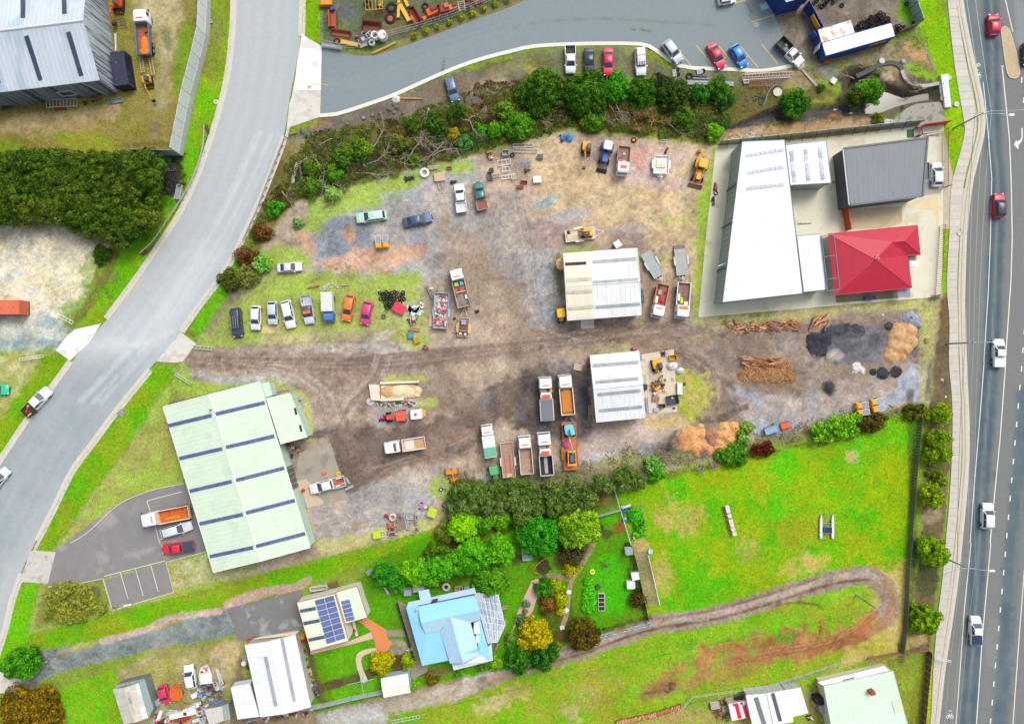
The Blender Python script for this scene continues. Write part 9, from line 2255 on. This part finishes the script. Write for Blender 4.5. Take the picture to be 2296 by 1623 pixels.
he('lime_heap','white lime spill in the east yard',[(800,40,44,1),(840,75,26,.8)],.2,(240,240,244),(214,216,220),T32)
he('chip_heap','brown bark heap under the log pile',[(80,110,90,1),(160,60,80,.9),(0,60,90,.9),(200,140,60,.7),(-80,110,80,.9),(-170,70,70,.7),(-230,120,60,.6)],.6,(176,130,90),(140,110,70),T32)
he('spoil_heap','small grey soil heap beside the dirt loop in the lower paddock',[(1440,1280,40,1),(1400,1310,40,.6)],.5,(150,116,84),(110,84,62),T23)
LM=[ma(c,.85,0,.3,6)for c in((214,160,120),(190,120,84),(226,180,140),(150,96,70),(206,130,80))]
def log(t,x,y,L,r_,aN,z,lB,gr,mi=0):
 me=MB().tb((-L/2,0,0),(L/2,0,0),r_,r_*.8,8).mesh('log',LM[mi]);p=at(t,x,y);return tag(link('log',me,None,(p[0],p[1],z+r_),R(aN)),lB,'log',gr)
for i in range(36):log(T31,gu(-20,280),gu(1258,1350),gu(.6,2.0),gu(.06,.13),gc([gu(-30,10),gu(-60,60)]),gu(0,.35),'rough log in the timber pile south of the factory','logs piled south of the factory',gg.randrange(5))
for i in range(30):log(T21,gu(1880,2280),gu(1262,1345),gu(.6,1.8),gu(.08,.17),gu(-60,60),gu(0,.35),'short log in the western timber pile','logs in the western timber pile',gg.randrange(5))
for i in range(16):log(T31,gu(380,540),gu(1210,1330),gu(.8,2.4),gu(.07,.14),gc([40,50,60,20])+gu(-15,15),gu(0,.25),'log in the small eastern timber pile','logs in the small eastern timber pile',gg.randrange(5))
for i in range(36):log(T31,gu(-220,90),gu(1575,1660),gu(.8,2.4),gu(.07,.13),gu(-25,12),gu(.2,.8),'long log stacked on the bark heap','logs stacked on the bark heap',gg.randrange(5))
mb=MB()
for i in range(150):p=T(T32,gu(-220,190),gu(30,170),gu(.25,.5));a=gu(0,6);v=Ve((cos(a),sin(a),0))*gu(.15,.45);mb.tb(p-v,p+v,gu(.02,.06),n=4)
o=mb.bd('branch_litter',LM[0])
o['kind']='stuff'
o['label']='broken branch wood over the bark heap'
n=0
for i in range(132):
 f_=i/132;x=935+580*f_;y=1605-150*f_**.9+sin(f_*3.14)*18
 log(T23,x+gu(-4,4),y-8+gu(-6,6),.75,gu(.05,.1),80+gu(-16,16),.5+gu(0,.12),'split firewood billet in the long stack by the bottom fence','firewood stacked along the bottom fence',gc([0,1,2,4]))
r=tH('firewood_core','dark core of the long firewood stack by the bottom fence','firewood',(0,0,0))
es('stack',[T(T23,935+580*f_,1605-150*f_**.9+sin(f_*3.14)*18)for f_ in[k/12 for k in range(13)]],-.35,.35,0,.52,ma((120,84,60),.9,0,.4,8),r)
p=T(T22,1948,1415)
r=tH('plank_platform','long brown plank base in the green paddock','platform',(p.x,p.y,0),R(-76))
for i in range(6):link('plank',MB().box(0,0,0,5.5/2-.03,.2,.08).mesh('plank',ma((190,130,100),.8,0,.25,5)),r,(-1.38+2.76*(i%2),-.45+(i//2)*.3,.25));
for i in range(4):link('bearer',MB().box(0,0,.1,.12,1.1,.2).mesh('bearer',WOOD),r,(-2.4+i*1.6,0,0))
for i,(x,y,l)in enumerate([(1930,1303,'topmost white hive on the brown plank base'),(1938,1335,'second white hive from the top of the plank base'),(1950,1378,'third white hive from the top of the plank base'),(1962,1428,'fourth white hive from the top, middle of the plank base'),(1972,1462,'fifth white hive from the top, beside orange planks'),(1982,1500,'sixth white hive from the top of the plank base'),(1994,1540,'bottom white hive at the end of the plank base')]):
 q=re('beehive',l,'beehive',T22,x,y,.62,.66,.6,(240,236,236),-76+i%3*4,'box',(226,214,214),z=.3)
RX("""|white framed cold frame with two glass lids|cold frame|23|134 92 1.7 2.4 .7 5|226,234,240|crate|150,176,190
|four white framed raised beds in a row|raised bed|23|802 528 3 1.1 .4 92|226,226,226|bed|
|dark grey oval tub beside the vegetable patch|tub|23|770 392 .9 .6 .4 30|76,84,90|drum|
|lime green hoop on the lawn by the vegetables|hoop|23|722 258 1 .9 .15 0|220,240,90|ring|
|upper pale blue tank by the garden fence|tank|23|1046 68 1.3 1.3 1.4 8|206,220,236|box|
|white and blue tank low on the garden fence|tank|23|1104 292 1.3 1.3 1.3 10|206,222,240|box|236,240,246
|round white tank left of the garden fence|tank|23|1064 372 1.4 1.3 1.3 3|236,238,244|box|226,230,236
|black frames and pots between the tanks and fence|trellis|23|1086 200 1.8 .9 .8 80|60,62,66|frame|
black_trellis|dark leaning frame below the white tank|frame|23|1138 375 1.6 .6 .7 100|70,84,84|frame|
|pale blue bath in the paddock beside the low fence|trough|23|1242 76 .9 .75 .4 60|190,226,240|drum|
|dark red cupboard at the top of the garden fence|cupboard|23|1036 14 .8 .5 .8 5|96,40,40|box|
|black compost bin under the yellow-green tree|bin|22|798 1486 .8 .7 .7 10|60,70,76|box|
|blue lidded tub at the top of the wire pen|tub|22|1020 1332 1.2 .4 .5 8|60,140,220|box|
|round blue barrel in the wire pen|barrel|22|1016 1402 .6 .6 .7 0|110,190,226|drum|
|red and white cart below the wire pen|cart|22|1096 1572 1.1 .6 .5 80|190,60,50|machine|236,220,200
loose_sheet|white sheet on the corner of the wire pen|sheet|22|1028 1298 1.8 .4 .9 12|226,230,234|sheets|""")
fe('paling_fence','pale grey wall panels above the bare garden bed',[(745,1378),(968,1318)],1.3,ma((190,206,214),.6,.1,.1),T22,1.5,.08)
fe('pen_fence','thin fence line with white posts from the boundary to the lane, east garden side',[(912,1130),(968,1318),(1060,1623)],1.2,None,T22,1.8,ps_=WT,rl_=(.4,1.1))
fe('pen_fence','white capped fence along the eastern garden tanks',PL("1060,0 1110,160 1180,500 1222,686"),1.4,ma((150,120,100),.8,0,.2),T23,1.8,.05,WT,.05)
fe('pen_fence','grey rail fence around the wire pen',PL("985,1300 1158,1272 1178,1420 1196,1552"),1.2,None,T22,1.5,ps_=ST,rl_=(.4,1.1))
fe('low_fence','low pale rail fence in the paddock beside the worn strip',[(1218,100),(1260,280),(1322,548)],.8,None,T23,1.5,ps_=WT,rl_=(.3,.7))
fe('paling_fence','long dark grey paling fence between the paddocks and the highway trees',[(2054+9,905),(2057,960),(2046,1080),(2036,1217),(2031,1270),(2026,1400),(2018,1462)],1.4,ma((104,106,98),.9,0,.35,4,sr_=6),None,.5,.06,DK,.05,pn_='paling',gap=.06,rl_=None,posts=False)
fe('paling_fence','dark timber fence beside the mint cottage yard',[(2079,1456),(2072,1530),(2062,1640)],1.6,ma((110,90,66),.9,0,.3,4),None,1.2,.07,WOODP,.06,pn_='paling')
fe('timber_fence','short brown timber fence above the mint cottage yard',[(1945,1462+11),(2016,1461),(2078,1452)],1.2,ma((150,120,84),.9,0,.3,4),None,1.2,.07,WOODP,.05)
fe('double_rail','pale double rail fence along the foot of the lower paddock',[(1505/4+1148-7,1595),(1550,1558),(1722,1534),(1886,1480),(1912,1474)],1.0,None,None,2.2,ps_=WW,rl_=(.5,.95))
fe('double_rail','second thin rail line of the lower paddock fence',[(1520,1582),(1722,1540),(1888,1485)],.7,None,None,2.2,ps_=GV,rl_=(.65,))
fe('wire_fence','low post and wire fence between the green paddock and the loop track',PL("1455,1396 1520,1380 1600,1362 1722,1325 1830,1290 1960,1262 2040,1250"),.9,None,None,2.4,ps_=WOOD,rl_=(.75,),pr=.05)
r=tH('stone_wall','low grey stone wall with planters along the gravel lane','wall',(0,0,0))
a,b=T(T23,790,835),T(T23,1248,722)
nst=60
me=[MB().dome((0,0,0),.2,.16,.4,7,3,.15).mesh('stone',ma(c,.95,0,.3,5))for c in((176,196,200),(150,160,160),(196,200,196),(190,130,110))]
for i in range(nst):
 for k in range(2):p=a.lerp(b,i/nst)+Ve((gu(-.05,.05),(k-.5)*.35,0));link('stone',me[3 if 18<i<32 and k else gg.randrange(3)],r,p,gu(0,6))
RX("""|pale blue cupboard with a slatted roof north of the blue house|cupboard|13|1360 438 1.3 1.1 1.3 5|206,220,240|box|
|long white table beside the pale blue cupboard|table|13|1458 410 2 .9 .9 10|240,236,240|box|
|round stone fire pit on the lawn north of the blue house|fire pit|13|1704 396 1.5 1.4 .4 0|190,196,190|ring|40,36,34
|brown and white bench against the blue house|bench|13|1818 410 1.4 .8 .7 6|200,176,156|crate|
|pale blue tank against the blue house|tank|13|1895 415 1 .8 1.1 10|176,200,230|box|
|wooden steps on the east side of the glazed patio|steps|13|2232 574 1.1 .9 .3 15|200,170,130|planks|
|curved timber steps below the glazed patio|steps|13|2160 930 1.6 .6 .3 70|180,150,110|planks|
wood_rack|white shelf of firewood behind the solar house|rack|13|560 405 3 .7 .9 8|230,226,220|crate|
|heap of brown firewood behind the solar house|firewood|13|695 372 2 .8 .6 12|140,96,80|planks|
|white and grey barrels below the hedge end|barrel|13|1170 428 1.6 .5 .6 -60|226,226,222|pipes|
white_tub|grey feeder box by the west end of the hedge|box|13|1020 262 1.2 .8 .6 30|190,196,196|box|
leaning_gate|leaning timber frame beside the hedge end|frame|13|1232 430 1.8 .5 .6 -70|140,140,110|frame|
|bright yellow lidded bin between the two sheds|bin|13|415 840 .8 .7 1 5|244,204,20|box|
|magenta lidded bin between the two sheds|bin|13|428 872 .8 .6 .9 5|176,40,96|box|
|red flowering pot plant by the solar house|plant|13|878 794 .6 .6 .6 0|200,40,50|bag|
|white pots beside the blue house path|pot|13|1372 960 .9 1.1 .4 -50|236,236,236|pipes|
red_truck_bits|orange and red fence panels on the north side of the white shed|panel|03|2260 875 2 .8 .7 14|236,80,40|sheets|
|round white tank at the white shed west wall|tank|03|2190 1075 .9 .9 1 0|230,232,232|drum|
|grey air unit at the north west of the white shed|air conditioner|03|2200 1030 .9 .7 .8 10|190,200,206|box|
|dark green trolley beside the white shed|trolley|03|2222 1110 .9 .5 .5 80|40,100,60|machine|
|white round dish on a post at the white shed corner|dish|13|500 1484 .6 .6 .8 0|236,232,214|drum|
|pale wire gate lying in the grass by the lane|gate|13|1345 1575 5 .5 .4 11|200,216,200|frame|""")
rO,pl=sk_('tan_annex','tan skillion annex with a window on the north side of the white shed','annex',T13,PL("-30,862,2.4 -10,850,2.4 390,784,2.2 345,826,3"),ma((222,206,180),.6,0,.1),SWL,rb_=False,wl=False)
for i in range(46):re('side_clutter','pot, part or offcut in the strip between the white shed and the lawn','clutter',T13,400+(i/46)*150+gu(-16,30),960+(i/46)*430+gu(-15,15),gu(.2,.7),gu(.2,.5),gu(.2,.5),gc(PL("226,230,236 110,110,116 60,110,190 236,226,214 240,200,60 70,70,76 150,140,120")),gu(0,180),gc(['box','crate','drum','planks','machine']),gr='clutter between the white shed and the lawn')
for i in range(34):re('rusty_scrap','rusty or white scrap below the white shed','scrap',T13,40+i*12+gu(-14,14),1585-i*2.2+gu(-22,22),gu(.3,.9),gu(.2,.5),gu(.15,.5),gc(PL("160,96,70 190,110,80 236,236,236 214,220,226 110,70,56")),gu(0,180),gc(['planks','box','sheets','machine']),gr='scrap along the foot of the white shed')
for i in range(72):
 x,y=gu(1340,1980),gu(1430,1640)
 if y>1560-(x-1340)*.28:re('scrap_heap_piece','white, grey or rusty piece in the big scrap heap','scrap',T03,x,y,gu(.5,2.0),gu(.3,.9),gu(.2,.9),gc(PL("236,236,236 206,214,220 160,90,66 214,220,214 120,80,60 190,200,206 240,240,244 176,120,90 236,60,50")),gc([gu(0,30),gu(0,180)]),gc(['planks','sheets','box','crate','sheets','machine']),gr='pieces of the big scrap heap')
for i in range(44):re('scrap_heap_piece','jumbled metal and furniture south of the white boat','scrap',T03,gu(1790,2000),gu(1245,1400),gu(.3,1.1),gu(.2,.7),gu(.2,.9),gc(PL("226,226,220 150,140,130 190,206,190 150,80,60 110,110,116 60,160,214 214,206,196")),gu(0,180),gc(['box','frame','crate','machine','drum','sheets']),gr='jumble south of the white boat')
RX("""|long white bench with two round basins in the scrap heap|bench|03|1640 1530 4.6 .9 .9 12|230,234,230|box|226,230,226
|dark round basin on the white bench|basin|03|1665 1524 .6 .6 .95 0|60,66,76|drum|
sheet_stack|long pale corrugated sheets above the scrap heap|sheet|03|1720 1470 4.2 .8 .5 14|226,230,232|sheets|
sheet_stack|white fallen sheet near the jumble|sheet|03|1745 1362 1.4 .9 .3 30|236,236,236|sheets|
|sky blue bin in the jumble|bin|03|1838 1378 .6 .6 .7 0|70,170,226|drum|
|pale blue and white fridge beside the small red car|fridge|03|1402 1432 .9 .9 1.2 10|206,226,240|box|
|long aluminium ladder against the old shed|ladder|03|1345 1390 4.4 .4 1 -70|170,176,170|ladder|
|dark pipes and offcuts behind the old shed|pipe|03|1335 1260 1.6 .6 .5 -70|60,66,66|pipes|
loose_bars|blue and red bars on the roof of the grey shed|bar|03|1940 1425 3 .7 .4 20|110,160,206|pipes|
white_door|white board leaning beside the jumble|board|03|1965 1190 2.6 .7 .3 -70|226,230,222|planks|
|pale gate bars beside the driveway tree|gate|03|380 1082 2.2 .4 .3 22|190,200,210|pipes|
|pale gate bars above the orange tree|gate|03|290 1350 1.6 .25 .3 20|206,206,206|pipes|""")
RX("""crate_pale|pale square lid left of the striped hen house|lid|23|1820 1456 1.5 1.1 .6 8|232,226,212|box|
crate_pale|tan slatted lid below the pale square lid|lid|23|1912 1488 1.1 1 .5 8|222,206,176|box|
|brown stack of boards behind the hen house|timber|23|1945 1400 1.6 .8 .5 12|206,180,140|planks|
|dark awning behind the hen house|awning|23|2035 1396 1.4 .8 1.2 10|50,52,54|box|
|grey-green bin in the cottage yard|bin|33|245 1290 .6 .6 .8 0|110,150,130|drum|
|yellow lidded wheelie bin beside the cottage|bin|33|425 1438 .7 .6 1 5|244,206,20|box|
|black awning over the cottage back door|awning|33|470 1405 1.9 1.2 1.9 8|36,38,42|box|
white_unit|white boxed unit beside the cottage wall|box|33|505 1478 1.4 1.5 1.3 10|232,232,238|box|
|pale blue pots beside the yellow bin|pot|33|445 1478 .8 .5 .4 -40|176,190,214|pipes|
|black and white barbecue on the cottage lawn|barbecue|33|382 1570 .9 .8 .9 30|70,74,80|machine|230,236,240
|dark green crate in the dry paddock corner|crate|33|1205 925 1 .8 .5 5|90,140,100|crate|
|white road sign on two posts beside the footpath|sign|33|1560 1035 2.8 .3 1.6 -14|214,226,226|ladder|
tan_carton|tan box in the strip of grass by the sawdust heap|box|31|1430 1432 .6 .8 .4 0|226,190,110|box|
|blue wheelie bins below the red roof house|bin|31|915 1052 1.7 .6 1 4|60,100,160|box|
dead_branch|fallen palm stick on the concrete yard|stick|31|330 383 2.6 .2 .1 4|206,180,150|planks|
white_post|white posts by the red fence at the yard corner|post|30|1480 1195 3 .8 .3 8|226,216,200|planks|
|bright green mat beside the timber rack|mat|30|1278 1200 1.1 1.3 .15 3|40,130,30|box|""")
for i in range(26):re('firewood','broken timber around the striped hen house','timber',T23,gu(1850,1960),gu(1400,1590),gu(.4,1.0),gu(.15,.4),gu(.1,.3),gc([(190,150,110),(150,110,84),(214,180,140)]),gu(0,180),'planks',gr='broken timber around the hen house')
p=T(T13,945,1240,2.0)
r=tH('clothesline','rotary clothesline with four arms on the lawn','clothesline',(p.x,p.y,0),R(12))
MB().tb((0,0,0),(0,0,2.1),.04).bd('mast',GV,r)
for a in(0,90,180,270):MB().tb((0,0,2.0),(2.5*cos(R(a)),2.5*sin(R(a)),2.15),.03,n=4).bd('arm',ma((214,226,180),.4),r)
for k in(.8,1.3,1.8,2.3):MB().path([(k*cos(R(a)),k*sin(R(a)),2.1)for a in(0,90,180,270,360)],.008,3).bd('line',GV,r)
GP=ma((130,176,140),.5,.1,.1)
WIRE=ma((196,206,200),.4,.3,.02)
WIRED=ma((70,76,80),.6)
def pole(lB,ba,h,arms,light=None,cat='power pole',name='power_pole',pm_=GP,rz=0):
 p=ba;r=tH(name,lB,cat,(p.x,p.y,0));MB().tb((0,0,-.3),(0,0,h),.17,.11,8).bd('pole',pm_,r);ou=[]
 for(z,L,a,n)in arms:
  d=Ve((cos(R(a)),sin(R(a)),0));MB().tb(d*-L/2+Ve((0,0,z)),d*L/2+Ve((0,0,z)),.06,n=4).bd('crossarm',GV,r)
  for i in range(n):q=d*(-L/2+L*i/max(1,n-1))*.94+Ve((0,0,z));MB().tb(q,q+Ve((0,0,.25)),.05,.03).bd('insulator',WT,r);ou.append(p+q+Ve((0,0,.25)))
 if light:e=T(light[0],light[1],light[2],h-.2)-p;e.z=h+.3;MB().path([(0,0,h-.8),e*.5+Ve((0,0,h*.5+.1)),e],.05,5).bd('lamp_arm',GV,r);MB().rrect(e.x,e.y,.9,.35,h+.2,h+.38,.12).bd('lamp_head',WT,r)
 return r,ou
b1=T(T30,1665,1155)
P1,I1=pole('green power pole with a wide crossarm and street light, north verge',b1,8.0,[(7.8,2.7,14,3),(7.0,2.2,14,2)],(T30,2165,1042))
b2=T(T31,1605,1460)
P2,I2=pole('green street light pole beside the sawdust heap corner',b2,7.3,[(7.0,1.6,2,3)],(T31,2020,1446))
b3=T(T33,1562,122)
P3,I3=pole('green street light pole beside the southern footpath tree',b3,7.2,[(6.9,2.5,-3,3),(7.1,2.5,-3,2)],(T33,1990,240))
b4=T(T33,790,465)
P4,I4=pole('pale green pole standing inside the dirt loop',b4,7.0,[(6.9,.9,30,2)],None,'pole','field_pole')
def wi(lB,a,b,sag=.5,m=WIRE,rr=.018,gr=None):
 mb=MB();o=a.copy();ps=[a.lerp(b,i/14)-Ve((0,0,sag*4*(i/14)*(1-i/14)))-o for i in range(15)];mb.path(ps,rr,4);q=mb.bd('power_line',m);q.location=o;tag(q,lB,'wire',gr)
NP=D(2126,-330,8)
SP=D(2120,1820,8)
for i,(a,b)in enumerate(zip([NP+Ve((-1.6,0,0)),NP,NP+Ve((1.6,0,0))],I1[:3])):wi(('western','middle','eastern')[i]+' overhead wire running north from the crossarm pole',a,b,.4)
for i in range(3):wi(('western','middle','eastern')[i]+' overhead wire between the crossarm pole and the sawdust corner pole',I1[i],I2[i],.5);wi(('western','middle','eastern')[i]+' overhead wire between the two southern street light poles',I2[i],I3[i],.5);wi(('western','middle','eastern')[i]+' overhead wire running south from the southern street light pole',I3[i],SP+Ve(((i-1)*1.2,0,0)),.5)
wi('thick dark cable beside the footpath wires, northern span',I1[3],I2[0]-Ve((.3,0,.6)),.6,WIRED,.03)
wi('thick dark cable beside the footpath wires, southern span',I2[0]-Ve((.3,0,.6)),I3[3]-Ve((.4,0,.5)),.6,WIRED,.03)
wi('dark wire from the loop pole to the street light pole',I4[1],I3[0],.8,WIRED,.022)
wi('long dark wire crossing the lower paddock to the lane',I4[0],T(T13,1450,1530,6),1.2,WIRED,.022)
wi('pale wire crossing the highway from the crossarm pole',I1[2],T(T30,2330,985,7.5),.2,WIRE,.022)
